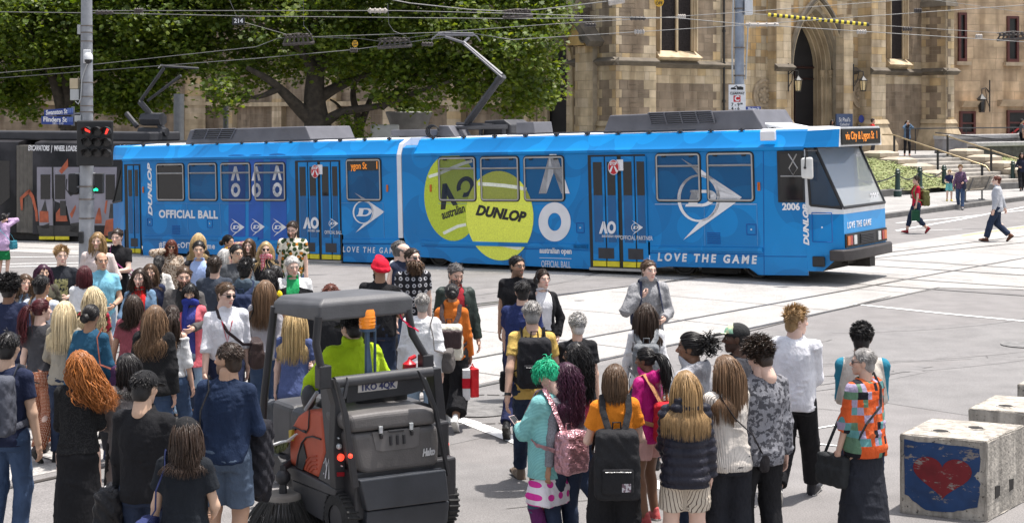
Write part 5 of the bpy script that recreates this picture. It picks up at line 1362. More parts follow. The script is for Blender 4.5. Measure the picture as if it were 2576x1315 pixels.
 # ---------------------------------------------------------------- clearway pole, right
ZQ=47.0;qx=at(1860,200,ZQ).x
qp=empty("clearway_pole",(qx,ZQ,float(gz(qx,ZQ))),"grey steel pole with a white clearway sign behind the tram roof","pole")
mb=MB();mb.lathe((qx,ZQ,0),[(.19,-.4),(.17,2.6),(.155,4.6),(.14,7.6),(.01,7.61)],18);mb.build("shaft",M("pole_blue_grey",(.27,.30,.35),.55,.22,3,metal=.3),qp,smooth=40)
mb=MB();mb.tube([at(1843,210,ZQ-.1),at(1842,120,ZQ-.1),at(1845,0,ZQ-.1)],.03,5);mb.tube([at(1876,200,ZQ-.1),at(1882,60,ZQ-.1)],.025,5);mb.build("conduit",MATS["box_grey"],qp)
for y in(22,120,190):p_=at(1860,y,ZQ);mb=MB();mb.lathe((qx,ZQ,p_.z),[(.15,-.02),(.18,-.02),(.18,.02),(.15,.02)],18,cap=False);mb.build("clamp_band",MATS["band_steel"],qp)
pbox("equipment_box",1874,-8,1894,37,ZQ-.2,.25,MATS["box_white"],qp)
DS=ZQ-.3;REDS=M("sign_red",(.50,.01,.02),.4,.08,5);BLS=M("sign_black_ink",(.012,.012,.012),.5,.1,5);SIGNW=M("sign_white",(.72,.72,.72),.45,.06,5)
s1_=pbox("clearway_sign",1833,230,1876,276,DS,.02,SIGNW,qp,.006);s2_=pbox("tow_away_sign",1833,213,1875,229.5,DS,.02,SIGNW,qp,.006)
def stext(body,x,y,size,L_,m_,par,D=DS):c=at(x,y,D);text("lettering",body,size,lambda a,b,l:c+Vector((a,-.001-l,b)),m_,par,fit=L_,bold=.004)
stext("CLEARWAY",1854.5,235,.11,.46,BLS,s1_);stext("7 - 9",1850,263.5,.15,.26,BLS,s1_);stext("30",1865,261,.07,.08,BLS,s1_);stext("4 - 6",1850,273,.13,.26,BLS,s1_)
mb=MB();c=at(1854,249,DS);mb.prism([c+Vector((a,-.001,b))for a,b in((-.11,-.09),(.11,-.09),(.11,.11),(-.11,.11))],(0,-.004,0));rd=mb.build("red_panel",REDS,s1_,bevel=.02);text("lettering","C",.22,lambda a,b,l:c+Vector((a,-.006-l,b+.01)),SIGNW,rd,bold=.008)
mb=MB();c=at(1854,222,DS)
for pl in([(-.20,-.04),(-.02,-.04),(-.02,.0),(-.10,.03),(-.18,.02)],[(.0,-.05),(.20,-.05),(.20,.03),(.12,.06),(.04,.05),(-.02,.09),(-.10,.04),(-.09,.02),(-.02,.06),(.0,.0)]):mb.prism([c+Vector((a,-.001,b))for a,b in pl],(0,-.003,0))
mb.build("tow_truck_symbol",BLS,s2_)
fs=pbox("street_sign",1876,268,1914,279,DS,.02,BLUES,qp);stext("Flinders St",1896,273.5,.11,.36,WHITE,fs)
 # ---------------------------------------------------------------- overhead wires
WIRE=M("overhead_wire",(.13,.13,.128),.5,.2,3,metal=.3);INS=M("insulator_dark",(.05,.04,.035),.6,.3,6);INSL=M("insulator_pale",(.42,.38,.34),.5,.2,6)
def wire(pts,lab,D=44.0,r=.020,sag=.0):
 q=[at(x,y,D+(p_[0]if p_ else 0))for x,y,*p_ in pts];mb=MB();mb.tube(q,r*.5,5,cap=False);o=mb.build("overhead_wire",WIRE);tag(o,lab,"wire","overhead tram wires");return o
def interp(pts,n=8):
 return pts
w_=wire
w_([(-700,10),(0,30),(320,34),(644,41),(1288,47),(1660,44),(1700,45),(1873,61),(1932,64),(2511,101),(3200,150)],"long span wire crossing the whole picture in front of the trees",40,.022)
w_([(228,27),(644,27),(1000,27),(1290,34),(1660,46)],"taut wire from the signal pole towards the dark insulator over the trees",36,.020)
w_([(-600,230),(0,183),(200,166),(644,118),(700,96),(1090,82),(1400,60),(1656,45),(1847,32),(2233,3),(2500,-20)],"upper contact wire sloping up to the right above the pantograph",42,.020)
w_([(-600,240),(0,196),(644,147),(888,125),(1190,84),(1288,100),(1847,65),(2166,42),(2575,13),(3000,-15)],"lower contact wire running from the left edge over the pantograph",42,.022)
w_([(560,-40),(600,52),(740,92),(905,97),(960,104),(1110,84)],"thin feeder wire dropping from the numbered plate",42,.014)
w_([(960,-6),(1030,8),(1180,24),(1300,30),(1410,18),(1530,3),(1700,-14)],"bundled cable looping across the top of the trees",38,.03)
w_([(1874,34),(1932,37),(2186,62),(2575,87),(3000,110)],"span wire sheathed near the pole with black and yellow guard",46,.018)
w_([(2343,-1),(2480,18),(2575,31),(2900,70)],"thin wire in the top right corner",46,.016)
w_([(975,8),(978,60),(990,78),(1020,90),(1032,105)],"curved dangling jumper cable above the section insulator",42,.015)
w_([(763,-5),(764,65),(780,82),(785,92)],"second dangling jumper cable in front of the big tree",42,.013)
def insulator(x0,x1,y0,y1,D,lab):
 o=MB();n=7
 a,b=at(x0,y1,D),at(x1,y1-(x1-x0)*.06,D)
 o.tube([a,b],.05,6);a2,b2=at(x0+8,y0+6,D),at(x1-8,y0+3,D);o.tube([a2,b2],.035,6)
 for k in range(n):
  u=k/(n-1);o.tube([a.lerp(b,u),a2.lerp(b2,u)],.03,5);c=a2.lerp(b2,u);o.ball(c+Vector((0,0,.03)),.07 if k%2 else .045,7)
 o.tube([at(x0+(x1-x0)*q,y0-4+9*abs(q-.5),D)for q in np.linspace(.0,.7,8)],.02,5);t_=o.build("section_insulator",INS,smooth=40);tag(t_,lab,"insulator","section insulators on the overhead wires")
insulator(712,790,88,112,42,"dark section insulator with looping cable left of the yellow disc");insulator(950,1036,98,120,42,"dark section insulator right of the yellow disc");insulator(1265,1340,27,44,38,"heavy brown insulator assembly at the top edge of the tree");insulator(2508,2590,83,101,46,"section insulator at the right edge over the beige building")
for x0,x1,y,D in((240,285,31,39.9),(338,360,27,35.9),(1470,1500,63,41.9),(1584,1625,46,41.9),(1595,1622,80,41.9),(1705,1725,42,41.9),(1875,1960,62,41),(2155,2180,80,41),(2300,2318,27,41),(2270,2295,73,45),(2455,2470,92,41),(925,975,27,35.9),(880,900,126,41.9),(1060,1090,111,41.9)):
 mb=MB();mb.tube([at(x0,y,D),at(x0+3,y,D),at(x1-3,y,D),at(x1,y,D)],[.02,.05,.05,.02],7)
 for k in range(4):u=x0+(x1-x0)*(k+.5)/4;mb.ball(at(u,y,D),.075,7,(.5,1,1))
 o=mb.build("wire_insulator",INSL if x0%2 else INS,smooth=40);tag(o,"small ribbed insulator threaded on an overhead wire","insulator","small ribbed insulators on the wires")
YDISC=M("disc_yellow",(.66,.36,.02),.5,.12,5)
def disc(x,y,r,D,lab,words=("CUT","OFF")):
 c=at(x,y,D);R_=r*D/FPX;mb=MB();mb.X=lambda p:c+p;mb.lathe((0,0,0),[(R_*.8,-.012),(R_*.8,.012)],28,'y');mb.v=[(c.x+(v[0]-c.x),v[1],c.z+(v[2]-c.z)*1.2)for v in mb.v]
 o=mb.build("warning_disc",YDISC);tag(o,lab,"sign")
 for k,wd in enumerate(words):text("lettering",wd,R_*.75,lambda a,b,l:c+Vector((a,-.013-l,b+R_*(.38-.76*k))),BLS,o,bold=.003,fit=R_*1.15)
disc(893,110,9,41.8,"yellow oval cut off sign hanging on the wire before the tree");disc(1658,3,15,41.8,"larger yellow cut off sign at the top edge before the cathedral window")
mb=MB();c=at(600,53,41.9);mb.box(c.x-.18,c.x+.18,c.y,c.y+.01,c.z-.11,c.z+.11);o=mb.build("number_plate",BLKP);tag(o,"small black number plate 214 hanging among the leaves","sign");text("lettering","214",.17,lambda a,b,l:c+Vector((a,-.001-l,b)),WHITE,o,bold=.004)
mb=MB();a,b=at(1932,37,45.95),at(2186,62,45.95)
for k in range(36):mb.mi=k%2;mb.tube([a.lerp(b,k/36),a.lerp(b,(k+1)/36)],.055,8)
o=mb.build("wire_guard",[M("guard_yellow",(.66,.52,.03),.5,.1,5),BLKP]);tag(o,"black and yellow striped guard sleeve on the wire right of the pole","guard")
mb=MB();a=at(1545,0,38);mb.tube([at(1530,3,38),at(1570,-4,38)],.12,8);o=mb.build("wire_weight",INSL);tag(o,"pale cylinder fixed on the cable at the top edge","weight")
 # ---------------------------------------------------------------- bench on the far pavement
BW=M("bench_slat",(.23,.20,.16),.6,.25,6,.1,30);b0_=at(2441,509,56.6);b1_=at(2483,504,57.9);b0_.z=b1_.z=.155;bx=(b1_-b0_).normalized();by=Vector((-bx.y,bx.x,0))
bench=empty("park_bench",(b0_+b1_)/2,"slatted grey-brown park bench seen from behind on the pavement","bench")
def bw(x,y,z):return b0_+bx*x+by*y+Vector((0,0,z))
Lb=(b1_-b0_).length
mb=MB()
for k in range(9):mb.tube([bw(-.35,.12+.05*k,.43+.004*k),bw(Lb+.35,.12+.05*k,.43+.004*k)],.021,5)
mb.build("seat",BW,bench)
mb=MB()
for k in range(9):z=.50+k*.048;mb.tube([bw(-.35,.08-.022*k,z),bw(Lb+.35,.08-.022*k,z)],.021,5)
mb.tube([bw(-.38,-.13,.95),bw(Lb+.38,-.13,.95)],.035,6);mb.build("backrest",BW,bench)
for x in(-.0,Lb):
 mb=MB();mb.tube([bw(x,.2,0),bw(x,.2,.40),bw(x,.06,.45),bw(x,-.12,.93)],.035,6);mb.tube([bw(x,.2,.4),bw(x,.55,.42),bw(x,.58,.6)],.03,6);mb.tube([bw(x,.1,.005),bw(x,.34,.005)],.045,5);mb.build("leg",M("bench_frame",(.17,.165,.16),.5,.2,5),bench)
 # ---------------------------------------------------------------- concrete blocks
def block_mat(name,paint=False):
 m=M(name,(.40,.365,.315),.9,.25,3.5,.6,26);nt,N,L=nodes_of(m);tc=[n for n in N if n.type=='TEX_COORD'][0];mx=N[m["base"]]
 n=N.new("ShaderNodeTexNoise");n.inputs["Scale"].default_value=38;n.inputs["Detail"].default_value=3;L.new(tc.outputs["Object"],n.inputs["Vector"])
 r=N.new("ShaderNodeValToRGB");r.color_ramp.elements[0].position=.30;r.color_ramp.elements[0].color=(.10,.09,.08,1);r.color_ramp.elements[1].position=.38;r.color_ramp.elements[1].color=(.41,.375,.325,1);L.new(n.outputs["Fac"],r.inputs[0])
 v=N.new("ShaderNodeMapping");v.inputs["Scale"].default_value=(9,9,.8);L.new(tc.outputs["Object"],v.inputs[0]);n2=N.new("ShaderNodeTexNoise");n2.inputs["Scale"].default_value=1.4;n2.inputs["Detail"].default_value=6;L.new(v.outputs[0],n2.inputs["Vector"])
 mr=N.new("ShaderNodeMapRange");mr.inputs[1].default_value=.35;mr.inputs[2].default_value=.6;mr.inputs[3].default_value=.62;mr.inputs[4].default_value=1.05;L.new(n2.outputs["Fac"],mr.inputs[0])
 x=N.new("ShaderNodeMix");x.data_type='RGBA';x.blend_type='MULTIPLY';x.inputs[0].default_value=1;L.new(r.outputs[0],x.inputs[6]);L.new(mr.outputs[0],x.inputs[7]);L.new(x.outputs[2],mx.inputs[6]);return m
BLK1=block_mat("block_concrete")
def worn(name,col,thr):
 m=M(name,col,.75,.22,7);nt,N,L=nodes_of(m);tc=[n for n in N if n.type=='TEX_COORD'][0]
 v=N.new("ShaderNodeMapping");v.inputs["Scale"].default_value=(1,1,2.2);L.new(tc.outputs["Object"],v.inputs[0]);n=N.new("ShaderNodeTexNoise");n.inputs["Scale"].default_value=6.5;n.inputs["Detail"].default_value=9;n.inputs["Roughness"].default_value=.72;L.new(v.outputs[0],n.inputs["Vector"])
 r=N.new("ShaderNodeValToRGB");r.color_ramp.elements[0].position=thr;r.color_ramp.elements[1].position=thr+.025;L.new(n.outputs["Fac"],r.inputs[0]);x=N.new("ShaderNodeMix");x.data_type='RGBA';L.new(r.outputs[0],x.inputs[0]);x.inputs[6].default_value=(*col,1);x.inputs[7].default_value=(.20,.175,.16,1);L.new(x.outputs[2],N[m["base"]].inputs[6]);return m
def block(fl,fr_,br,bl,h,lab):
 o=empty("concrete_block",((fl[0]+br[0])/2,(fl[1]+br[1])/2,0),lab,"concrete block","concrete blocks at the right edge");rg=np.random.RandomState(int(fl[0]*100))
 bm=bmesh.new();vs=[bm.verts.new((p_[0],p_[1],z))for z in(-.01,h)for p_ in(fl,fr_,br,bl)]
 for f in((0,3,2,1),(4,5,6,7),(0,1,5,4),(1,2,6,5),(2,3,7,6),(3,0,4,7)):bm.faces.new([vs[i]for i in f])
 bmesh.ops.bevel(bm,geom=bm.edges[:],offset=.022,segments=2,affect='EDGES',profile=.6);bmesh.ops.subdivide_edges(bm,edges=bm.edges[:],cuts=6,use_grid_fill=True)
 for v in bm.verts:v.co+=Vector(rg.normal(size=3))*.0022
 me=bpy.data.meshes.new("block_body");bm.to_mesh(me);bm.free();me.materials.append(BLK1);off=Vector(o.location);b_=link("block_body",me,o)
 F_=Frame((fl[0],fl[1],0),(fr_[0]-fl[0],fr_[1]-fl[1],0));R2=Frame((fr_[0],fr_[1],0),(br[0]-fr_[0],br[1]-fr_[1],0))
 hm=M("hole_shade",(.02,.018,.016),.9,.3,8)  # flat dark patches: shade inside the holes is put into the colour
 for u,v in((.36,.30),(.62,.62)):
  c=Vector(((fl[0]*(1-u)+fr_[0]*u)*(1-v)+(bl[0]*(1-u)+br[0]*u)*v,(fl[1]*(1-u)+fr_[1]*u)*(1-v)+(bl[1]*(1-u)+br[1]*u)*v,h+.004));mb=MB()
  rr=[1+rg.uniform(-.12,.12)for _ in range(18)];mb.mi=0;mb.loft([[c+Vector((q*r_*math.cos(k/18*6.283),q*r_*math.sin(k/18*6.283),z))for k,r_ in enumerate(rr)]for q,z in((.085,-.002),(.078,.004),(.066,.001))],cap=False);mb.mi=1;mb.poly([c+Vector((.066*r_*math.cos(k/18*6.283),.066*r_*math.sin(k/18*6.283),.001))for k,r_ in enumerate(rr)]);mb.build("lifting_hole",[BLK1,hm],o)
 for s in(.27,.62):
  mb=MB();s*=(Vector(br)-Vector(fr_)).length if False else((br[0]-fr_[0])**2+(br[1]-fr_[1])**2)**.5;mb.prism([R2.w(s+a,.0,z)for a,z in((-.05,.17),(.05,.18),(.055,.27),(-.05,.28))],R2.n*.006);mb.build("lifting_hole",hm,o)
 return o,F_
FL,FR_,BR_,BL_=(3.48,13.37),(4.16,13.05),(4.74,13.75),(3.96,14.05)
o,Ff=block(FL,FR_,BR_,BL_,.71,"pale concrete block with a worn red heart on blue paint, nearest the camera")
wd=((FR_[0]-FL[0])**2+(FR_[1]-FL[1])**2)**.5;rg=random.Random(2)
def rough(pts,n=5,a=.008):
 out=[]
 for p_,q in zip(pts,pts[1:]+pts[:1]):
  for k in range(n):out.append((p_[0]+(q[0]-p_[0])*k/n+rg.uniform(-a,a),p_[1]+(q[1]-p_[1])*k/n+rg.uniform(-a,a)))
 return out
mb=MB();mb.prism([Ff.w(s*wd,.002,z)for s,z in rough([(.05,.66),(.92,.645),(.93,.45),(.86,.40),(.93,.33),(.9,.12),(.62,.06),(.3,.05),(.06,.18)])],Ff.n*.003);mb.build("painted_blue",worn("worn_blue_paint",(.010,.042,.13),.585),o)
ht=[(16*math.sin(a)**3/34,(13*math.cos(a)-5*math.cos(2*a)-2*math.cos(3*a)-math.cos(4*a))/34)for a in np.linspace(0,6.283,40,endpoint=False)]
mb=MB();mb.prism([Ff.w(wd*(.50+x*.72),.006,.375+z*.44)for x,z in ht],Ff.n*.003);mb.build("painted_heart",worn("worn_red_paint",(.16,.007,.012),.575),o)
d2=(4.45-FL[0],14.52-FL[1]);block(*[(q[0]+d2[0],q[1]+d2[1])for q in(FL,FR_,BR_,BL_)],.71,"second bare concrete block behind the heart block")
d2=(5.36-FL[0],15.8-FL[1]);block(*[(q[0]+d2[0],q[1]+d2[1])for q in(FL,FR_,BR_,BL_)],.71,"third bare concrete block, farthest back at the right edge")
 # ---------------------------------------------------------------- people: implicit surfaces turned into meshes
def cap(a,b,ra,rb,flat=False,sub=False,k=None):return('cap',np.array(a,float),np.array(b,float),ra,rb,flat,sub,k)
def ell(c,r,rot=None,sub=False,k=None):return('ell',np.array(c,float),np.array(r,float),rot,sub,k)
def rbox(c,hw,r=.02,rot=None,sub=False,k=None):return('box',np.array(c,float),np.array(hw,float),r,rot,sub,k)
def tor(c,R_,r,tilt=0.0,sy=1.0,k=None):return('tor',np.array(c,float),R_,r,tilt,sy,k)
def prof(zs,a,b,cy=None,cx=None,p=2.4,k=None):
 zs=np.array(zs,float);t=np.linspace(0,len(zs)-1,60)
 def sm(v):
  v=np.array(v,float);q=np.interp(t,np.arange(len(v)),v)
  for _ in range(6):q[1:-1]=(q[:-2]+2*q[1:-1]+q[2:])/4
  return q
 n=len(zs)
 return('prof',sm(zs),sm(a),sm(b),sm(cy if cy is not None else[0]*n),sm(cx if cx is not None else[0]*n),p,k)
def pb(p):
 if p[0]=='cap':m=max(p[3],p[4]);return np.minimum(p[1],p[2])-m,np.maximum(p[1],p[2])+m
 if p[0]=='ell':m=p[2]if p[3]is None else np.full(3,p[2].max());return p[1]-m,p[1]+m
 if p[0]=='box':m=(p[2]+p[3])if p[4]is None else np.full(3,np.linalg.norm(p[2])+p[3]);return p[1]-m,p[1]+m
 if p[0]=='tor':m=np.array([p[2]+p[3]]*2+[p[2]*abs(math.sin(p[4]))+p[3]]);return p[1]-m,p[1]+m
 z,a,b,cy,cx=p[1:6];return np.array([(cx-a).min(),(cy-b).min(),z.min()]),np.array([(cx+a).max(),(cy+b).max(),z.max()])
def pd(p,X,Y,Z):
 if p[0]=='cap':
  a,b,ra,rb,flat=p[1:6];d=b-a;L2=max(d@d,1e-9)
  tu=((X-a[0])*d[0]+(Y-a[1])*d[1]+(Z-a[2])*d[2])/L2;t=np.clip(tu,0,1)
  r=np.sqrt((X-a[0]-t*d[0])**2+(Y-a[1]-t*d[1])**2+(Z-a[2]-t*d[2])**2)-(ra+(rb-ra)*t)
  return np.maximum(r,(tu-1)*math.sqrt(L2))if flat else r
 if p[0]in('ell','box'):
  c=p[1];x,y,z=X-c[0],Y-c[1],Z-c[2];R_=p[3]if p[0]=='ell' else p[4]
  if R_ is not None:x,y,z=(R_[0][i]*x+R_[1][i]*y+R_[2][i]*z for i in range(3))
  if p[0]=='ell':
   r=p[2];k0=np.sqrt((x/r[0])**2+(y/r[1])**2+(z/r[2])**2);k1=np.sqrt((x/r[0]**2)**2+(y/r[1]**2)**2+(z/r[2]**2)**2)+1e-9
   return k0*(k0-1)/k1
  h=p[2];qx,qy,qz=np.abs(x)-h[0],np.abs(y)-h[1],np.abs(z)-h[2]
  return np.sqrt(np.maximum(qx,0)**2+np.maximum(qy,0)**2+np.maximum(qz,0)**2)+np.minimum(np.maximum(qx,np.maximum(qy,qz)),0)-p[3]
 if p[0]=='tor':
  c,R_,r,tl,sy=p[1:6];x,y,z=X-c[0],(Y-c[1])/sy,Z-c[2];z=z-y*math.tan(tl)
  return np.sqrt((np.sqrt(x*x+y*y)-R_)**2+z*z*.55)-r
 zs,a,b,cy,cx,pw=p[1:7];zz=Z.ravel();o=np.argsort(zs)
 f=lambda v:np.interp(zz,zs[o],v[o]).reshape(Z.shape)
 A,B=f(a),f(b);x,y=np.abs(X-f(cx))/A,np.abs(Y-f(cy))/B
 d=((x**pw+y**pw)**(1/pw)-1)*np.minimum(A,B)
 return np.maximum(d,np.maximum(Z-zs.max(),zs.min()-Z))
def psub(p):return p[0]in('cap','ell','box')and p[-2]
def surf(prims,h,k=.025,cuts=(),post=None):
 lo=np.min([pb(p)[0]for p in prims if not psub(p)],0)-2.5*h;hi=np.max([pb(p)[1]for p in prims if not psub(p)],0)+2.5*h
 n=np.ceil((hi-lo)/h).astype(int)+1
 D=np.full(n,.3,np.float32);ax=[lo[i]+h*np.arange(n[i])for i in range(3)]
 for p in prims:
  a,b=pb(p);kk=p[-1]or k;m=kk+2*h
  i0=np.clip(np.floor((a-m-lo)/h).astype(int),0,n);i1=np.clip(np.ceil((b+m-lo)/h).astype(int)+1,0,n)
  if(i1<=i0).any():continue
  sl=tuple(slice(u,v)for u,v in zip(i0,i1))
  d=pd(p,ax[0][sl[0]][:,None,None],ax[1][sl[1]][None,:,None],ax[2][sl[2]][None,None,:]);s=D[sl]
  if psub(p):
   g=np.clip(.5-.5*(s+d)/kk,0,1);D[sl]=s*(1-g)-d*g+kk*g*(1-g)
  else:
   g=np.clip(.5+.5*(s-d)/kk,0,1);D[sl]=s*(1-g)+d*g-kk*g*(1-g)
 X,Y,Z=ax[0][:,None,None],ax[1][None,:,None],ax[2][None,None,:]
 for c in cuts:
  nrm,o=c;D=np.maximum(D,(X-o[0])*nrm[0]+(Y-o[1])*nrm[1]+(Z-o[2])*nrm[2])
 if post is not None:D=post(D,X,Y,Z)
 D[0]=D[-1]=.3;D[:,0]=D[:,-1]=.3;D[:,:,0]=D[:,:,-1]=.3
 S_=D<0
 cnt=np.zeros(n-1,np.int8);cs=[(i,j,l)for i in(0,1)for j in(0,1)for l in(0,1)]
 for i,j,l in cs:cnt+=S_[i:n[0]-1+i,j:n[1]-1+j,l:n[2]-1+l]
 act=np.argwhere((cnt>0)&(cnt<8))
 V=np.stack([D[act[:,0]+i,act[:,1]+j,act[:,2]+l]for i,j,l in cs],1)
 pos=np.zeros((len(act),3));ct=np.zeros(len(act));co=np.array(cs,float)
 for u in range(8):
  for v in range(u+1,8):
   if np.abs(co[u]-co[v]).sum()!=1:continue
   m=(V[:,u]<0)!=(V[:,v]<0);t=np.zeros(len(act));t[m]=V[m,u]/(V[m,u]-V[m,v])
   pos[m]+=co[u]+t[m,None]*(co[v]-co[u]);ct+=m
 P_=lo+h*(act+pos/np.maximum(ct,1)[:,None])
 idx=np.full(n-1,-1,np.int32);idx[tuple(act.T)]=np.arange(len(act));F=[]
 for d in range(3):
  e,f=[(1,2),(2,0),(0,1)][d]
  s0=[slice(None)]*3;s1=[slice(None)]*3;s0[d]=slice(0,n[d]-1);s1[d]=slice(1,n[d])
  for q in(e,f):s0[q]=s1[q]=slice(1,n[q]-1)
  A,B=S_[tuple(s0)],S_[tuple(s1)];E=np.argwhere(A!=B)
  if not len(E):continue
  fl=A[tuple(E.T)];g=E.copy();g[:,e]+=1;g[:,f]+=1
  def c_(de,df):
   q=g.copy();q[:,e]-=de;q[:,f]-=df;return idx[tuple(q.T)]
  quad=np.stack([c_(1,1),c_(0,1),c_(0,0),c_(1,0)],1)
  quad[~fl]=quad[~fl][:,::-1];F.append(quad)
 return P_.astype(np.float32),np.concatenate(F).astype(np.int32)
def normals(V,F):
 a,b,c,d=(V[F[:,i]]for i in range(4));fn=np.cross(c-a,d-b);N_=np.zeros_like(V)
 for i in range(4):np.add.at(N_,F[:,i],fn)
 return N_/np.maximum(np.linalg.norm(N_,axis=1,keepdims=True),1e-9)
def relax(V,F,it=1,w=.5):
 for _ in range(it):
  s=np.zeros_like(V);c=np.zeros(len(V))
  for i in range(4):
   j=F[:,(i+1)%4];np.add.at(s,F[:,i],V[j]);np.add.at(c,F[:,i],1);np.add.at(s,j,V[F[:,i]]);np.add.at(c,j,1)
  V=V*(1-w)+w*s/np.maximum(c,1)[:,None]
 return V.astype(np.float32)
def mesh(name,V,F,mats,parent,col=None,mi=None,smooth=True):
 me=bpy.data.meshes.new(name);me.vertices.add(len(V));me.vertices.foreach_set("co",np.ascontiguousarray(V,np.float32).ravel())
 w_=F.shape[1];me.loops.add(F.size);me.loops.foreach_set("vertex_index",np.ascontiguousarray(F,np.int32).ravel())
 me.polygons.add(len(F));me.polygons.foreach_set("loop_start",np.arange(0,F.size,w_,dtype=np.int32));me.polygons.foreach_set("loop_total",np.full(len(F),w_,np.int32))
 for m in(mats if isinstance(mats,(list,tuple))else[mats]):me.materials.append(m)
 if mi is not None:me.polygons.foreach_set("material_index",mi.astype(np.int32))
 me.polygons.foreach_set("use_smooth",np.full(len(F),smooth))
 if col is not None:
  ca=me.color_attributes.new("Col",'FLOAT_COLOR','POINT');c=np.ones((len(V),4),np.float32);c[:,:3]=col;ca.data.foreach_set("color",c.ravel())
 me.update(calc_edges=True)
 return link(name,me,parent,False)
def rotz(a):c,s=math.cos(a),math.sin(a);return np.array([[c,-s,0],[s,c,0],[0,0,1]])
def rotx(a):c,s=math.cos(a),math.sin(a);return np.array([[1,0,0],[0,c,-s],[0,s,c]])
def roty(a):c,s=math.cos(a),math.sin(a);return np.array([[c,0,s],[0,1,0],[-s,0,c]])
def head_template(male):
 j=1.0 if male else .9
 P_=[ell((0,-.012,.03),(.073,.093,.086)),ell((0,.018,-.02),(.061*(.97+.03*j),.070,.085)),ell((0,.028,-.068),(.050*j,.053,.046)),ell((0,.066,-.098),(.024*j,.02,.02),k=.03),
 ell((-.043,.052,-.014),(.021,.02,.02)),ell((.043,.052,-.014),(.021,.02,.02)),cap((-.036,.074,.024),(.036,.074,.024),.013*j,.013*j,k=.02),
 cap((0,-.02,-.05),(0,-.04,-.17),.056*(.85+.15*j),.058*(.85+.15*j),k=.02),
 ell((-.032,.096,.004),(.017,.016,.011),sub=True,k=.012),ell((.032,.096,.004),(.017,.016,.011),sub=True,k=.012),
 ell((-.032,.070,.003),(.0135,.0135,.0135),k=.004),ell((.032,.070,.003),(.0135,.0135,.0135),k=.004),
 cap((0,.080,.016),(0,.108,-.026),.008,.0125,k=.012),ell((-.012,.094,-.033),(.009,.011,.008),k=.008),ell((.012,.094,-.033),(.009,.011,.008),k=.008),
 cap((-.019,.080,-.061),(.019,.080,-.061),.007,.007,k=.01),cap((0,.085,-.062),(0,.085,-.062),.009,.009,k=.01),cap((-.015,.080,-.073),(.015,.080,-.073),.009,.009,k=.01),
 ell((-.074,-.012,-.008),(.009,.022,.033),roty(-.25)@np.eye(3),k=.006),ell((.074,-.012,-.008),(.009,.022,.033),roty(.25)@np.eye(3),k=.006)]
 V,F=surf(P_,.006,.022);x,y,z=np.abs(V[:,0]),V[:,1],V[:,2]
 eye=((x-.032)**2/.0145**2+(z-.003)**2/.0068**2<1)&(y>.055)
 iris=((x-.032)**2+(z-.003)**2<.0062**2)&eye
 lash=((x-.032)**2/.018**2+(z-.0065)**2/.0075**2<1)&(y>.055)&~eye
 brow=(x>.012)&(x<.052)&(np.abs(z-(.030-(x-.03)**2*6))<(.0055 if male else .004))&(y>.05)
 lip=(x<.023)&(np.abs(z+.0665)<.0115*(1-(x/.026)**2))&(y>.072)
 beard=(z<-.03-np.clip((x-.03)*-.6,0,.1))&(z<-.038-(.0 if True else 0))&(y>-.03)&~((x<.022)&(z>-.078)&(z<-.055)&(y>.075))
 cheek=np.exp(-(((x-.042)/.02)**2+((z+.022)/.018)**2))*(y>.03)+np.exp(-((x/.015)**2+((z+.03)/.02)**2))*(y>.09)
 return V,F,dict(eye=eye,iris=iris,lash=lash,brow=brow,lip=lip,beard=beard,cheek=cheek)
HEADS={True:head_template(True),False:head_template(False)}
def hand_template(curl):
 P_=[ell((0,.0,-.05),(.016,.038,.05)),cap((0,0,.02),(0,0,-.04),.024,.026)]
 for y,L_,r in((.029,.070,.0085),(.0095,.078,.009),(-.010,.073,.0085),(-.028,.056,.0075)):
  p=np.array((0,y,-.088));a=math.radians(12+curl*.35)
  for i in range(3):
   l=L_*(.45,.32,.28)[i];q=p+np.array((-math.sin(a)*l,y*.02,-math.cos(a)*l));P_.append(cap(p,q,r*(1-.1*i),r*(.9-.1*i),k=.004));p=q;a+=math.radians(16+curl*.75)
 P_+=[cap((-.004,.026,-.03),(-.016,.052,-.056),.013,.010,k=.008),cap((-.016,.052,-.056),(-.022-curl*.0002,.056-curl*.0003,-.088),.0095,.0075,k=.004)]
 return surf(P_,.0052,.008)
HANDS={0:hand_template(10),1:hand_template(85)}
def shoe_template():
 P_=[cap((0,-.035,-.045),(0,.06,-.05),.040,.040),cap((0,.06,-.05),(0,.135,-.062),.042,.030),cap((0,-.02,-.02),(0,-.015,.03),.042,.040),rbox((0,.05,-.078),(.028,.115,.004),.014)]
 V,F=surf(P_,.011,.02,cuts=[((0,0,-1),(0,0,-.092))]);return V,F,(V[F].mean(1)[:,2]<-.066)
SHOE=shoe_template()
SKINM=M("skin",(1,1,1),.5,.06,14.0,.06,220,attr=True,spec=.35)
HAIRM=M("hair",(1,1,1),.42,.18,30.0,attr=True,spec=.4,stretch=(1,1,.2))
SKIN=dict(L=(.60,.385,.29),P=(.66,.45,.36),A=(.56,.37,.26),M=(.47,.285,.19),T=(.34,.19,.115),B=(.20,.105,.062),D=(.105,.055,.036))
HAIRC=dict(black=(.014,.012,.012),dbrown=(.040,.024,.016),brown=(.095,.055,.030),lbrown=(.17,.10,.055),blond=(.52,.37,.18),dblond=(.32,.20,.09),red=(.36,.125,.030),dred=(.075,.012,.016),auburn=(.12,.03,.015),
 grey=(.30,.285,.27),white=(.60,.58,.55),green=(.012,.40,.20),purple=(.055,.014,.035),salt=(.12,.11,.105),pblond=(.66,.54,.34))
CLOTH={}
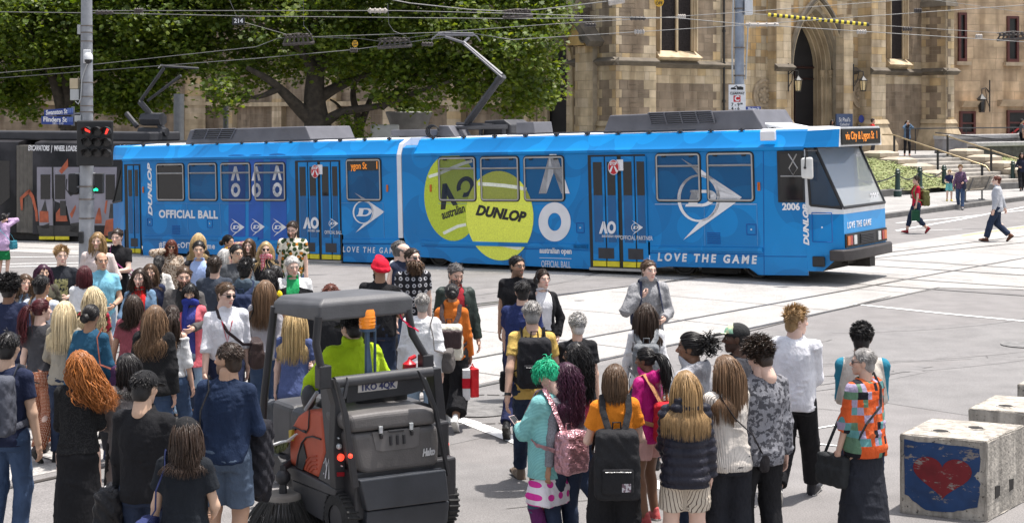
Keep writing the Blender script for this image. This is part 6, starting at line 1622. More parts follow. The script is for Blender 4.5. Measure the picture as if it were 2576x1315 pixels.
def cloth(col,pat='plain',c2=(.02,.02,.02),sc=1.0):
 key=(col,pat,c2,sc)
 if key in CLOTH:return CLOTH[key]
 m=M("fabric_%d"%len(CLOTH),col,.85,.16,5.0,spec=.18);CLOTH[key]=m
 nt,N,L=nodes_of(m);b=N["Principled BSDF"];tc=[n for n in N if n.type=='TEX_COORD'][0];mx=N[m["base"]]
 def bump(s1,d1,s2,d2,st=None):
  a=N.new("ShaderNodeTexNoise");a.inputs["Scale"].default_value=s1;a.inputs["Detail"].default_value=3
  mp=N.new("ShaderNodeMapping");mp.inputs["Scale"].default_value=st or(1,1,.55);L.new(tc.outputs["Object"],mp.inputs[0]);L.new(mp.outputs[0],a.inputs["Vector"])
  c=N.new("ShaderNodeTexNoise");c.inputs["Scale"].default_value=s2;L.new(tc.outputs["Object"],c.inputs["Vector"])
  b1=N.new("ShaderNodeBump");b1.inputs["Strength"].default_value=.55;b1.inputs["Distance"].default_value=d1;L.new(a.outputs["Fac"],b1.inputs["Height"])
  b2=N.new("ShaderNodeBump");b2.inputs["Strength"].default_value=.5;b2.inputs["Distance"].default_value=d2;L.new(c.outputs["Fac"],b2.inputs["Height"])
  L.new(b1.outputs[0],b2.inputs["Normal"]);L.new(b2.outputs[0],b.inputs["Normal"])
 bump(11,.07,160,.006)
 sp=N.new("ShaderNodeSeparateXYZ");L.new(tc.outputs["Object"],sp.inputs[0])
 def math_(op,a,v):
  n=N.new("ShaderNodeMath");n.operation=op
  if isinstance(a,(int,float)):n.inputs[0].default_value=a
  else:L.new(a,n.inputs[0])
  if isinstance(v,(int,float)):n.inputs[1].default_value=v
  else:L.new(v,n.inputs[1])
  return n.outputs[0]
 def mixc(f,cb,src=None):
  x=N.new("ShaderNodeMix");x.data_type='RGBA';L.new(f,x.inputs[0])
  if src is None:x.inputs[6].default_value=(*col,1)
  else:L.new(src,x.inputs[6])
  x.inputs[7].default_value=(*cb,1);L.new(x.outputs[2],mx.inputs[6]);return x.outputs[2]
 flat=N.new("ShaderNodeCombineXYZ");L.new(sp.outputs[0],flat.inputs[0]);L.new(sp.outputs[2],flat.inputs[1])
 def vor(scale,rand=1.0,feat='F1',metric='EUCLIDEAN',vec=None):
  v=N.new("ShaderNodeTexVoronoi");v.voronoi_dimensions='2D';v.inputs["Scale"].default_value=scale;v.inputs["Randomness"].default_value=rand;v.feature=feat;v.distance=metric
  L.new(vec or flat.outputs[0],v.inputs["Vector"]);return v
 def noi(s,d=3,vec=None):
  n=N.new("ShaderNodeTexNoise");n.inputs["Scale"].default_value=s;n.inputs["Detail"].default_value=d;L.new(vec or tc.outputs["Object"],n.inputs["Vector"]);return n.outputs["Fac"]
 def pick(val,cols):
  r=N.new("ShaderNodeValToRGB");r.color_ramp.interpolation='CONSTANT'
  while len(r.color_ramp.elements)<len(cols):r.color_ramp.elements.new(.5)
  for i,c in enumerate(cols):r.color_ramp.elements[i].position=i/len(cols);r.color_ramp.elements[i].color=(*c,1)
  L.new(val,r.inputs[0]);L.new(r.outputs[0],mx.inputs[6])
 if pat=='stripes':
  ang=math_('MULTIPLY',math_('ARCTAN2',sp.outputs[0],math_('ADD',sp.outputs[1],.02)),7.5*sc)
  mixc(math_('LESS_THAN',math_('FRACT',ang,0),.22),c2)
 elif pat=='hstripes':mixc(math_('LESS_THAN',math_('FRACT',math_('MULTIPLY',sp.outputs[2],14*sc),0),.45),c2)
 elif pat=='dots':mixc(math_('LESS_THAN',vor(22*sc,.15).outputs["Distance"],.28),c2)
 elif pat=='rings':
  d=vor(13*sc,.1).outputs["Distance"];mixc(math_('LESS_THAN',math_('ABSOLUTE',math_('SUBTRACT',d,.22),0),.085),c2)
 elif pat=='heather':mixc(math_('MULTIPLY',math_('GREATER_THAN',noi(95*sc,2),.52),.55),c2)
 elif pat=='denim':
  mixc(math_('MULTIPLY',noi(5,4),.55),c2)
 elif pat=='floral':
  v=vor(11*sc,1);x=mixc(math_('LESS_THAN',v.outputs["Distance"],.36),(.03,.05,.02));x=mixc(math_('LESS_THAN',vor(8*sc,1).outputs["Distance"],.2),c2,x);mixc(math_('GREATER_THAN',noi(16*sc,2),.60),(.06,.09,.03),x)
 elif pat=='mottle':x=mixc(math_('GREATER_THAN',noi(26*sc,5),.52),c2)
 elif pat=='patch':
  rot=N.new("ShaderNodeMapping");rot.inputs["Scale"].default_value=(24,15,1);L.new(flat.outputs[0],rot.inputs[0])
  fl=N.new("ShaderNodeVectorMath");fl.operation='FLOOR';L.new(rot.outputs[0],fl.inputs[0]);wn_=N.new("ShaderNodeTexWhiteNoise");L.new(fl.outputs[0],wn_.inputs["Vector"])
  pick(wn_.outputs["Value"],[(.62,.10,.025),(.62,.10,.025),(.12,.30,.30),(.015,.015,.02),(.35,.30,.42),(.62,.10,.025),(.12,.22,.14),(.60,.13,.04)])
 elif pat=='galaxy':pick(vor(12,1,vec=None).outputs["Color"],[(.12,.015,.04),(.20,.03,.05),(.05,.10,.14),(.25,.17,.04),(.10,.02,.09),(.16,.02,.03)])
 elif pat=='knit':
  w_=N.new("ShaderNodeTexWave");w_.inputs["Scale"].default_value=22;w_.inputs["Distortion"].default_value=1.5;w_.bands_direction='DIAGONAL';L.new(tc.outputs["Object"],w_.inputs["Vector"]);mixc(math_('MULTIPLY',w_.outputs["Fac"],.5),c2)
 elif pat=='raglan':mixc(math_('LESS_THAN',math_('ABSOLUTE',sp.outputs[0],0),math_('SUBTRACT',.40,math_('MULTIPLY',sp.outputs[2],.17))),c2)
 elif pat=='print':
  f=math_('MULTIPLY',math_('LESS_THAN',math_('ABSOLUTE',sp.outputs[0],0),.115),math_('MULTIPLY',math_('GREATER_THAN',sp.outputs[1],.03),math_('LESS_THAN',math_('ABSOLUTE',math_('SUBTRACT',sp.outputs[2],1.20),0),.13)));mixc(math_('MULTIPLY',f,math_('GREATER_THAN',noi(30,4),.44)),c2)
 elif pat=='yoke':mixc(math_('GREATER_THAN',math_('ADD',sp.outputs[2],math_('MULTIPLY',math_('ABSOLUTE',sp.outputs[0],0),.35)),1.415),c2)
 elif pat=='shine':b.inputs["Roughness"].default_value=.38
 elif pat=='metal':b.inputs["Metallic"].default_value=.75;b.inputs["Roughness"].default_value=.32;bump(24,.08,60,.01,(1,1,1))
 elif pat=='leather':b.inputs["Roughness"].default_value=.42
 return m
def scalp(n,keep,c=(0,-.014,.034),r=(.080,.100,.093)):
 i=np.arange(n*3)+.5;ph=np.arccos(1-2*i/(n*3));th=math.pi*(1+5**.5)*i
 d=np.stack([np.cos(th)*np.sin(ph),np.sin(th)*np.sin(ph),np.cos(ph)],1);P_=np.array(c)+d*np.array(r)
 m=keep(P_);P_,d=P_[m],d[m]
 if len(P_)>n:s=np.linspace(0,len(P_)-1,n).astype(int);P_,d=P_[s],d[s]
 return P_,d
SHORTK=lambda P_:P_[:,2]>-.082+np.clip(P_[:,1]+.055,0,1)*1.28
LONGK=lambda P_:(P_[:,2]>-.05)&(P_[:,2]>-.05+np.clip(P_[:,1]-.01,0,1)*1.9)
BALDK=lambda P_:SHORTK(P_)&(P_[:,2]<.055-P_[:,1]*.25)&(P_[:,1]<.05)
def locks(paths,w,seed,col,sides=3,jit=.2):
 """paths (n, m, 3) -> tapered tubes"""
 rg=np.random.RandomState(seed);n,m,_=paths.shape
 t=np.gradient(paths,axis=1);t/=np.maximum(np.linalg.norm(t,axis=2,keepdims=True),1e-9)
 ref=rg.normal(size=(n,1,3));a=np.cross(t,ref);a/=np.maximum(np.linalg.norm(a,axis=2,keepdims=True),1e-9);b=np.cross(t,a)
 s=np.linspace(0,1,m);taper=(np.minimum(1,.55+1.5*s)*np.minimum(1,(1.06-s)*2.2))[None,:,None];ww=(w*rg.uniform(.6,1.35,n))[:,None,None]*taper
 ring=[paths+ww*(a*math.cos(2*math.pi*k/sides)+.6*b*math.sin(2*math.pi*k/sides))for k in range(sides)]
 V=np.stack(ring,2).reshape(-1,3);i=np.arange(n*m*sides).reshape(n,m,sides)
 F=np.concatenate([np.stack([i[:,:-1,k],i[:,:-1,(k+1)%sides],i[:,1:,(k+1)%sides],i[:,1:,k]],-1).reshape(-1,4)for k in range(sides)])
 c=np.array(col)[None,:]*(1+rg.uniform(-jit,jit*1.3,(n,1)));c=np.repeat(c,m*sides,0)
 return V,F,c
def strands(P_,d,L_,m,grav,rg,start=None,wave=0,curl=0,wind=(0,0,0),spread=.25,body=True,hr=(.078,.098,.092),curlf=7.0,ex=0.0):
 n=len(P_);p=P_.copy();v=(d if start is None else start)+rg.normal(size=(n,3))*spread;v/=np.linalg.norm(v,axis=1,keepdims=True)
 out=[p.copy()];st=(L_*(rg.uniform(.82,1.08,n)if np.isscalar(L_)else 1))[:,None]/(m-1);wind=np.array(wind);cen=[((0,-.014,.034),hr,1.0)]
 if body:cen+=[((0,-.035,-.12),(.066+ex*.5,.066+ex,.13),1),((0,-.02,-.30),(.19+ex*.3,.105+ex,.11+ex*.4),1),((0,-.01,-.50),(.16+ex*.3,.125+ex,.26),1)]
 for s in range(m-1):
  g=min(1,grav*(.5+1.4*s/m));v=v*(1-g)+np.array((0,0,-1))*g+wind*(s/m)
  v/=np.maximum(np.linalg.norm(v,axis=1,keepdims=True),1e-9);p=p+v*st
  for c,r,_ in cen:
   q=(p-np.array(c))/np.array(r);l=np.linalg.norm(q,axis=1);ins=l<1.04
   p[ins]=np.array(c)+q[ins]/np.maximum(l[ins,None],1e-6)*np.array(r)*1.045
  out.append(p.copy())
 path=np.stack(out,1);tt=np.linspace(0,1,m)[None,:,None];ph=rg.uniform(0,6.28,(n,1,1))
 if wave:path=path+wave*tt*np.concatenate([np.sin(tt*13+ph),np.cos(tt*10+ph*1.7),0*tt+0*ph],2)
 if curl:
  a=tt*6.28*curlf*rg.uniform(.8,1.2,(n,1,1))+ph;path=path+curl*np.minimum(tt*5,1)*np.concatenate([np.sin(a),np.cos(a),.5*np.sin(a*1.3)],2)
 return path
def comb_to(P_,tie,m,rg,c=(0,-.014,.034),r=(.083,.103,.096)):
 tie=np.array(tie);t=np.linspace(0,1,m)[None,:,None];p=P_[:,None]*(1-t)+tie*t;q=(p-np.array(c))/np.array(r);l=np.linalg.norm(q,axis=2,keepdims=True)
 return np.where(l<1.02,np.array(c)+q/np.maximum(l,1e-6)*np.array(r)*(1.02+.05*rg.rand(len(P_),1,1)),p)
CAPCACHE={}
def hair_cap(kind):
 if kind in CAPCACHE:return CAPCACHE[kind]
 g={'long':.004,'short':.003,'buzz':.0,'bald':.0}[kind]
 P_=[ell((0,-.014,.034),(.079+g,.099+g,.091+g))]
 if kind!='long':P_+=[ell((0,-.052,-.04),(.062+g,.058+g,.07))]
 if kind=='long':P_+=[ell((0,-.05,-.03),(.066,.055,.085))]
 def post(D,X,Y,Z):
  k={'long':np.maximum(-.10-Z,-.05+np.clip(Y-.0,0,1)*1.75-Z),'short':-.088+np.clip(Y+.055,0,1)*1.28-Z,'buzz':-.085+np.clip(Y+.055,0,1)*1.28-Z,
 'bald':np.maximum(-.05+np.clip(Y+.05,0,1)*1.15-Z,Z-.05+Y*.3)}[kind]
  return np.maximum(D,k*.7)
 V,F=surf(P_,.008,.03,post=post);CAPCACHE[kind]=(V,F);return V,F
def make_hair(style,col,seed,ex=0.0):
 rg=np.random.RandomState(seed);parts=[]
 def base(kind,f=.75):
  V,F=hair_cap(kind);n_=(np.sin(V*90+seed).sum(1)*.05+rg.uniform(-.12,.12,len(V)))[:,None];parts.append((V,F,np.array(col)*(f+n_)))
 def add(path,w,sides=3):parts.append(locks(path,w,seed+len(parts),col,sides))
 if style=='buzz':base('buzz',.9)
 elif style in('short','messy','quiff','curlytop','cropcurl','fringe'):
  base('short',.85);P_,d=scalp({'short':520,'messy':480,'quiff':520,'curlytop':620,'cropcurl':560,'fringe':520}[style],SHORTK)
  back=np.array((0,-.55,-.5));fwd=np.array((.25,.6,.0))
  s0={'short':d*.22+back*.8,'messy':d*.7+fwd*.3,'quiff':d*.6+np.array((.3,.25,.3)),'curlytop':d,'cropcurl':d,'fringe':d*.35+np.array((0,.6,-.1))}[style]
  L_={'short':.045,'messy':.055,'quiff':.06,'curlytop':.070,'cropcurl':.032,'fringe':.09}[style];top=np.clip((P_[:,2]+.03)/.1,.35,1)
  add(strands(P_,d,L_*top,5,.16,rg,s0,curl=.016 if style=='curlytop' else .009 if style=='cropcurl' else 0,curlf=2.2,spread=.22,body=False),.0042 if style in('short','quiff','fringe','messy')else .0052)
 elif style=='bald':
  base('bald',.95);P_,d=scalp(130,BALDK);add(strands(P_,d,.014,4,.2,rg,d*.4+np.array((0,-.5,-.5)),body=False,spread=.2),.007)
 elif style in('long','straight','wavy','wind','curlylong','bob','shoulder','bangs'):
  base('long',.8);n={'bob':560,'curlylong':560}.get(style,640);P_,d=scalp(n,LONGK)
  L_={'long':.46,'straight':.46,'wavy':.46,'wind':.44,'curlylong':.46,'bob':.21,'shoulder':.32,'bangs':.24}[style]
  s0=d*.12+np.stack([np.clip(P_[:,0]/.05,-1,1)*np.where(P_[:,1]>-.02,.55,.12),-.45+0*P_[:,1],-.30+0*P_[:,2]],1)
  add(strands(P_,d,L_+.04*np.clip(P_[:,2]/.1,0,1),13,.62,rg,s0,wave={'wavy':.022,'wind':.03,'long':.008,'shoulder':.01}.get(style,.003),curl=.016 if style=='curlylong' else .011 if style=='wind' else 0,curlf=6 if style=='curlylong' else 3,
 wind=(.62,-.3,.40)if style=='wind' else(0,0,0),spread=.10,ex=ex,body=style not in('bob',)),.0056 if style!='curlylong' else .0052)
  if style in('bangs','bob'):
   P2,d2=scalp(150,lambda q:(q[:,1]>.03)&(q[:,2]>.07));add(strands(P2,d2,.085,6,.3,rg,d2*.4+np.array((0,.8,-.2)),body=False),.0045)
 elif style in('pony','bun','tail','topknot','curlybun'):
  base('long',.8);P_,d=scalp(420,LONGK);tie=(0,-.118,.045)if style!='bun' else(0,-.11,-.02)
  add(comb_to(P_,tie,8,rg),.0055);tie=np.array(tie)
  if style in('pony','tail'):
   n=200;r0=tie+rg.normal(size=(n,3))*.012;add(strands(r0,np.tile((0,-1.0,.1),(n,1)),.46,12,.5,rg,spread=.28,wave=.014,ex=ex),.005)
  else:
   c=tie+np.array((0,-.035,0));bl=.048;V,F=surf([ell(c,(bl,bl*.8,bl))],.009);parts.append((V,F,np.tile(np.array(col)*.85,(len(V),1))))
   n=130;a=rg.uniform(0,6.28,(n,1));tt=np.linspace(0,3.2,9)[None];tl=rg.uniform(-1,1,(n,1));rr=bl*1.05
   if style=='curlybun':
    dd=rg.normal(size=(150,3));dd/=np.linalg.norm(dd,axis=1,keepdims=True);add(strands(c+dd*bl*.8,dd,.09,7,.15,rg,curl=.014,curlf=2,body=False),.0055)
   else:add(np.stack([c[0]+rr*np.cos(a+tt)*np.sqrt(1-(tl*.8)**2),c[1]+rr*.85*tl*.8+0*tt,c[2]+rr*np.sin(a+tt)*np.sqrt(1-(tl*.8)**2)],2),.0055)
 elif style=='mohawk':
  base('short',.9);P_,d=scalp(620,lambda q:(q[:,2]>.015)&(q[:,1]<.09));s0=d*.35+np.array((-.35,.7,.05));add(strands(P_,d,.11,8,.30,rg,s0,wave=.006,spread=.3,body=False),.005)
 o=0;Vs,Fs,Cs=[],[],[]
 for V,F,c in parts:Vs.append(V);Fs.append(F+o);Cs.append(c);o+=len(V)
 return np.concatenate(Vs),np.concatenate(Fs),np.clip(np.concatenate(Cs),.004,1)
TORSO={True:([.82,.90,.98,1.08,1.18,1.28,1.36,1.43,1.475],[.150,.165,.160,.152,.162,.178,.176,.125,.066],[.098,.115,.112,.108,.116,.120,.110,.084,.056],[-.012,-.02,-.01,.0,.004,.006,.0,-.008,-.014]),
 False:([.82,.90,.98,1.08,1.18,1.28,1.36,1.43,1.475],[.160,.178,.162,.128,.138,.152,.150,.106,.055],[.105,.122,.108,.090,.100,.114,.100,.074,.050],[-.015,-.022,-.01,.0,.008,.018,.006,-.008,-.014])}
def ik(a,b,l1,l2,hint):
 a,b,hint=(np.array(v,float)for v in(a,b,hint));d=b-a;L_=np.linalg.norm(d);mx_=(l1+l2)*.998
 if L_>mx_:b=a+d/L_*mx_;d=b-a;L_=mx_
 u=d/L_;c=(l1*l1-l2*l2+L_*L_)/(2*L_);h=math.sqrt(max(l1*l1-c*c,0));p=hint-u*(hint@u);p/=max(np.linalg.norm(p),1e-6)
 return a+u*c+p*h,b
ARM={'d':((.235,.02,.83),(.4,-.8,0)),'f':((.21,.22,.86),(.4,-.8,0)),'b':((.25,-.20,.87),(.5,-.6,.0)),'p':((.045,.30,1.13),(.7,-.3,-.7)),'s':((.10,.13,1.33),(.8,-.1,-.7)),'e':((.095,.05,1.57),(.7,.3,-.6)),
 'k':((.19,.06,.90),(.9,-.6,0)),'c':((.05,.24,1.60),(.7,.2,-.7)),'x':((-.06,.20,1.08),(.8,-.2,-.6)),'o':((.13,.27,1.08),(.5,-.7,-.5)),'h':((.22,.10,.84),(.5,-.8,0)),'w':((.22,.36,1.02),(.6,-.4,-.6)),'u':((.30,.28,1.02),(.8,-.4,-.3))}
def tf_person(root):
 bpy.context.view_layer.update()if False else None
 return root["_m"]
PEOPLE={}
def street(X,Z):return float(gz(X,Z))+(.158 if X>8 and(Vector((X,Z,0))-k0).dot(kn)>.2 else 0)
def place(x,y,s):
 Z=20.0
 for _ in range(20):
  X=(x-HX)*Z/FPX;g=street(X,Z);Z=FPX*(HC-g-s)/(y-HY)
 X=(x-HX)*Z/FPX;return Vector((X,Z,street(X,Z)))
def person(key,x,y,s,face,sex,skin,hair,top,bottom,shoes=(.03,.03,.03),arms='dd',legs='S',head=(0,0),label='',group='pedestrians at the crossing',fat=1.0,acc=(),lean=0.0,pos=None,q=1.0,cat='person',seat=False):
 seed=sum(map(ord,key))%9999;rg=np.random.RandomState(seed);male=sex=='m';sk=np.array(SKIN[skin])
 loc=pos or place(x,y,s);root=empty("person",loc,label,cat,group);root.rotation_euler=(0,0,-rad(face));k=s/1.75;root.scale=(k,k,k)
 mat=Matrix.LocRotScale(loc,root.rotation_euler,root.scale)
 h=min(max(.012,.0125*loc.y/15.0)*q,.021)
 sw=.162 if male else .138
 drop=.03 if legs=='W' else 0.0;dz=np.array((0,0,-drop))
 lean=lean or rg.uniform(-2,4);Ls=math.sin(rad(lean));ly=lambda z:Ls*max(0,z-.95)
 ph=1 if rg.rand()<.5 else-1;feet=[]
 for sx in(-1,1):
  hp=np.array((sx*.088,-.005,.92-drop))
  if seat:an=np.array((sx*.16,.50,.46));kn=np.array((sx*.17,.42,.88));fy,fp=0,0
  elif legs=='W':
   fwd=sx*ph>0;an=np.array((sx*.085,.27 if fwd else-.31,.085 if fwd else .17));kn,an=ik(hp,an,.425,.425,(sx*.05,1,0));fp=.2 if fwd else-.75
  else:
   an=np.array((sx*(.10+rg.uniform(-.02,.03)),rg.uniform(-.05,.05),.085));kn,an=ik(hp,an,.425,.425,(sx*.1,1,0));fp=0
  feet.append((hp,kn,an,fp,sx*rg.uniform(.05,.3)))
 zs,ta,tb,tcy=(np.array(v,float)for v in TORSO[male]);zs=zs-drop;belly=1+(fat-1)*np.exp(-((zs-1.05)/.16)**2)*1.3;ta=ta*.93*(1+(fat-1)*.8);tb=tb*belly*(1+(fat-1)*.5);tcy=tcy+(belly-1)*.05+np.array([ly(z)for z in zs])
 tl_=rg.uniform(-.016,.016);sh=[np.array((sx*sw*(1+(fat-1)*.5),ly(1.42)-.008+sx*tl_,1.412-drop+sx*tl_))for sx in(-1,1)]
 nb=np.array((0,ly(1.47)-.012,1.47-drop));hc=np.array((0,ly(1.62)+.018,1.632-drop))
 A_=[]
 for sx,S_,code in((-1,sh[0],arms[0]),(1,sh[1],arms[1])):
  if isinstance(code,tuple):tgt,hint=code
  else:tgt,hint=ARM[code]
  tgt=np.array((sx*tgt[0],tgt[1]+ly(1.2)*.6,tgt[2]-drop))
  if code=='d':tgt=tgt+np.array((sx*rg.uniform(-.03,.03),rg.uniform(-.09,.15),0));tgt[2]+=.35*abs(tgt[1]);
  if code=='d' and rg.rand()<.22:tgt=np.array((sx*.14,.24,1.02+rg.uniform(-.05,.08)))
  e,w_=ik(S_,tgt,.295,.255,(sx*hint[0],hint[1],hint[2]));A_.append((S_,e,w_,code))
 ar=1 if male else .86
 def torso(da,db=None,z0=None,z1=None,drape=0.0,p=2.4,ext=()):
  a,b,z,cy=ta+da,tb+(db if db is not None else da),zs.copy(),tcy.copy()
  if drape:
   ch=a[5];cb=b[5];low=z<1.26;a=np.where(low,np.maximum(a,ch*drape),a);b=np.where(low,np.maximum(b,cb*drape),b)
  z,a,b,cy=list(z),list(a),list(b),list(cy)
  for ze,ae,be in ext:z.insert(0,ze-drop);a.insert(0,ae);b.insert(0,be);cy.insert(0,0)
  return prof(z,a,b,cy,p=p)
 def arm_prims(d,t_end,flat=True,loose=1.0):
  out=[]
  for S_,e,w_,_ in A_:
   out.append(cap(nb+(S_-nb)*.35+np.array((0,0,-.012)),S_,.040+d*.7,.047*ar+d*.8,k=.018))
   rs_,re_,rw_=.047*ar+d,.040*ar+d*loose,.030*ar+d*loose
   if t_end<=.5:
    q_=S_+(e-S_)*(t_end*2);out.append(cap(S_,q_,rs_,rs_+(re_-rs_)*t_end*2+d*.4,flat))
   else:
    out.append(cap(S_,e,rs_,re_));q_=e+(w_-e)*((t_end-.5)*2);out.append(cap(e,q_,re_,re_+(rw_-re_)*(t_end-.5)*2,flat))
  return out
 def leg_prims(d,t_end,lo=0.0,flat=True):
  out=[]
  for hp,kn,an,_,_ in feet:
   r0,r1,r2=.089+d,.063+d+lo*.5,.043+d+lo
   if t_end<=.5:
    q_=hp+(kn-hp)*(t_end*2);out.append(cap(hp,q_,r0,r0+(r1-r0)*t_end*2+lo,flat))
   else:
    q_=kn+(an-kn)*((t_end-.5)*2);out+=[cap(hp,kn,r0,r1),cap(kn,q_,r1,r1+(r2-r1)*(t_end-.5)*2,flat)]
    if lo<.02:md=kn*.68+an*.32+np.array((0,-.012,0));out.append(ell(md,(.052+d,.056+d,.12)))
  return out
 P_=[torso(0)]+arm_prims(0,1.0,False)+leg_prims(0,1.0)+[cap(nb-np.array((0,.0,.03)),hc+np.array((0,-.03,-.09)),.058*ar,.055*ar)]
 V,F=surf(P_,h*1.25,.022);col=np.tile(sk,(len(V),1))
 Hv,Hf,mk=HEADS[male];rl_=rg.uniform(-.09,.09);HR=rotz(-rad(head[0]))@rotx(-rad(head[1]))@roty(rl_);hs=1.0 if male else .955
 Vs,Fs,Cs,o=[V],[F],[col],len(V)
 hcol=np.tile(sk,(len(Hv),1));hcol*=(1+mk['cheek'][:,None]*np.array((.10,-.07,-.06)));hr_c=np.array(HAIRC[hair[1]]);bc=hr_c*.6+sk*.15 if hair[1]in('blond','pblond','white','green','red')else hr_c*.8+sk*.1
 hcol[mk['lip']]=sk*(np.array((.85,.52,.55))if male else np.array((.80,.36,.40)));hcol[mk['brow']]=bc;hcol[mk['lash']]=sk*.33;hcol[mk['eye']]=(.62,.60,.58);hcol[mk['iris']]=(.035,.022,.015)
 if 'stubble' in acc:hcol[mk['beard']]=sk*.45+hr_c*.4
 Vs.append((Hv*hs)@HR.T+hc);Fs.append(Hf+o);Cs.append(hcol);o+=len(Hv)
 hands=[]
 for i,(S_,e,w_,code)in enumerate(A_):
  sx=-1 if i==0 else 1;grip=code in('p','s','c','h','w','e');hv,hf=HANDS[1 if grip else 0];hv=hv*(.98 if male else .88)*np.array((sx,1,1))
  u=w_-e;u/=np.linalg.norm(u);z=-u;tr=np.array((0,.75,.65));y=tr-z*(tr@z)
  if np.linalg.norm(y)<.2:y=np.array((-sx,0,0))-z*(-sx*z[0])
  y/=np.linalg.norm(y);x_=np.cross(y,z);R_=np.stack([x_,y,z],1);hv=hv@R_.T+w_;hands.append(w_+u*.09)
  Vs.append(hv);Fs.append((hf[:,::-1]if sx<0 else hf)+o);Cs.append(np.tile(sk*np.array((1.0,.95,.94)),(len(hv),1)));o+=len(hv)
 mesh("body",np.concatenate(Vs),np.concatenate(Fs),SKINM,root,np.concatenate(Cs))
 def wr(V,F,amp,seed_,f=1.0):
  N_=normals(V,F);r2=np.random.RandomState(seed_);dsp=np.zeros(len(V))
  wp=np.stack([np.sin(V@(r2.normal(size=3)*9)+r2.uniform(0,6))for _ in range(3)],1)*.035;U=V+wp
  for q_ in range(7):
   kx=r2.normal(size=3)*np.array((13,13,30))*f*(.7 if q_<3 else 1.5);dsp+=(1-2*np.abs(np.sin(U@kx+r2.uniform(0,6.28))))*(1.0 if q_<3 else .55)
  return(V+N_*np.clip(dsp/3.2,-.22,1)[:,None]*amp).astype(np.float32)
 def garment(name,prims,mat_,amp=.010,cuts=(),hh=None,k_=.022,f=1.0,post=None):
  V,F=surf(prims,hh or h,k_,cuts,post)
  if not len(V):return None
  return mesh(name,wr(V,F,amp,seed+len(name),f),F,mat_,root)
 bk,bm=bottom[0],bottom[1];thick=.0
 if bk in('jeans','pants','wide','leggings','crop'):
  d,lo={'jeans':(.010,.010),'pants':(.016,.020),'wide':(.028,.055),'leggings':(.006,.002),'crop':(.010,.012)}[bk]
  garment("jeans" if bk=='jeans' else "trousers",[prof(zs[:4],ta[:4]+d,tb[:4]+d,tcy[:4])]+leg_prims(d,{'crop':.84,'wide':.90}.get(bk,.965),lo),bm,.010,f=1.0)
 elif bk=='shorts':garment("shorts",[prof(zs[:4],ta[:4]+.014,tb[:4]+.014,tcy[:4])]+leg_prims(.018,bottom[2]if len(bottom)>2 else .40,.018),bm,.010)
 elif bk=='skirt':
  hem=bottom[2];a0=bottom[3]if len(bottom)>3 else .21
  garment("skirt",[torso(.014,ext=((hem,a0,a0*.82),((hem+.82)/2,a0*.5+.095,a0*.42+.07))[::-1],p=2.1)],bm,.013,cuts=[((0,0,1),(0,0,1.06))],f=.6)
 tk,tm=top[0],top[1];o_=dict(top[2])if len(top)>2 else{}
 dlt,sl,hem,drp,nm={'tee':(.014,.30,.86,.90,'shirt'),'shirt':(.016,1.0,.85,.92,'shirt'),'rolled':(.018,.62,.88,.92,'shirt'),'polo':(.015,.30,.86,.92,'polo_shirt'),'sweater':(.018,.98,.86,.92,'sweater'),'jacket':(.024,.98,.82,.95,'jacket'),'coat':(.026,.98,.48,.95,'coat'),
 'tank':(.008,0,.88,.80,'tank_top'),'puffer':(.040,.98,.84,1.0,'puffer_jacket'),'cardigan':(.026,.94,.70,1.0,'cardigan'),'poncho':(.042,.66,.80,1.02,'jacket'),'crop':(.012,.30,1.0,.85,'shirt'),'offsh':(.02,.60,.98,.9,'blouse'),'vest':(.034,0,.86,.98,'vest')}[tk]
 hem=o_.get('hem',hem)-drop;sl=o_.get('sl',sl);dlt=o_.get('d',dlt)
 ext=((hem-.05,.20,.16),)if hem<.80 else()
 inner=o_.get('inner')
 if inner is not None:
  garment("shirt",[torso(.016,drape=.9)]+[tor(nb+np.array((0,.005,.03)),.066,.014,.25)],inner,.008,cuts=[((0,0,-1),(0,0,.84))])
 prs=[torso(dlt,drape=drp,ext=ext)]
 if sl>0:prs+=arm_prims(dlt*.9,sl)
 elif tk=='vest':prs+=[cap(nb+(S_-nb)*.25,nb+(S_-nb)*.75,.052+dlt,.05+dlt)for S_,*_ in A_]
 if tk not in('tank','offsh'):prs.append(tor(nb+np.array((0,.004,-.002)),.066,.013,.35))
 if tk in('polo','shirt','rolled','coat')or o_.get('collar'):prs.append(tor(nb+np.array((0,.004,.022)),.067,.012,.35))
 if o_.get('collar')=='high':prs.append(tor(nb+np.array((0,.0,.06)),.072,.028,.2))
 if o_.get('hood'):prs+=[ell(nb+np.array((0,-.085,.0)),(.115,.062,.10)),ell(nb+np.array((0,-.06,.055)),(.06,.055,.06),sub=True),tor(nb+np.array((0,.0,.03)),.085,.028,.45)]
 if tk=='puffer':prs+=[tor(nb+np.array((0,0,.03)),.08,.03,.3)]
 cuts=[((0,0,-1),(0,0,hem))]
 if tk=='tank':cuts.append(((0,-.25,1),(0,0,1.385)))
 if tk=='offsh':cuts.append(((0,0,1),(0,0,1.38)))
 if inner is not None or o_.get('open'):
  prs.append(rbox((0,.30+ly(1.2),1.18),(o_.get('gap',.05),.27,.42),.02,sub=True,k=.02))
 post=None
 if tk=='puffer':post=lambda D,X,Y,Z:D-.016*np.abs(np.sin(Z*3.14159/.072))+.010
 ms=garment(nm,prs,tm,{'tee':.009,'tank':.005,'puffer':.006}.get(tk,.013),cuts,k_=.026,post=post,f=.9)
 if 'undershirt' in acc:garment("undershirt",[torso(.012,ext=((.50,.205,.165),(.64,.20,.155))[::-1])],cloth((.70,.66,.70),'dots',(.62,.04,.30),.45),.014,cuts=[((0,0,-1),(0,0,.53)),((0,0,1),(0,0,1.0))])
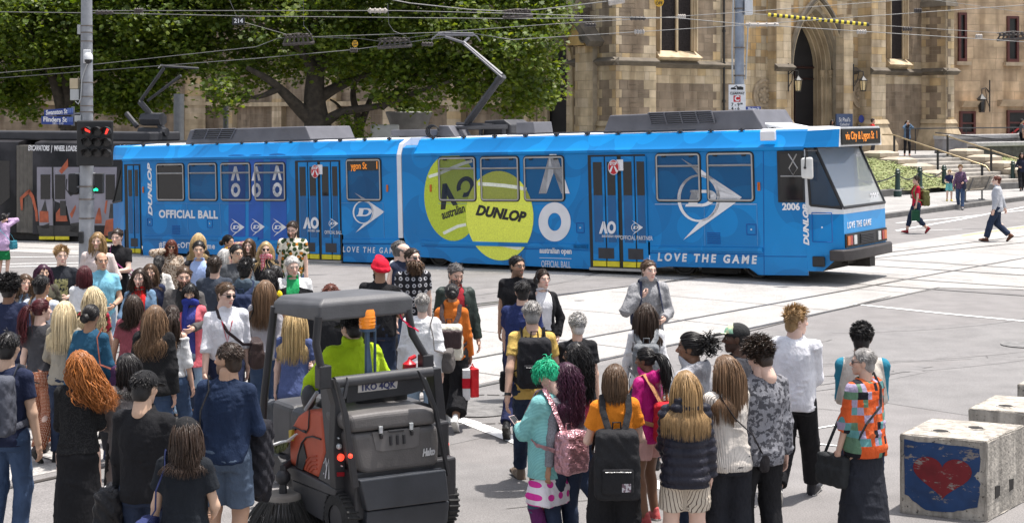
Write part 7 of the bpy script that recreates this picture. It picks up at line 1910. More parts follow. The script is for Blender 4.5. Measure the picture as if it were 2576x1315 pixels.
 if shoes is not None:
  sv,sf,sole=SHOE;sm=cloth(shoes,'leather')if not isinstance(shoes,bpy.types.Material)else shoes;so=cloth((.62,.61,.58)if 'whitesole' in acc else(.03,.028,.026),'leather')
  for(hp,kn,an,fp,fy),sx in zip(feet,(-1,1)):
   R_=rotz(-fy)@rotx(fp);mesh("shoe",(sv*(1.02 if male else .9))@R_.T+an,sf,[sm,so],root,mi=sole)
 hs_=hair[0]
 if hs_ not in('none','turban'):
  hv,hf,hcx=make_hair(hs_,HAIRC[hair[1]],seed,dlt+.004+(.026 if o_.get('hood')or tk=='puffer' else .012 if tk in('jacket','coat','cardigan')else 0));RY=rotz(-rad(head[0]))@rotx(-rad(head[1])*(.3 if hs_ in('long','straight','wavy','curlylong')else 1))
  mesh("hair",(hv*hs)@RY.T+hc,hf,HAIRM,root,hcx)
 def headpart(name,mb,m_):
  mb.v=[tuple((np.array(p)*hs)@HR.T+hc)for p in mb.v];return mb.build(name,m_,root,smooth=50,world_verts=False)
 for a in acc:
  if a in('sunglasses','glasses'):
   b=MB()
   for sx in(-1,1):
    if a=='sunglasses':b.prism([(sx*.010,.094,.014),(sx*.054,.084,.015),(sx*.050,.086,-.014),(sx*.018,.093,-.017)],(0,.006,0))
    else:b.tube([(sx*(.032+.021*math.cos(q_)),.095-.004*math.cos(q_),.003+.017*math.sin(q_))for q_ in np.linspace(0,6.28,13)],.0018,4)
    b.tube([(sx*.054,.086,.010),(sx*.078,.0,.008)],.003,4)
   b.tube([(-.012,.096,.008),(.012,.096,.008)],.003,4);headpart(a,b,GLASSD_ if a=='sunglasses' else IRON)
  elif a=='beard' or a=='bigbeard':
   big=a=='bigbeard';P2,d2=scalp(150 if big else 110,lambda q_:(q_[:,1]>.0)&(q_[:,2]<-.015),(0,.025,-.055),(.058,.060,.062))
   d2=d2*.6+np.array((0,.35,-.6));pt=strands(P2,d2,.13 if big else .03,6,.3,rg,d2,curl=.006 if big else 0,curlf=2,body=False,spread=.2);v_,f_,c_=locks(pt,.010 if big else .007,seed,HAIRC['brown' if big else hair[1]])
   ok=~((np.abs(P2[:,0])<.022)&(P2[:,2]>-.08)&(P2[:,2]<-.05));mesh("beard",(v_*hs)@HR.T+hc,f_,HAIRM,root,c_)
  elif a[:3]=='cap':
   cc={'capb':(.015,.015,.016),'capg':(.03,.03,.03)}[a];P2=[ell((0,-.012,.045),(.092,.110,.088))];v_,f_=surf(P2,.009,post=lambda D,X,Y,Z:np.maximum(D,-Z+.022-Y*.1))
   bv,bf=surf([ell((0,.12,.036),(.078,.088,.010),rotx(-.18))],.008,post=lambda D,X,Y,Z:np.maximum(D,.065-Y));n0=len(v_);v_=np.concatenate([v_,bv]);f_=np.concatenate([f_,bf+n0])
   mi_=(v_[f_].mean(1)[:,1]>.02)&(v_[f_].mean(1)[:,2]>.045)if a=='capg' else None
   mesh("cap",(v_*hs)@HR.T+hc,f_,[cloth(cc),cloth((.30,.52,.36),'mottle',(.6,.62,.4),.5)],root,mi=mi_)
  elif a=='turban':
   P2=[ell((0,-.02,.055),(.098,.112,.10))]+[('tor',np.array((0,-.018+.004*j,.03+.022*j)),.094-.012*j,.022,.25+.08*j*(-1)**j,1.15,.006)for j in range(5)]
   v_,f_=surf(P2,.008,.01);mesh("turban",(v_*hs)@HR.T+hc,f_,cloth((.60,.012,.035)),root)
  elif a=='headphones':
   b=MB();b.tube([(.088*math.cos(q_),-.01,.02+.105*math.sin(q_))for q_ in np.linspace(0,3.1416,15)],.010,6)
   for sx in(-1,1):b.lathe((sx*.082,-.012,-.008),[(.01,-.02),(.034,-.018),(.036,.018),(.01,.022)],14,'x')
   headpart("headphones",b,BLACKR)
  elif a=='earring':
   b=MB();b.tube([(-.080,-.005+.045*math.cos(q_),-.075+.045*math.sin(q_))for q_ in np.linspace(0,6.28,19)],.003,5);headpart("earring",b,cloth((.6,.3,.3),'metal'))
  elif a[0]=='#':
   P2=[tor(nb+np.array((0,.01,.03)),.082,.036,.35),cap(nb+np.array((.04,.10,.0)),nb+np.array((.05,.145,-.40)),.036,.032,True)]
   garment("scarf",P2,{'#blue':cloth((.03,.045,.25)),'#yellow':cloth((.50,.30,.04),'mottle',(.2,.08,.1)),'#red':cloth((.45,.05,.08),'dots',(.7,.6,.6),2)}[a],.012)
  elif a=='lanyard':
   b=MB();b.tube([nb+np.array(v_)for v_ in((-.06,.0,.03),(-.05,.13,-.10),(.0,.165,-.30),(.05,.13,-.10),(.06,.0,.03))],.006,4);b.build("lanyard",cloth((.45,.02,.04)),root,world_verts=False)
  elif a=='watch' or a=='watchr':
   S_,e,w_,_=A_[0 if a=='watch' else 1];b=MB();u=(w_-e)/np.linalg.norm(w_-e);b.tube([w_-u*.035,w_-u*.01],.033,10);b.build("wristwatch",IRON,root,world_verts=False)
 info=dict(root=root,mat=mat,nb=nb,hc=hc,sh=sh,arms=A_,hands=hands,dlt=dlt,tb=tb,ta=ta,label=label,k=k,drop=drop,seed=seed,h=h);PEOPLE[key]=info;return info
 # ---------------------------------------------------------------- bags and phones carried by people (things of their own)
def held(key,name,anchor,label,cat,group=None):
 """an Empty at the bag's own place, turned like the person who carries it"""
 I=PEOPLE[key];a=Vector(anchor);o=empty(name,I['mat']@a,label,cat,group);o.rotation_euler=I['root'].rotation_euler;o.scale=I['root'].scale
 return o,np.array(anchor,float),I
def piece(name,prims,mat_,parent,anc,hh=.012,k=.012,cuts=(),amp=.0):
 V,F=surf(prims,hh,k,cuts)
 if amp:V=V+normals(V,F)*(np.sin(V@np.array((61.,43,57)))*amp+np.sin(V@np.array((23.,-71,37)))*amp)[:,None]
 return mesh(name,V-anc,F,mat_,parent)
def strap(name,pts,w,t,mat_,parent,anc,up=None):
 b=MB();b.tube([Vector(p)-Vector(anc)for p in pts],w,6,flat=t,up=up);return b.build(name,mat_,parent,smooth=50,world_verts=False)
def strap_path(I,sx,bt,off=.0):
 """over one shoulder: from the pack's top, over, down the chest and back under the arm"""
 d=I['dlt']+.012;nb=I['nb'];y0=nb[1];x=sx*.105;dr=I['drop']
 return[(x*.6,bt[1]+.03,bt[2]),(x,y0-.085-d,1.40-dr),(x,y0-.03,1.475+d-dr),(x,y0+.06,1.44+d-dr),(x*1.15,y0+.125+d,1.30-dr),(x*1.5,y0+.10+d,1.12-dr),(x*1.75,y0-.02,1.05-dr),(x*1.2,bt[1]+.04,1.02-dr)]
def backpack(key,col,label,size=(.16,.085,.23),z=1.20,c2=None,pat='plain',pocket=True,c3=None,flap=None,badge=False):
 I=PEOPLE[key];y=I['nb'][1]-I['tb'][5]-I['dlt']-size[1]-.012;o,an,I=held(key,"backpack",(0,y,z-size[2]),label,"backpack","backpacks worn by pedestrians")
 m_=cloth(col,pat);m2=cloth(c2,pat)if c2 else m_
 b=piece("pack_body",[rbox((0,y,z),(size[0]-.05,size[1]-.04,size[2]-.06),.05),rbox((0,y-.01,z-size[2]*.35),(size[0]-.03,size[1]-.03,size[2]*.5),.035)],m_,o,an,.013,.03,amp=.0025)
 if pocket:
  p=piece("pocket",[rbox((0,y-size[1]-.005,z-size[2]*.42),(size[0]*.62,.012,size[2]*.30),.022)],m2,o,an,.010,.01)
  strap("zip",[(-size[0]*.6,y-size[1]-.040,z-size[2]*.13),(size[0]*.6,y-size[1]-.040,z-size[2]*.13)],.007,.6,cloth(c3 or(.30,.30,.31),'metal'),p,an)
  if badge:bb=MB();bb.prism([Vector((x_,y-size[1]-.041,z_))-Vector(an)for x_,z_ in((.03,z-.19),(.10,z-.19),(.10,z-.125),(.03,z-.125))],(0,-.004,0));bb.build("label_patch",cloth((.45,.43,.45),'mottle',(.15,.1,.12),2),p,world_verts=False)
 if flap:piece("flap",[rbox((0,y-.02,z+size[2]*.15),(size[0]-.03,size[1]-.02,size[2]*.38),.035)],cloth(flap,'leather'),o,an,.011,.02);strap("buckle",[(0,y-size[1]-.03,z-.02),(0,y-size[1]-.035,z-.14)],.012,.4,cloth((.08,.05,.05),'leather'),o,an)
 bt=(0,y,z+size[2]-.02)
 for sx in(-1,1):strap("strap",strap_path(I,sx,bt),.027,.28,m2 if c2 else m_,o,an,(0,1,0))
 strap("handle",[(-.035,y+.03,z+size[2]-.02),(-.03,y+.03,z+size[2]+.045),(.03,y+.03,z+size[2]+.045),(.035,y+.03,z+size[2]-.02)],.008,1,m2 if c2 else m_,o,an)
 return o
def shoulder_bag(key,col,label,side=1,z=.92,size=(.06,.15,.11),cross=True,name="shoulder_bag",cat="bag",pat='leather',y=.02,c2=None,out=.30,flap=True):
 o,an,I=held(key,name,(side*out,y,z-size[2]),label,cat);m_=cloth(col,pat);c=np.array((side*out,y,z))
 b=piece("bag_body",[rbox(c,(max(size[0]-.03,.008),size[1]-.03,size[2]-.03),.03),rbox(c-np.array((0,0,size[2]*.3)),(max(size[0]-.015,.01),size[1]-.03,size[2]*.4),.03)],m_,o,an,.011,.02,amp=.002)
 if flap:piece("flap",[rbox(c+np.array((side*size[0]*.55,0,size[2]*.3)),(.008,size[1]-.03,size[2]*.45),.018)],m_,o,an,.010,.01)
 nb,d,dr=I['nb'],I['dlt']+.014,I['drop'];s2=-side if cross else side;q=I['tb'][5]+d;xs=s2*(.10 if cross else .135)
 f=[(side*(out-.02),y+size[1]*.8,z+size[2]*.8),(side*.16,nb[1]+q*.9,1.14-dr),(0 if cross else side*.15,nb[1]+q+.012,1.28-dr),(xs*.8,nb[1]+.075+d*.6,1.42-dr),(xs,nb[1]-.012,1.478+d-dr),(xs*.8,nb[1]-.075-d*.6,1.42-dr),(0 if cross else side*.15,nb[1]-q-.01,1.28-dr),(side*.16,nb[1]-q*.95,1.14-dr),(side*(out-.02),y-size[1]*.8,z+size[2]*.8)]
 strap("strap",f,.016,.35,cloth(c2 or col,pat),o,an,(1,0,0));return o
def hand_bag(key,hand,col,label,size=(.05,.14,.13),name="handbag",cat="bag",pat='leather',dropz=.05,handle=True,taper=1.0,paper=False,yaw=0.0,shift=(0,0,0)):
 I=PEOPLE[key];hp=I['hands'][hand];c=hp+np.array((0,0,-dropz-size[2]))+np.array(shift);o,an,I=held(key,name,c-np.array((0,0,size[2])),label,cat)
 m_=cloth(col,pat)
 if paper or taper!=1.0:
  b=MB();w0,l0=size[0],size[1];ca,sa=math.cos(yaw),math.sin(yaw);R_=lambda x,y,z:Vector((c[0]+x*ca-y*sa,c[1]+x*sa+y*ca,c[2]+z))-Vector(an)
  b.loft([[R_(x*w,y*l,z)for x,y in((-1,-1),(1,-1),(1,1),(-1,1))]for w,l,z in((w0,l0,-size[2]),(w0*taper,l0*taper,size[2]))]);b.build("bag_body",m_,o,bevel=.006,world_verts=False)
 else:piece("bag_body",[rbox(c,(size[0]-.02,size[1]-.03,size[2]-.03),.028)],m_,o,an,.012,.02,amp=.003)
 if handle:
  for s_ in(-.6,.6):strap("handle",[c+np.array((s_*size[0],-size[1]*.45,size[2]-.01)),hp+np.array((s_*size[0]*.3,-.03,-.01)),hp+np.array((s_*size[0]*.3,.03,-.01)),c+np.array((s_*size[0],size[1]*.45,size[2]-.01))],.006,1,m_,o,an)
 return o
def phone(key,hand,label,col=(.03,.03,.035),both=False):
 I=PEOPLE[key];hp=I['hands'][hand]
 if both:hp=(I['hands'][0]+I['hands'][1])/2
 o,an,I=held(key,"phone",hp,label,"phone","phones held by pedestrians");b=MB();R_=rotx(.7)
 for z0,z1,m_ in((-.004,.004,0),):
  q=[(-.036,-.072),(.036,-.072),(.036,.072),(-.036,.072)];b.loft([[Vector(R_@np.array((x,y+.03,z)))+Vector((0,0,.02))for x,y in q]for z in(z0,z1)])
 ph=b.build("phone_body",cloth(col,'leather'),o,bevel=.003,world_verts=False);b=MB();b.poly([Vector(R_@np.array((x*.9,y*.92+.03,.0046)))+Vector((0,0,.02))for x,y in q]);b.build("screen",GLASSD_,ph,world_verts=False)
 return o
def draped(key,hand,col,label,name="jacket_over_arm",size=.16,L_=.5,pat='plain',c2=None,cat="jacket"):
 I=PEOPLE[key];hp=I['arms'][hand][2];o,an,I=held(key,name,hp-np.array((0,0,L_)),label,cat);s_=1 if hp[0]>0 else-1;c=hp+np.array((s_*.03,.02,-L_*.42))
 piece("cloth",[rbox(c,(.05,size*.75,L_*.40),.05),ell(c+np.array((0,size*.5,-L_*.2)),(.09,size*.7,L_*.42)),ell(c+np.array((s_*.02,-size*.5,-L_*.1)),(.08,size*.6,L_*.5)),cap(c+np.array((0,.1,0)),c+np.array((.02,.16,-L_*.62)),.07,.05)],cloth(col,pat),o,an,.014,.04,amp=.006)
 if c2:strap("piping",[hp+np.array((s_*.09,-.05,.04)),c+np.array((s_*.13,.02,.06)),c+np.array((s_*.12,.06,-L_*.35))],.010,.5,cloth(c2),o,an)
 return o
 # ---------------------------------------------------------------- the crowd, from the photograph (head top in photo px, stature in m, heading: 0 away, 90 right, 180 towards us, 270 left)
p=person
NAVY,BLACK,CHAR,WHITE_,GREY=(.018,.024,.055),(.014,.014,.016),(.045,.045,.05),(.72,.72,.74),(.26,.25,.26)
JEAN=cloth((.030,.056,.115),'denim',(.10,.15,.25));DJEAN=cloth((.015,.024,.05),'denim',(.045,.06,.10));LJEAN=cloth((.20,.30,.42),'denim',(.38,.46,.55));BLK=cloth(BLACK);CHR=cloth(CHAR)
p('denimback',62,688,1.66,150,'f','L',('wavy','brown'),('jacket',cloth((.14,.21,.30),'denim',(.25,.33,.42))),('jeans',DJEAN),BLACK,'dd','S',(0,0),"woman in pale denim jacket half hidden behind the purple hair")
p('creamback',690,668,1.64,20,'f','A',('straight','black'),('sweater',cloth((.50,.46,.40))),('jeans',DJEAN),BLACK,'dd','S',(20,0),"woman with straight black hair in beige top behind the yellow top")
p('tallback',540,645,1.76,0,'m','L',('short','dbrown'),('jacket',cloth((.05,.06,.08))),('jeans',DJEAN),BLACK,'dd','S',(0,0),"man with dark brown hair in charcoal jacket beside the white shirt man")
p('rosyback',330,742,1.62,10,'f','M',('shoulder','dbrown'),('tee',cloth((.30,.08,.10))),('jeans',JEAN),BLACK,'dd','S',(-20,0),"woman with dark shoulder-length hair in dusty red tee between the crowd")
p('slate',20,838,1.78,10,'m','A',('short','black'),('tee',cloth(NAVY)),('jeans',JEAN),(.05,.05,.06),'dd','S',(0,5),"man from behind in navy tee and blue jeans wearing a slate grey backpack")
p('redhair',197,882,1.70,-8,'f','P',('wind','red'),('sweater',cloth((.010,.010,.011),'heather',(.03,.03,.03)),{'hem':.93}),('skirt',BLK,.32,.20),BLACK,'xx','S',(-35,0),"woman in long black skirt and black jumper with windblown red curly hair")
p('greycoat',321,891,1.62,-25,'f','A',('shoulder','black'),('coat',cloth((.17,.155,.15)),{'hem':.55}),('pants',BLK),BLACK,'xx','S',(-45,0),"woman with straight black hair in a long warm grey coat")
p('capman',365,935,1.75,5,'m','A',('short','black'),('shirt',cloth(BLACK),{'d':.022}),('jeans',DJEAN),BLACK,'hd','S',(15,10),"man from behind in black long-sleeved top and black cap carrying a padded jacket",acc=('capb',))
p('capgirl',465,1040,1.62,5,'f','A',('shoulder','dbrown'),('tee',cloth((.014,.017,.022)),{'d':.03}),('shorts',cloth((.60,.28,.03)),.42),BLACK,'dd','W',(-25,8),"woman in black cap, loose black tee and yellow shorts at the bottom edge",acc=('capb',))
p('navyshirt',569,866,1.80,5,'m','M',('short','dbrown'),('rolled',cloth((.012,.022,.052),'denim',(.022,.038,.08))),('shorts',cloth((.06,.085,.13),'denim',(.12,.16,.22)),.44),BLACK,'oo','S',(-70,0),"dark-haired bearded man in dark navy shirt and denim shorts",fat=1.06,acc=('stubble',))
p('polka',104,746,1.68,5,'f','P',('pony','dred'),('tee',cloth((.055,.055,.062))),('pants',cloth((.24,.05,.012),'dots',(.6,.45,.35),3.0)),(.04,.03,.03),'dd','W',(45,0),"woman with dark red ponytail in charcoal tee and rust polka dot trousers")
p('tealtop',229,760,1.66,5,'f','T',('bun','black'),('sweater',cloth((.022,.085,.15)),{'d':.018}),('leggings',CHR),(.04,.06,.13),'dd','W',(10,5),"woman with low black bun in a teal blue top and dark trousers",acc=('whitesole',),fat=1.08)
p('blondeback',164,756,1.66,0,'f','P',('straight','pblond'),('sweater',cloth((.30,.27,.22))),('jeans',DJEAN),BLACK,'dd','S',(0,0),"woman from behind with long straight pale blonde hair")
p('curlynavy',20,698,1.80,5,'m','B',('curlytop','black'),('sweater',cloth(NAVY)),('jeans',DJEAN),BLACK,'dd','S',(0,0),"man with black curly hair in a navy jumper at the left edge")
p('whitestraps',104,693,1.74,8,'m','T',('short','black'),('shirt',cloth((.55,.60,.68))),('jeans',DJEAN),BLACK,'dd','S',(10,0),"man from behind in pale shirt with tan backpack straps")
p('purple',109,664,1.66,165,'f','A',('wavy','purple'),('jacket',cloth((.075,.07,.05))),('jeans',DJEAN),BLACK,'kk','S',(-15,0),"woman with wavy purple hair in an olive jacket")
p('bandtee',156,622,1.78,180,'m','P',('quiff','dblond'),('tee',cloth((.02,.022,.028),'print',(.30,.28,.13))),('jeans',DJEAN),BLACK,'dd','S',(-25,0),"young man with sandy hair in black tee with a khaki print")
p('longhairman',246,585,1.88,178,'m','P',('shoulder','dblond'),('sweater',cloth((.58,.49,.46))),('jeans',CHR),BLACK,'kk','S',(0,0),"tall man with shoulder-length fair hair in a pale pink sweatshirt",acc=('stubble',))
p('blackpolo',296,571,1.86,185,'m','P',('short','dbrown'),('polo',cloth((.012,.012,.014))),('pants',BLK),BLACK,'pp','W',(0,8),"tall slim man in black polo shirt looking at his phone")
p('bluepolo',256,634,1.76,165,'m','M',('bald','dbrown'),('polo',cloth((.20,.47,.60))),('jeans',LJEAN),BLACK,'dd','S',(-15,0),"balding man in light blue polo shirt",fat=1.08,acc=('watch',))
p('whiteblouse',211,669,1.66,-10,'f','A',('bob','dred'),('sweater',cloth((.66,.66,.67))),('jeans',JEAN),BLACK,'xd','S',(-15,0),"woman with dark bob seen from behind in a white blouse")
p('clipblonde',231,721,1.68,-5,'f','L',('wavy','pblond'),('tee',cloth((.36,.03,.05),'floral',(.6,.5,.3))),('jeans',JEAN),BLACK,'dd','S',(-40,0),"woman with long pale wavy hair and a red flowered top")
p('denimgirl',352,674,1.70,180,'f','P',('wavy','dbrown'),('jacket',cloth((.10,.17,.26),'denim',(.2,.3,.42)),{'inner':cloth((.55,.02,.02)),'gap':.065,'hem':.92,'collar':1}),('jeans',DJEAN),BLACK,'pp','S',(0,12),"woman in blue denim jacket over a bright red top, looking down")
p('brownbehind',378,662,1.68,170,'f','L',('shoulder','brown'),('jacket',cloth(NAVY)),('jeans',DJEAN),BLACK,'dd','S',(0,0),"woman with shoulder-length brown hair half hidden behind the denim jacket")
p('whitepony',398,644,1.62,0,'f','A',('pony','black'),('sweater',cloth((.66,.64,.60))),('jeans',DJEAN),BLACK,'dd','S',(-5,0),"woman with black ponytail from behind in cream blouse")
p('leopard',432,602,1.66,175,'f','M',('bob','auburn'),('coat',cloth((.46,.38,.30),'mottle',(.16,.10,.06),1.6),{'hem':.6}),('pants',BLK),BLACK,'de','S',(-10,0),"woman with short red hair in sunglasses and a leopard print coat",acc=('sunglasses',))
p('blondeback2',499,586,1.72,10,'f','L',('long','blond'),('tee',BLK),('jeans',DJEAN),BLACK,'dd','S',(0,0),"woman from behind with long golden hair near the tram side, black top")
p('blueshirt',502,606,1.78,180,'m','A',('short','black'),('jacket',cloth((.014,.014,.017)),{'inner':cloth((.33,.43,.68)),'gap':.085}),('pants',CHR),BLACK,'dd','S',(-10,5),"man in open black jacket over a pale blue button shirt")
p('beardgrey',463,671,1.78,178,'m','L',('short','brown'),('jacket',cloth((.085,.08,.078)),{'inner':cloth((.03,.03,.03))}),('jeans',DJEAN),BLACK,'dd','S',(-12,5),"man with short brown beard in a dark grey jacket",acc=('beard',))
p('bluescarf',479,706,1.62,180,'f','A',('bangs','black'),('cardigan',cloth((.60,.13,.16)),{'inner':cloth((.05,.06,.25)),'gap':.06}),('jeans',LJEAN),(.03,.03,.03),'dd','W',(-5,15),"woman with dark bob in coral cardigan and long blue scarf",acc=('#blue',))
p('blacksweater',387,768,1.70,5,'f','L',('wavy','lbrown'),('sweater',cloth((.012,.012,.013),'knit',(.022,.022,.024)),{'d':.04}),('jeans',JEAN),BLACK,'dd','S',(0,0),"woman with long light brown hair from behind in loose black jumper",fat=1.08)
p('offshoulder',432,761,1.64,12,'f','L',('tail','dbrown'),('offsh',cloth((.68,.68,.68))),('jeans',JEAN),BLACK,'dd','W',(-30,0),"woman with high dark ponytail in white off-shoulder top and jeans")
p('strapman',569,704,1.82,165,'m','P',('short','brown'),('rolled',cloth((.70,.70,.74))),('pants',cloth(NAVY)),BLACK,'dh','W',(-30,5),"man in white rolled-sleeve shirt, sunglasses and a red lanyard",acc=('sunglasses','lanyard'))
p('yellowscarf',569,591,1.66,110,'f','M',('bun','black'),('jacket',cloth((.20,.07,.10),'mottle',(.4,.3,.2))),('jeans',DJEAN),BLACK,'ed','S',(0,0),"woman with black bun and mustard scarf, hand at her ear",acc=('#yellow',))
p('greybob',559,626,1.64,100,'f','L',('bob','white'),('jacket',cloth((.05,.055,.05))),('jeans',DJEAN),BLACK,'dd','S',(-10,0),"woman with silver bob in profile beside the young man in glasses")
p('armour',596,616,1.76,165,'m','A',('short','black'),('tee',cloth((.075,.08,.088))),('jeans',DJEAN),BLACK,'dd','S',(-25,0),"young man with glasses in a dark grey tee",acc=('glasses',))
p('smiling',628,599,1.66,185,'f','P',('shoulder','brown'),('jacket',cloth((.66,.66,.66)),{'inner':cloth(BLACK)}),('jeans',DJEAN),BLACK,'dd','S',(0,0),"woman with brown hair and glasses in a white jacket",acc=('glasses',))
p('spikyback',617,656,1.76,5,'m','A',('messy','black'),('jacket',cloth((.08,.11,.14)),{'hood':1}),('pants',BLK),BLACK,'dd','S',(5,0),"man with spiky black hair from behind in a slate blue jacket")
p('longbrown',667,704,1.72,5,'f','L',('straight','lbrown'),('sweater',cloth((.36,.345,.36))),('jeans',JEAN),(.03,.03,.03),'dd','S',(0,0),"woman with waist-length brown hair from behind in grey sweatshirt and jeans")
p('blondeshades',669,607,1.70,175,'f','P',('wavy','blond'),('coat',cloth(BLACK),{'hem':.65}),('pants',BLK),BLACK,'dd','S',(-5,0),"blonde woman in sunglasses, black coat and red spotted scarf",acc=('sunglasses','#red'))
p('yellowcurl',674,678,1.64,5,'f','B',('curlylong','black'),('tee',cloth((.70,.52,.02))),('jeans',DJEAN),BLACK,'dd','S',(0,0),"woman with long black curls from behind in a bright yellow top")
p('floral',736,557,1.86,183,'m','P',('short','dbrown'),('tee',cloth((.62,.58,.47),'floral',(.45,.16,.02)),{'d':.03}),('jeans',JEAN),BLACK,'dd','S',(5,18),"tall bearded man in a leafy tropical print shirt looking down",acc=('beard','glasses'))
p('tracktop',736,646,1.76,170,'m','P',('short','white'),('jacket',cloth((.018,.018,.02),'yoke',(.66,.66,.66)),{'inner':cloth((.02,.30,.10)),'gap':.05,'collar':'high'}),('pants',CHR),BLACK,'dd','S',(-15,10),"white-haired man in black and white track jacket over a green shirt",fat=1.15)
p('gingerback',831,716,1.78,5,'m','P',('short','auburn'),('sweater',cloth((.02,.02,.022))),('jeans',DJEAN),BLACK,'db','S',(0,0),"ginger-haired man in black hidden behind the sweeper's roof",fat=1.1,acc=('watch',))
p('turban',955,654,1.80,5,'m','T',('turban','black'),('tee',cloth((.014,.014,.016)),{'sl':.45,'collar':1}),('jeans',DJEAN),BLACK,'od','S',(-35,0),"large man in crimson turban, black polo and jeans from behind",fat=1.30,acc=('turban','beard'))
p('vestman',1014,612,1.80,150,'m','P',('bald','salt'),('vest',cloth((.02,.026,.05))),('pants',CHR),BLACK,'dd','S',(-40,0),"balding man in navy padded vest and sunglasses behind the turban",acc=('sunglasses',))
p('greybehind',1004,606,1.80,60,'m','P',('short','salt'),('shirt',cloth((.6,.6,.62))),('pants',CHR),BLACK,'dd','S',(0,0),"grey-haired man in white shirt mostly hidden behind the vest")
p('bigbeard',1039,625,1.84,170,'m','P',('short','dbrown'),('tee',cloth((.018,.018,.022),'rings',(.45,.45,.47))),('jeans',JEAN),BLACK,'dd','S',(-30,-5),"man with huge brown beard and sunglasses in black ring-print tee",acc=('sunglasses','bigbeard'))
p('greenjacket',1146,657,1.80,170,'m','L',('short','salt'),('jacket',cloth((.030,.042,.036),'shine'),{'inner':cloth((.28,.02,.03)),'gap':.06}),('jeans',DJEAN),BLACK,'dd','W',(-20,20),"man with greying beard in dark green jacket with crimson lining",acc=('beard',))
p('orangejumper',1136,709,1.66,5,'f','T',('bun','black'),('sweater',cloth((.55,.15,.025)),{'collar':'high','d':.03}),('wide',BLK),(.66,.66,.64),'dh','W',(-10,10),"woman with black bun in orange jumper and wide black trousers",acc=('whitesole',))
p('whitetop',1061,738,1.66,3,'f','P',('short','grey'),('sweater',cloth((.70,.70,.71)),{'hem':.70,'d':.04}),('jeans',LJEAN),BLACK,'dd','S',(-10,0),"woman with cropped grey hair in long white top and pale jeans",fat=1.12)
p('blondetee',741,771,1.68,3,'f','P',('straight','blond'),('tee',cloth((.075,.10,.22))),('jeans',DJEAN),(.05,.02,.02),'hd','W',(0,0),"girl with long blonde hair from behind in blue tee and jeans")
p('blacktee',1303,644,1.80,190,'m','M',('short','black'),('tee',cloth((.014,.014,.016)),{'d':.02}),('jeans',DJEAN),BLACK,'dd','S',(-45,0),"stocky man in black tee and glasses looking right",fat=1.15,acc=('glasses','stubble'))
p('headset',1363,671,1.70,165,'f','P',('bun','dbrown'),('coat',cloth((.014,.014,.016)),{'inner':cloth((.62,.62,.64)),'gap':.075,'hem':.55}),('pants',BLK),BLACK,'kk','W',(-15,0),"woman with black headphones in open black coat over white top",acc=('headphones',))
p('navypolo',1311,701,1.74,15,'m','L',('short','black'),('polo',cloth((.02,.03,.10))),('pants',cloth((.02,.025,.07))),BLACK,'dd','W',(-20,0),"man with dark hair from behind in navy polo shirt",fat=1.12)
p('yellowpolo',1338,750,1.80,-5,'m','L',('short','grey'),('polo',cloth((.62,.42,.12))),('jeans',DJEAN),(.16,.12,.09),'bd','W',(0,5),"grey-haired man in yellow polo shirt with black backpack and pouch",acc=('watch',))
p('hoodie',1631,648,1.80,175,'m','P',('short','brown'),('sweater',cloth((.30,.30,.31),'heather',(.14,.14,.15)),{'hood':1,'d':.034}),('jeans',DJEAN),BLACK,"ds",'W',(-20,0),"man in heather grey hoodie holding his backpack strap on the tram tracks")
p('whitecurls',1452,790,1.64,3,'f','L',('cropcurl','white'),('tee',cloth((.018,.018,.02)),{'d':.024}),('jeans',JEAN),BLACK,'dd','S',(-15,0),"woman with short white curls from behind in a black top",acc=('glasses',),fat=1.1)
p('silverpack',1626,763,1.66,5,'f','L',('straight','dbrown'),('sweater',cloth((.68,.68,.69))),('jeans',DJEAN),BLACK,'dd','S',(10,0),"woman with long dark brown hair from behind in white top")
p('snapback',1850,815,1.78,-60,'m','D',('buzz','black'),('jacket',cloth((.045,.045,.052))),('jeans',DJEAN),BLACK,'dd','S',(-20,0),"man in black cap with green front panel and dark jacket",acc=('capg','stubble'))
p('curlbun',1735,838,1.78,-55,'m','B',('curlybun','black'),('sweater',cloth((.38,.38,.40),'heather',(.28,.28,.30)),{'hood':1,'d':.034}),('jeans',DJEAN),BLACK,'dd','S',(-15,0),"man with black curls tied back in a pale grey hoodie")
p('pinktank',1455,852,1.66,-55,'f','T',('curlylong','black'),('tank',cloth((.45,.045,.09))),('crop',DJEAN),(.16,.07,.03),'dd','W',(-15,0),"woman with long black curls and glasses in raspberry pink singlet",acc=('glasses',))
p('whiteboy',2002,768,1.80,25,'m','P',('quiff','dblond'),('shirt',cloth((.72,.72,.76)),{'d':.034}),('pants',BLK),(.03,.03,.035),'dx','W',(45,0),"blond young man in loose white shirt and black trousers, facing right",acc=('whitesole',))
p('raglan',2170,808,1.80,8,'m','B',('cropcurl','black'),('sweater',cloth((.03,.20,.29),'raglan',(.56,.52,.46))),('jeans',DJEAN),(.30,.18,.07),'xx','W',(10,0),"man from behind in teal and cream raglan top with tan boots")
p('greenhair',1378,905,1.62,-45,'f','P',('mohawk','green'),('cardigan',cloth((.22,.50,.49),'knit',(.14,.36,.36)),{'d':.04,'hem':.76}),('leggings',cloth((.12,.02,.04),'galaxy')),BLACK,'pp','S',(-10,25),"woman with bright green hair in a mint cardigan and galaxy leggings",acc=('glasses','earring','undershirt'))
p('orangetee',1546,915,1.66,0,'f','P',('bob','brown'),('tee',cloth((.70,.22,.02)),{'d':.026}),('wide',BLK),BLACK,'oo','S',(0,5),"woman with brown bob from behind in an orange tee and black trousers")
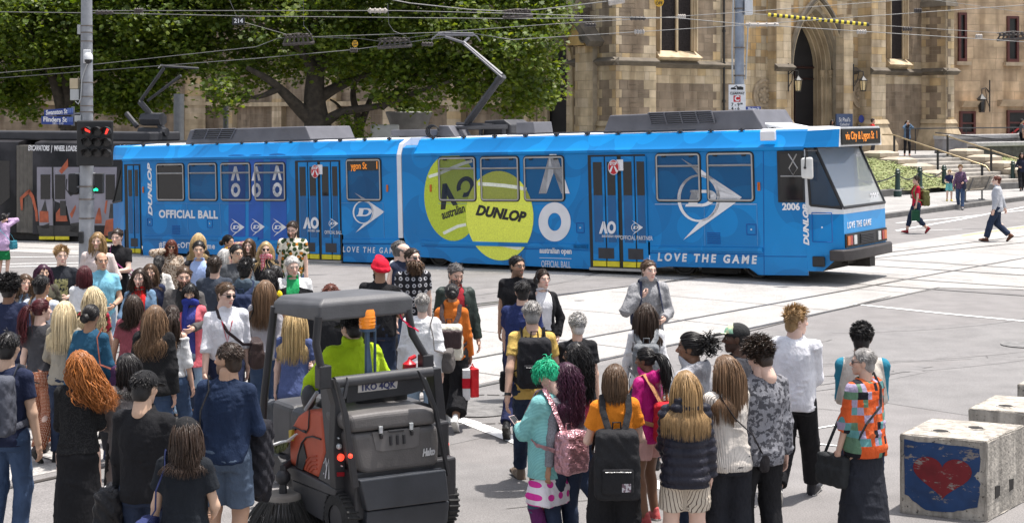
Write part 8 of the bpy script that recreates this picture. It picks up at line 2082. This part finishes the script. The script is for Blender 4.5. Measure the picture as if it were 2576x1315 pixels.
p('magenta',1633,877,1.52,-50,'f','B',('tail','black'),('jacket',cloth((.42,.012,.16),'shine'),{'hood':1}),('shorts',cloth((.55,.33,.30)),.30),(.50,.10,.10),'dd','S',(-10,5),"girl with dark ponytail in a magenta rain jacket",acc=('whitesole',))
p('puffer',1723,932,1.64,5,'f','P',('straight','dblond'),('puffer',cloth((.022,.022,.032),'shine'),{'hood':1}),('shorts',cloth((.56,.49,.40),'stripes',(.09,.06,.05),.9),.34),BLACK,'xd','S',(-20,5),"blonde woman in black quilted puffer jacket and cream striped shorts")
p('stripes',1830,895,1.70,-15,'f','P',('straight','lbrown'),('shirt',cloth((.66,.61,.55),'stripes',(.05,.04,.045),1.5),{'d':.034}),('wide',cloth((.016,.017,.022))),BLACK,'xd','S',(-35,0),"woman with long brown hair in cream pinstripe blouse and black trousers")
p('mottled',1911,860,1.78,-18,'m','P',('curlytop','dbrown'),('shirt',cloth((.23,.23,.25),'mottle',(.07,.07,.08),1.2),{'d':.034,'hem':.80}),('pants',BLK),BLACK,'kd','S',(-20,20),"man with curly brown hair in mottled grey shirt and black trousers",acc=('glasses',))
p('behindgreen',1425,912,1.60,-40,'f','T',('curlylong','purple'),('sweater',cloth((.22,.22,.24),'heather',(.12,.12,.13))),('jeans',DJEAN),BLACK,'dd','S',(-20,0),"woman with dark red curls in grey sweater half hidden by the green hair")
p('patchwork',2173,877,1.64,-35,'f','L',('short','grey'),('poncho',cloth((.62,.10,.025),'patch')),('skirt',cloth((.022,.024,.032)),.22,.25),BLACK,'hd','S',(-40,0),"older woman with grey hair and sunglasses in orange patchwork jacket",acc=('sunglasses',))
p('redshirt',2305,442,1.70,265,'f','L',('messy','dbrown'),('tee',cloth((.50,.012,.04))),('crop',DJEAN),(.26,.02,.025),'hd','W',(0,0),"woman in red top with khaki backpack walking left past the tram front",q=.8)
p('greyblazer',2508,440,1.84,290,'m','P',('short','auburn'),('jacket',cloth((.42,.43,.46)),{'d':.026,'inner':cloth((.6,.64,.7))}),('pants',DJEAN),(.12,.05,.03),'db','W',(-10,0),"man in pale grey blazer and dark trousers striding left",q=.8,acc=('sunglasses',))
p('mother',2416,402,1.66,200,'f','L',('cropcurl','dblond'),('jacket',cloth((.025,.025,.06),'dots',(.4,.2,.3),1)),('jeans',JEAN),(.4,.4,.42),'od','W',(0,0),"woman in dark patterned top walking with a small boy by the stairs",q=.75)
p('boy',2388,428,1.18,190,'m','P',('fringe','blond'),('tee',cloth((.022,.026,.07))),('shorts',cloth((.16,.48,.46)),.40),(.75,.55,.03),'dd','S',(0,0),"small blond boy in navy tee, turquoise shorts and yellow shoes",q=.75)
p('edgewoman',2570,382,1.68,190,'f','L',('shoulder','dbrown'),('sweater',cloth((.02,.022,.04))),('pants',BLK),BLACK,'dd','W',(0,0),"woman in black at the far right edge by the right bank",q=.8)
def plaza(x,y,d,z=1.5):q_=at(x,y,d);return Vector((q_.x,q_.y,z))
p('photographer',0,0,1.66,185,'f','L',('shoulder','dbrown'),('jacket',cloth((.09,.15,.24),'denim',(.15,.22,.32)),{'inner':cloth((.03,.03,.04))}),('leggings',BLK),(.5,.25,.2),'cc','S',(0,0),"woman in denim jacket taking a photo at the top of the stairs",pos=plaza(2282,390,70.4),q=.7)
p('redjacket',0,0,1.74,100,'m','L',('short','dbrown'),('jacket',cloth((.55,.02,.015),'shine')),('pants',CHR),BLACK,'dd','S',(0,0),"man in red jacket standing by the cathedral wall",pos=plaza(2194,380,74.5),q=.7)
p('doorwoman',0,0,1.68,185,'f','T',('shoulder','black'),('jacket',cloth((.05,.05,.06)),{'inner':cloth((.5,.45,.45))}),('pants',BLK),BLACK,'pp','S',(0,5),"woman with black hair looking at her phone by the cathedral door",pos=plaza(2094,385,74.0),q=.7)
p('yellowkid',0,0,1.45,20,'f','T',('bob','black'),('tee',cloth((.66,.58,.03))),('jeans',DJEAN),BLACK,'dd','S',(0,0),"child with black hair in a yellow top beside the red jacket",pos=plaza(2161,380,73.5),q=.7)
p('seated',0,0,1.70,90,'m','M',('short','black'),('tee',cloth((.10,.10,.11))),('pants',BLK),BLACK,'dd','S',(0,0),"dark-haired man in grey tee behind the parapet at the right edge",pos=plaza(2571,390,77.5),q=.7)
p('lavender',8,537,1.56,10,'f','L',('bun','black'),('coat',cloth((.52,.36,.55)),{'hem':.72,'d':.03}),('skirt',cloth((.01,.16,.05)),.46,.20),BLACK,'ce','S',(0,0),"woman in lavender top and green skirt photographing the dark tram",q=.9)
backpack('slate',(.075,.08,.10),"slate grey backpack on the man at the left edge",(.165,.085,.24),1.22)
backpack('whitestraps',(.10,.06,.035),"brown backpack with tan straps on the pale shirt",(.14,.07,.19),1.2,c2=(.32,.19,.09))
backpack('spikyback',(.02,.03,.07),"navy backpack on the slate blue jacket",(.15,.08,.2),1.18)
backpack('orangejumper',(.62,.58,.48),"cream backpack with dark brown flap on the orange jumper",(.155,.085,.21),1.08,flap=(.055,.035,.035),pocket=False,c2=(.05,.035,.035))
backpack('yellowpolo',(.02,.02,.023),"black backpack on the yellow polo shirt",(.15,.09,.23),1.2)
backpack('hoodie',(.025,.03,.06),"dark navy backpack on the man in the grey hoodie",(.16,.09,.22),1.12)
backpack('silverpack',(.16,.17,.18),"grey shiny backpack on the long-haired woman in white",(.135,.07,.16),1.2,pat='shine')
backpack('greenhair',(.48,.26,.29),"metallic pink quilted backpack on the mint cardigan",(.135,.08,.18),1.02,pat='metal',pocket=False)
backpack('orangetee',(.02,.02,.022),"black backpack with pale zip and label on the orange tee",(.17,.095,.275),1.01,badge=True,c3=(.5,.5,.5))
backpack('magenta',(.45,.02,.03),"red backpack with tan straps on the magenta jacket",(.14,.08,.2),1.06,c2=(.5,.25,.12))
backpack('redshirt',(.13,.125,.045),"khaki rucksack on the woman in the red top",(.16,.10,.24),1.08,pocket=False)
shoulder_bag('lavender',(.03,.17,.22),"teal shoulder bag on the woman in lavender",1,.88,(.05,.14,.12))
shoulder_bag('strapman',(.05,.033,.03),"dark brown leather messenger bag on the white shirt",-1,1.0,(.06,.19,.14),c2=(.03,.02,.022))
shoulder_bag('navyshirt',(.03,.03,.033),"black shoulder bag with wide strap on the navy shirt",-1,.84,(.07,.15,.13),cross=False,pat='plain')
shoulder_bag('yellowpolo',(.012,.012,.013),"small black pouch slung at the yellow polo man's hip",-1,.98,(.035,.07,.09),cross=True,pat='plain',out=.25)
shoulder_bag('patchwork',(.032,.034,.036),"charcoal crossbody bag on the patchwork jacket",-1,.68,(.06,.17,.14),pat='plain',y=.17,out=.19)
shoulder_bag('longbrown',(.56,.50,.40),"cream canvas tote with black straps on the grey sweatshirt woman",-1,.95,(.05,.17,.19),cross=False,pat='plain',c2=(.03,.03,.03),flap=False)
shoulder_bag('capgirl',(.03,.04,.12),"navy blue slouchy bag on the girl in the black cap",-1,.85,(.06,.13,.18),cross=False,pat='plain',y=-.08,out=.25,flap=False)
shoulder_bag('stripes',(.02,.018,.02),"small dark crossbody bag with thin strap on the pinstripe blouse",1,.90,(.03,.09,.08))
shoulder_bag('whitetop',(.10,.09,.085),"dark striped handbag on the long white top",1,1.0,(.05,.16,.12),cross=False,pat='plain',flap=False)
shoulder_bag('blackpolo',(.20,.03,.12),"small maroon bag with striped strap on the black polo",-1,.95,(.03,.08,.07))
shoulder_bag('tealtop',(.05,.02,.06),"purple patterned shoulder bag on the teal top",1,.92,(.05,.14,.16),cross=False,pat='plain',flap=False,c2=(.2,.06,.04))
shoulder_bag('mother',(.03,.035,.06),"dark slouch bag in front of the mother by the stairs",-1,.95,(.05,.14,.16),cross=False,pat='plain',flap=False,y=.14,out=.16)
hand_bag('orangejumper',1,(.50,.02,.025),"red paper shopping bag in the orange jumper woman's hand",(.05,.13,.17),"shopping_bag",paper=True,yaw=.5)
wb_=hand_bag('orangejumper',1,(.70,.68,.68),"white shopping bag with a red band beside the red paper bag",(.045,.14,.18),"shopping_bag",paper=True,yaw=.2,shift=(-.05,-.16,.02))
an_=np.array(wb_.location);mb=MB();mb.loft([[(x*.0465,y*.142,z)for x,y in((-1,-1),(1,-1),(1,1),(-1,1))]for z in(.14,.26)],cap=False);mb.v=[tuple(np.array(v)@rotz(.2).T)for v in mb.v];mb.build("printed_band",cloth((.55,.015,.03)),wb_,world_verts=False)
hand_bag('redshirt',0,(.01,.07,.035),"dark green paper bag held by the woman in the red top",(.05,.12,.16),"shopping_bag",paper=True)
hand_bag('blondetee',0,(.11,.115,.125),"dark grey plastic bag carried by the blonde girl in blue",(.08,.12,.17),"plastic_bag",pat='shine',handle=False,dropz=.0)
hand_bag('puffer',0,(.56,.50,.40),"cream structured handbag beside the black puffer jacket",(.06,.15,.13),"handbag",taper=.72,dropz=.10)
for k_,hnd,lb,c,both in(('blackpolo',1,"dark phone in the black polo man's hands",(.03,.03,.035),True),('denimgirl',1,"pale phone in the denim jacket woman's hands",(.5,.5,.52),True),('greenhair',0,"white and pink phone held by the green-haired woman",(.65,.5,.48),True),('photographer',0,"white phone raised by the woman on the stairs",(.6,.6,.6),True),('lavender',0,"phone raised by the woman in lavender",(.03,.03,.03),False)):
 phone(k_,hnd,lb,c,both)
draped('capman',0,(.016,.016,.018),"black padded jacket with white piping carried over an arm",size=.24,L_=.62,pat='shine',c2=(.55,.55,.56))
draped('navyshirt',1,(.02,.02,.025),"black jacket hanging from the navy shirt man's arm",size=.13,L_=.55)
hand_bag('navyshirt',1,(.40,.01,.02),"small red pouch by the navy shirt man's hand",(.03,.06,.06),"pouch",handle=False,dropz=-.05)
 # ---------------------------------------------------------------- ride-on street sweeper
SO=Vector((-.99,12.72,0));SH=Vector((-.577,.816,0)).normalized();SR=Vector((SH.y,-SH.x,0))
def sw(x,y,z):return SO+SR*x+SH*y+Vector((0,0,z))
RF=Frame(SO,SR)
LF_=Frame(SO-SR*.56,-SH)
z6=lambda x,y:(654+x*.287,704.4+y*.287)
z7=lambda x,y:(641.5+x*.22529,1018.8+y*.22529)
def RP(p,t):s,z=RF.side(p[0],p[1],t);return RF.w(s,t,z)
def LP(p,t):s,z=LF_.side(p[0],p[1],t);return LF_.w(s,t,z)
swp=empty("street_sweeper",SO,"dark grey and orange ride-on street sweeper with overhead guard and amber beacon","street sweeper")
SG=M("sweeper_grey",(.052,.052,.056),.5,.2,4,.08,40);SD=M("sweeper_dark",(.026,.026,.029),.5,.25,5,.08,40);SP=M("sweeper_plastic",(.105,.098,.095),.55,.22,3,.15,60);SOR=M("sweeper_orange",(.47,.085,.04),.5,.15,3,.08,40);SBL=M("sweeper_panel_blue_grey",(.034,.038,.046),.42,.22,3,.06,30)
def rprism(name,pts,t0,t1,mat_,bev=.008,parent=swp,seg=2):
 mb=MB();mb.prism([RP(p,t1)for p in pts],RF.n*(t0-t1));return mb.build(name,mat_,parent,bevel=bev,seg=seg)
def lprism(name,pts,t0,t1,mat_,bev=.008,parent=swp):
 mb=MB();mb.prism([LP(p,t1)for p in pts],LF_.n*(t0-t1));return mb.build(name,mat_,parent,bevel=bev)
mb=MB();mb.X=lambda p:sw(p.x,p.y,p.z);mb.box(-.50,.50,-.18,1.05,.22,.62);mb.box(-.48,.48,-.1,.62,.62,.92);mb.box(-.50,.50,.95,1.45,.25,.50);mb.build("chassis",SD,swp,bevel=.02)
lprism("orange_cover",[z7(385,655),z7(378,430),z7(412,225),z7(475,112),z7(545,60),z7(605,47),z7(690,62),z7(748,88),z7(782,520),z7(702,812)],-.30,.0,SOR,.03)
lprism("rear_column",[z6(518,872),z6(604,872),z7(905,0),z7(880,520),z7(905,720),z7(900,932),z7(704,815),z7(790,522),z7(742,0)],-.02,.005,SG,.006)
lprism("sill",[z7(240,555),z7(300,640),z7(380,668),z7(905,938),z7(892,1015),z7(790,985),z7(298,782),z7(285,660)],-.12,.02,SG,.01)
lprism("skirt",[z7(410,832),z7(888,1020),z7(800,1010),z7(752,1290),z7(600,1200),z7(478,1100),z7(432,960)],-.06,.0,SG,.01)
def lline(pts,r,m_,t=.008,name="cover_line",parent=swp):
 mb=MB();mb.tube([LP(z7(*p),t)for p in pts],r,5);return mb.build(name,m_,parent,smooth=50)
lline([(606,52),(596,250),(570,305),(540,290),(430,235)],.006,SD);lline([(735,378),(640,345),(570,355),(520,420),(480,560),(460,690)],.008,SD);lline([(540,420),(575,590),(530,720)],.004,SD)
lprism("air_intake",[z7(532,425),z7(572,585),z7(528,722),z7(470,692),z7(492,540)],.003,.012,SD,.002)
for k in range(4):lline([(540+25*k,690+18*k),(560+25*k,625+32*k),(610+18*k,570+42*k),(690,562+48*k)],.008,SOR,.004,"cooling_rib")
for p_ in((440,255),(552,288)):c=LP(z7(*p_),.01);mb=MB();mb.tube([c-SH*.025,c+SH*.025],.012,6);mb.build("hinge",SD,swp)
lline([(765,760),(768,755)],.006,WHITE,.012,"scrawl");lline([(770,640),(790,585),(800,700),(785,810)],.005,WHITE,.012,"scrawl");lline([(800,690),(830,580),(825,820)],.005,WHITE,.012,"scrawl");lline([(862,620),(835,680),(868,745),(862,790)],.005,WHITE,.012,"scrawl");lline([(830,800),(862,770)],.004,WHITE,.012,"scrawl")
rprism("rear_column",[z6(600,868),z6(668,862),z7(1000,0),z7(1010,700),z7(1040,936),z7(900,934),z7(878,520),z7(900,0)],-.10,.0,SD,.006)
rprism("rear_column",[z6(1520,775),z6(1588,768),z7(2185,600),z7(2190,780),z7(2110,800),z7(2050,300)],-.16,-.02,SD,.006)
hb=rprism("hopper_box",[z7(1085,318),z7(2050,214),z7(2068,400),z7(2062,655),z7(1990,690),z7(1250,775),z7(1165,745),z7(1120,560)],-.05,.20,SP,.05,seg=4)
hl=rprism("hopper_lid",[z7(1078,316),z7(1046,150),z7(1095,115),z7(1400,72),z7(1900,20),z7(2000,40),z7(2035,90),z7(2050,210)],-.22,.215,SP,.05,seg=4)
rprism("hopper_recess",[z7(1310,300),z7(1840,240),z7(1830,440),z7(1790,470),z7(1420,515),z7(1350,500)],.201,.207,M("sweeper_plastic_light",(.125,.118,.115),.5,.2,3),.004)
for x in(1515,1590,1662):mb=MB();mb.tube([RP(z7(x,340-(x-1515)*.12),.212),RP(z7(x+5,440-(x-1515)*.12),.212)],.014,7);mb.build("moulded_slot",SD,hb)
rprism("handle_slot",[z7(1488,280),z7(1670,262),z7(1664,288),z7(1510,304)],.205,.22,SD,.004)
for x,y in((1410,235),(1750,195)):
 l_=rprism("latch",[z7(x-22,y),z7(x+20,y-4),z7(x+18,y+75),z7(x-16,y+80)],.216,.235,LAMPC,.004);mb=MB();mb.tube([RP(z7(x,y+82),.225),RP(z7(x+4,y+128),.215)],.016,6);mb.build("latch_hook",SD,l_)
c0=z7(1935,520);s0_,z0_=RF.side(*c0,.205);text("lettering","Hako",.085,lambda x,y,l:RF.w(s0_+x,.206+l,z0_+y),M("badge_silver",(.5,.5,.5),.35,.1,5),swp,fit=.125,shear=.25,bold=.004)
fp=rprism("rear_flap",[z7(1170,838),z7(2135,712),z7(2150,850),z7(2172,1060),z7(1255,1180),z7(1215,1000)],-.02,.26,SBL,.012)
rprism("rear_flap_lower",[z7(1255,1184),z7(2172,1064),z7(2155,1300),z7(2040,1400),z7(1240,1460)],.05,.235,SBL,.01)
mb=MB();mb.tube([RP(z7(1290,790-0),.05)]+[RP(z7(1290+640*u,785-60*u-62*math.sin(math.pi*u)),.08)for u in np.linspace(0,1,10)],.02,6);mb.build("hoop",SD,swp,smooth=50)
mb=MB();mb.tube([RP(z6(650,895),.0),RP(z6(1500,795),.0)],.048,12);mb.build("crossbar",SG,swp,smooth=50)
rprism("rear_shield",[z6(760,910),z6(1420,835),z6(1440,960),z6(1300,1000),z6(760,1075)],-.05,-.02,SD,.006)
npl=rprism("number_plate",[z6(862,915),z6(1210,880),z6(1200,945),z6(858,985)],-.018,-.012,M("plate_white",(.50,.47,.44),.5,.2,9),.002)
a0,a1=RP(z6(862,950),-.01),RP(z6(1205,912),-.01);cx=(a0+a1)/2;ex=(a1-a0).normalized();text("lettering","1KO 4QK",.075,lambda x,y,l:cx+ex*x+Vector((0,0,1))*(y+.004)+RF.n*(.0+l),M("plate_blue",(.02,.025,.10),.5,.1,5),npl,fit=(a1-a0).length*.86,bold=.002)
for pts in([z6(655,868),z6(690,890),z6(715,960),z7(1045,90),z7(1165,905),z7(1100,930),z7(985,90),z6(690,1000)],[z6(1392,790),z6(1470,880),z6(1500,960),z7(2050,60),z7(2185,770),z7(2155,790),z7(2010,60),z6(1470,990)]):rprism("lift_arm",pts,.215,.255,SD,.006)
rprism("lift_arm",[z6(770,848),z6(782,905),z6(755,1040),z6(730,1040)],.03,.06,SG,.004)
for p_,q in((z7(1135,1030),z7(1222,1020)),(z7(2155,895),z7(2222,892))):mb=MB();mb.tube([RP(p_,.14),RP(q,.14)],.016,8);mb.build("hinge_pin",LAMPC,swp)
def lamp(p_,r,m_,t,name):
 c=RP(p_,t);mb=MB();mb.X=lambda v:c+RF.U*v.x+Vector((0,0,1))*v.z+RF.n*v.y;mb.lathe((0,0,0),[(r,-.004),(r,.012),(r*.7,.022),(.002,.026)],18,'y');mb.build(name,m_,swp,smooth=40)
REDLIT=M("tail_lamp_lit",(1,.06,.03),.3,.15,30,emit=.9);lamp(z7(955,577),.030,REDLIT,.004,"tail_lamp");lamp(z7(935,455),.024,LAMPC,.004,"reverse_lamp");lamp(z7(2130,432),.028,REDLIT,.0,"tail_lamp");lamp(z7(1062,562),.018,REDLIT,.258,"arm_reflector")
for p_ in((927,362),(962,672)):lamp(z7(*p_),.008,LAMPC,.004,"bolt")
REDR=M("reflector_red",(.30,.012,.02),.3,.15,30);rprism("reflector",[z7(915,745),z7(1000,742),z7(1000,790),z7(917,792)],.002,.008,REDR,.001);rprism("reflector",[z7(2150,580),z7(2192,578),z7(2190,622),z7(2152,626)],-.015,-.008,REDR,.001)
rprism("deck",[z6(760,1110),z6(1400,1050),z6(1500,1090),z6(1520,1120),z6(780,1165)],-.55,-.12,SG,.02)
RLc=LP(z6(530,250),.0);zr=RLc.z
def rr_(x,y,z):return sw(x,y,z)
s_rl,_=RF.side(*z6(520,250),0);s_rr,_=RF.side(*z6(1345,200),0)
RFy=0.0
mb=MB();x0,x1=s_rl,s_rr;zt_=RF.side(*z6(530,215),0)[1]
mb.loft([[sw(x,y,z)for x,y,z in((x0,0,zt_-.14),(x1,0,zt_-.14),(x1+.02,.85,zt_-.16),(x0-.02,.85,zt_-.16))],[sw(x,y,z)for x,y,z in((x0+.0,0,zt_-.0),(x1-.0,0,zt_-.0),(x1,.85,zt_-.06),(x0,.85,zt_-.06))],
 [sw(x,y,z)for x,y,z in((x0+.06,.05,zt_+.045),(x1-.06,.05,zt_+.045),(x1-.05,.80,zt_+.0),(x0+.05,.80,zt_+.0))]])
mb.build("roof",M("sweeper_roof",(.085,.085,.09),.55,.15,5,.08,60),swp,bevel=.02,seg=3)
mb=MB();mb.tube([RP(z6(512,320),-.02),RP(z6(492,560),-.02),RP(z6(520,700),-.02),RP(z6(560,862),-.02)],.034,8);mb.build("roof_post",SD,swp,smooth=50)
mb=MB();mb.tube([RP(z6(1295,250),-.02),RP(z6(1335,470),-.02),RP(z6(1500,752),-.02)],.034,8);mb.build("roof_post",SD,swp,smooth=50)
s_f=.83;a=sw(x0-.0,s_f,zt_-.1);mb=MB();mb.tube([a,LP(z6(180,760),.02)*0+sw(x0-.04,s_f+.12,1.1),sw(x0-.05,s_f+.18,.42)],.034,8);mb.build("roof_post",SD,swp,smooth=50)
mb=MB();mb.tube([sw(x1,s_f,zt_-.1),sw(x1+.04,s_f+.12,1.1),sw(x1+.05,s_f+.18,.42)],.034,8);mb.build("roof_post",SD,swp,smooth=50)
for p_ in((545,820),(1445,720)):c=RP(z6(*p_),-.02);mb=MB();mb.X=lambda v:c+RF.U*v.x+Vector((0,0,1))*v.z+RF.n*v.y;mb.box(-.04,.07,-.06,.04,-.12,.07);mb.build("post_foot",SD,swp,bevel=.01)
bc=RP(z6(940,350),-.05);mb=MB();mb.lathe(bc,[(.066,-.065),(.069,-.05),(.069,.07),(.06,.095),(.01,.098)],20);bo=mb.build("beacon",M("beacon_amber",(.75,.22,.01),.2,.15,30,coat=.3,emit=.12),swp,smooth=40)
mb=MB()
for z in(-.03,.0,.03):mb.lathe(bc+Vector((0,0,z)),[(.0695,-.008),(.0725,0),(.0695,.008)],20,cap=False)
mb.build("beacon_ribs",MATS["beacon_amber"],bo);mb=MB();mb.lathe(bc,[(.07,-.09),(.07,-.067),(.01,-.066)],18);mb.tube([bc+Vector((0,0,-.09)),bc+Vector((0,0,-.55))],.022,8);mb.tube([bc+SR*.075+Vector((0,0,.05)),bc+SR*.075+Vector((0,0,-.55))],.014,6);mb.tube([bc+SR*-.01+Vector((0,0,-.08)),bc+SR*.04+Vector((0,0,-.5))],.018,6);mb.build("beacon_stalk",M("stalk_blue_grey",(.06,.10,.16),.4,.3,9,metal=.4),swp,smooth=40)
st=sw(-.02,.28,0);mb=MB();mb.X=lambda p:sw(p.x,p.y,p.z);mb.box(-.25,.25,.20,.29,.88,1.22);mb.box(-.25,.25,.28,.72,.82,.92);mb.build("seat",BLACKR,swp,bevel=.04,seg=3)
mb=MB();mb.tube([sw(0,1.15,.5),sw(0,.95,1.12)],.05,8);mb.tube([sw(.19*math.cos(a),.92+.06*math.sin(a),1.14+.17*math.sin(a)*.4)for a in np.linspace(0,6.283,20)],.016,6);mb.build("steering_wheel",BLACKR,swp,smooth=50)
mb=MB();mb.X=lambda p:sw(p.x,p.y,p.z);mb.box(-.48,.48,1.0,1.42,.5,.98);mb.box(-.52,-.26,.62,.98,.62,.98);mb.build("front_console",SG,swp,bevel=.06,seg=3)
c=LP(z6(450,1030),-.08);mb=MB();mb.ball(c+SH*.05,.085,12,(.8,.9,1.3));mb.build("side_pod",SG,swp,smooth=60)
mb=MB();mb.tube([LP(z6(500,980),.01),LP(z6(400,1130),.01)],.018,7);mb.build("grab_bar",GALV,swp)
ex_=RP(z6(1310,770),-.12);mb=MB();mb.lathe(ex_,[(.01,-.1),(.06,-.1),(.06,.04),(.02,.07),(.01,.09)],12);mb.tube([ex_+Vector((0,0,.08)),ex_+SR*.06+Vector((0,0,.1))],.018,6);mb.build("fire_extinguisher",REDS,swp,smooth=40)
mb=MB();mb.X=lambda p:sw(p.x,p.y,p.z);mb.box(-.1,.32,-.02,.1,.80,.88);mb.build("battery_case",REDS,swp,bevel=.01)
mb=MB();r0=RP(z6(1225,290),-.03);mb.tube([r0,RP(z6(1250,350),-.0),RP(z6(1310,385),.0),RP(z6(1390,445),.02)],.010,4,flat=.4);mb.tube([RP(z6(1240,330),-.0),RP(z6(1300,400),.02),RP(z6(1330,410),.02)],.008,4,flat=.4);mb.build("ribbon",cloth((.45,.01,.05)),swp)if 'cloth' in globals()else None
TYRE=M("tyre_rubber",(.022,.022,.022),.8,.3,12,.3,60)
def wheel(x,y,r=.21,w=.12):
 o_=sw(x,y,r);L_=lambda p:o_+SR*p.x+SH*p.y+Vector((0,0,p.z));mb=MB();mb.X=L_
 mb.lathe((0,0,0),[(r*.55,-w*.5),(r*.9,-w*.5),(r,-w*.32),(r,w*.32),(r*.9,w*.5),(r*.55,w*.5)],28,'x',cap=False)
 for k in range(28):
  a=2*math.pi*k/28;mb.tube([(-w*.45,r*1.005*math.cos(a),r*1.005*math.sin(a)),(w*.45,r*1.005*math.cos(a+.06),r*1.005*math.sin(a+.06))],.012,4)
 wh=mb.build("wheel",TYRE,swp,smooth=40);mb=MB();mb.X=L_;mb.lathe((0,0,0),[(r*.56,-w*.40),(r*.48,-w*.42),(r*.40,-w*.2),(r*.15,-w*.2),(r*.13,-w*.35),(.01,-w*.36)],20,'x');mb.lathe((0,0,0),[(r*.56,w*.40),(.01,w*.36)],20,'x');mb.build("rim",SG,wh,smooth=40)
wheel(-.52,.02);wheel(.47,.02);wheel(0,1.25)
bcn=z7(312,1060);s_,z_=LF_.side(*bcn,.12);bp_=LF_.w(s_,.12,0);bzc=.26
mb=MB();mb.lathe(bp_,[(.01,bzc+.02),(.15,bzc+.02),(.165,bzc),(.165,bzc-.04),(.01,bzc-.041)],24);br=mb.build("side_broom",M("broom_disc",(.22,.20,.175),.8,.25,6),swp,smooth=40)
rg=np.random.RandomState(4);n=420;a=rg.uniform(0,6.283,n);r1=rg.uniform(.26,.37,n);P_=np.zeros((n,4,3));tt=np.linspace(0,1,4)
for k in range(4):rad_=.17+(r1-.17)*tt[k];P_[:,k,0]=bp_.x+rad_*np.cos(a);P_[:,k,1]=bp_.y+rad_*np.sin(a);P_[:,k,2]=(bzc-.03)*(1-tt[k]**1.15)+.008
def hairs(name,paths,w,mat_,parent):
 V,F,c_=locks(paths,w,3,(.04,.038,.034),3,.5);off=np.array(parent.location)+np.array(parent.parent.location if parent.parent else(0,0,0));return mesh(name,V-off,F,HAIRM,parent,c_)
hairs("bristles",P_,.005,None,br)
mb=MB();mb.tube([bp_+Vector((0,0,bzc)),bp_+Vector((0,0,.5)),sw(-.45,1.0,.5)],.035,8);mb.ball(bp_+Vector((0,0,.42)),.07,10);mb.build("broom_arm",SD,swp,smooth=40)
c=LP(z7(290,430),.04);hbz=empty("hand_brush",c,"white-backed hand brush with olive bristles stowed on the sweeper's front corner","brush")
mb=MB();q=LP(z7(372,395),.04);p0=LP(z7(195,445),.04);mb.tube([p0,c+Vector((0,0,.012)),q,q+(q-p0)*.5+Vector((0,0,.04))],[.03,.034,.026,.015],8,flat=.5);mb.build("brush_back",SIGNW,hbz,smooth=50)
n=260;P_=np.zeros((n,3,3));u=rg.uniform(0,1,n);base_=np.array(p0)[None]*(1-u[:,None])+np.array(q)[None]*u[:,None]+rg.normal(size=(n,3))*.008
for k in range(3):P_[:,k]=base_+np.array((-.01,-.01,-.035))*k+rg.normal(size=(n,3))*.003*k
V,F,c_=locks(P_,.0045,3,(.13,.14,.05),3,.4);mesh("bristles",V-np.array(c),F,HAIRM,hbz,c_)
lprism("holder_box",[z7(372,275),z7(408,270),z7(400,400),z7(375,385)],-.1,.03,M("holder_yellow",(.55,.38,.04),.5,.15,5),.006)
person('driver',0,0,1.76,-32,'m','L',('short','black'),('jacket',cloth((.46,.66,.02)),{'collar':'high','d':.04}),('pants',CHR),BLACK,'uu','S',(-10,10),"sweeper driver in lime high-visibility jacket and dark cap, seen from behind",acc=('capb','glasses'),pos=Vector((-1.42,13.22,.03)),seat=True,fat=1.35)
I=PEOPLE['driver'];V,F=surf([prof([1.06,1.09,1.13,1.16],[.262,.266,.268,.264],[.225,.228,.230,.228],[.01]*4)],.012);mesh("reflective_band",V,F,cloth((.30,.30,.31),'shine'),I['root'])
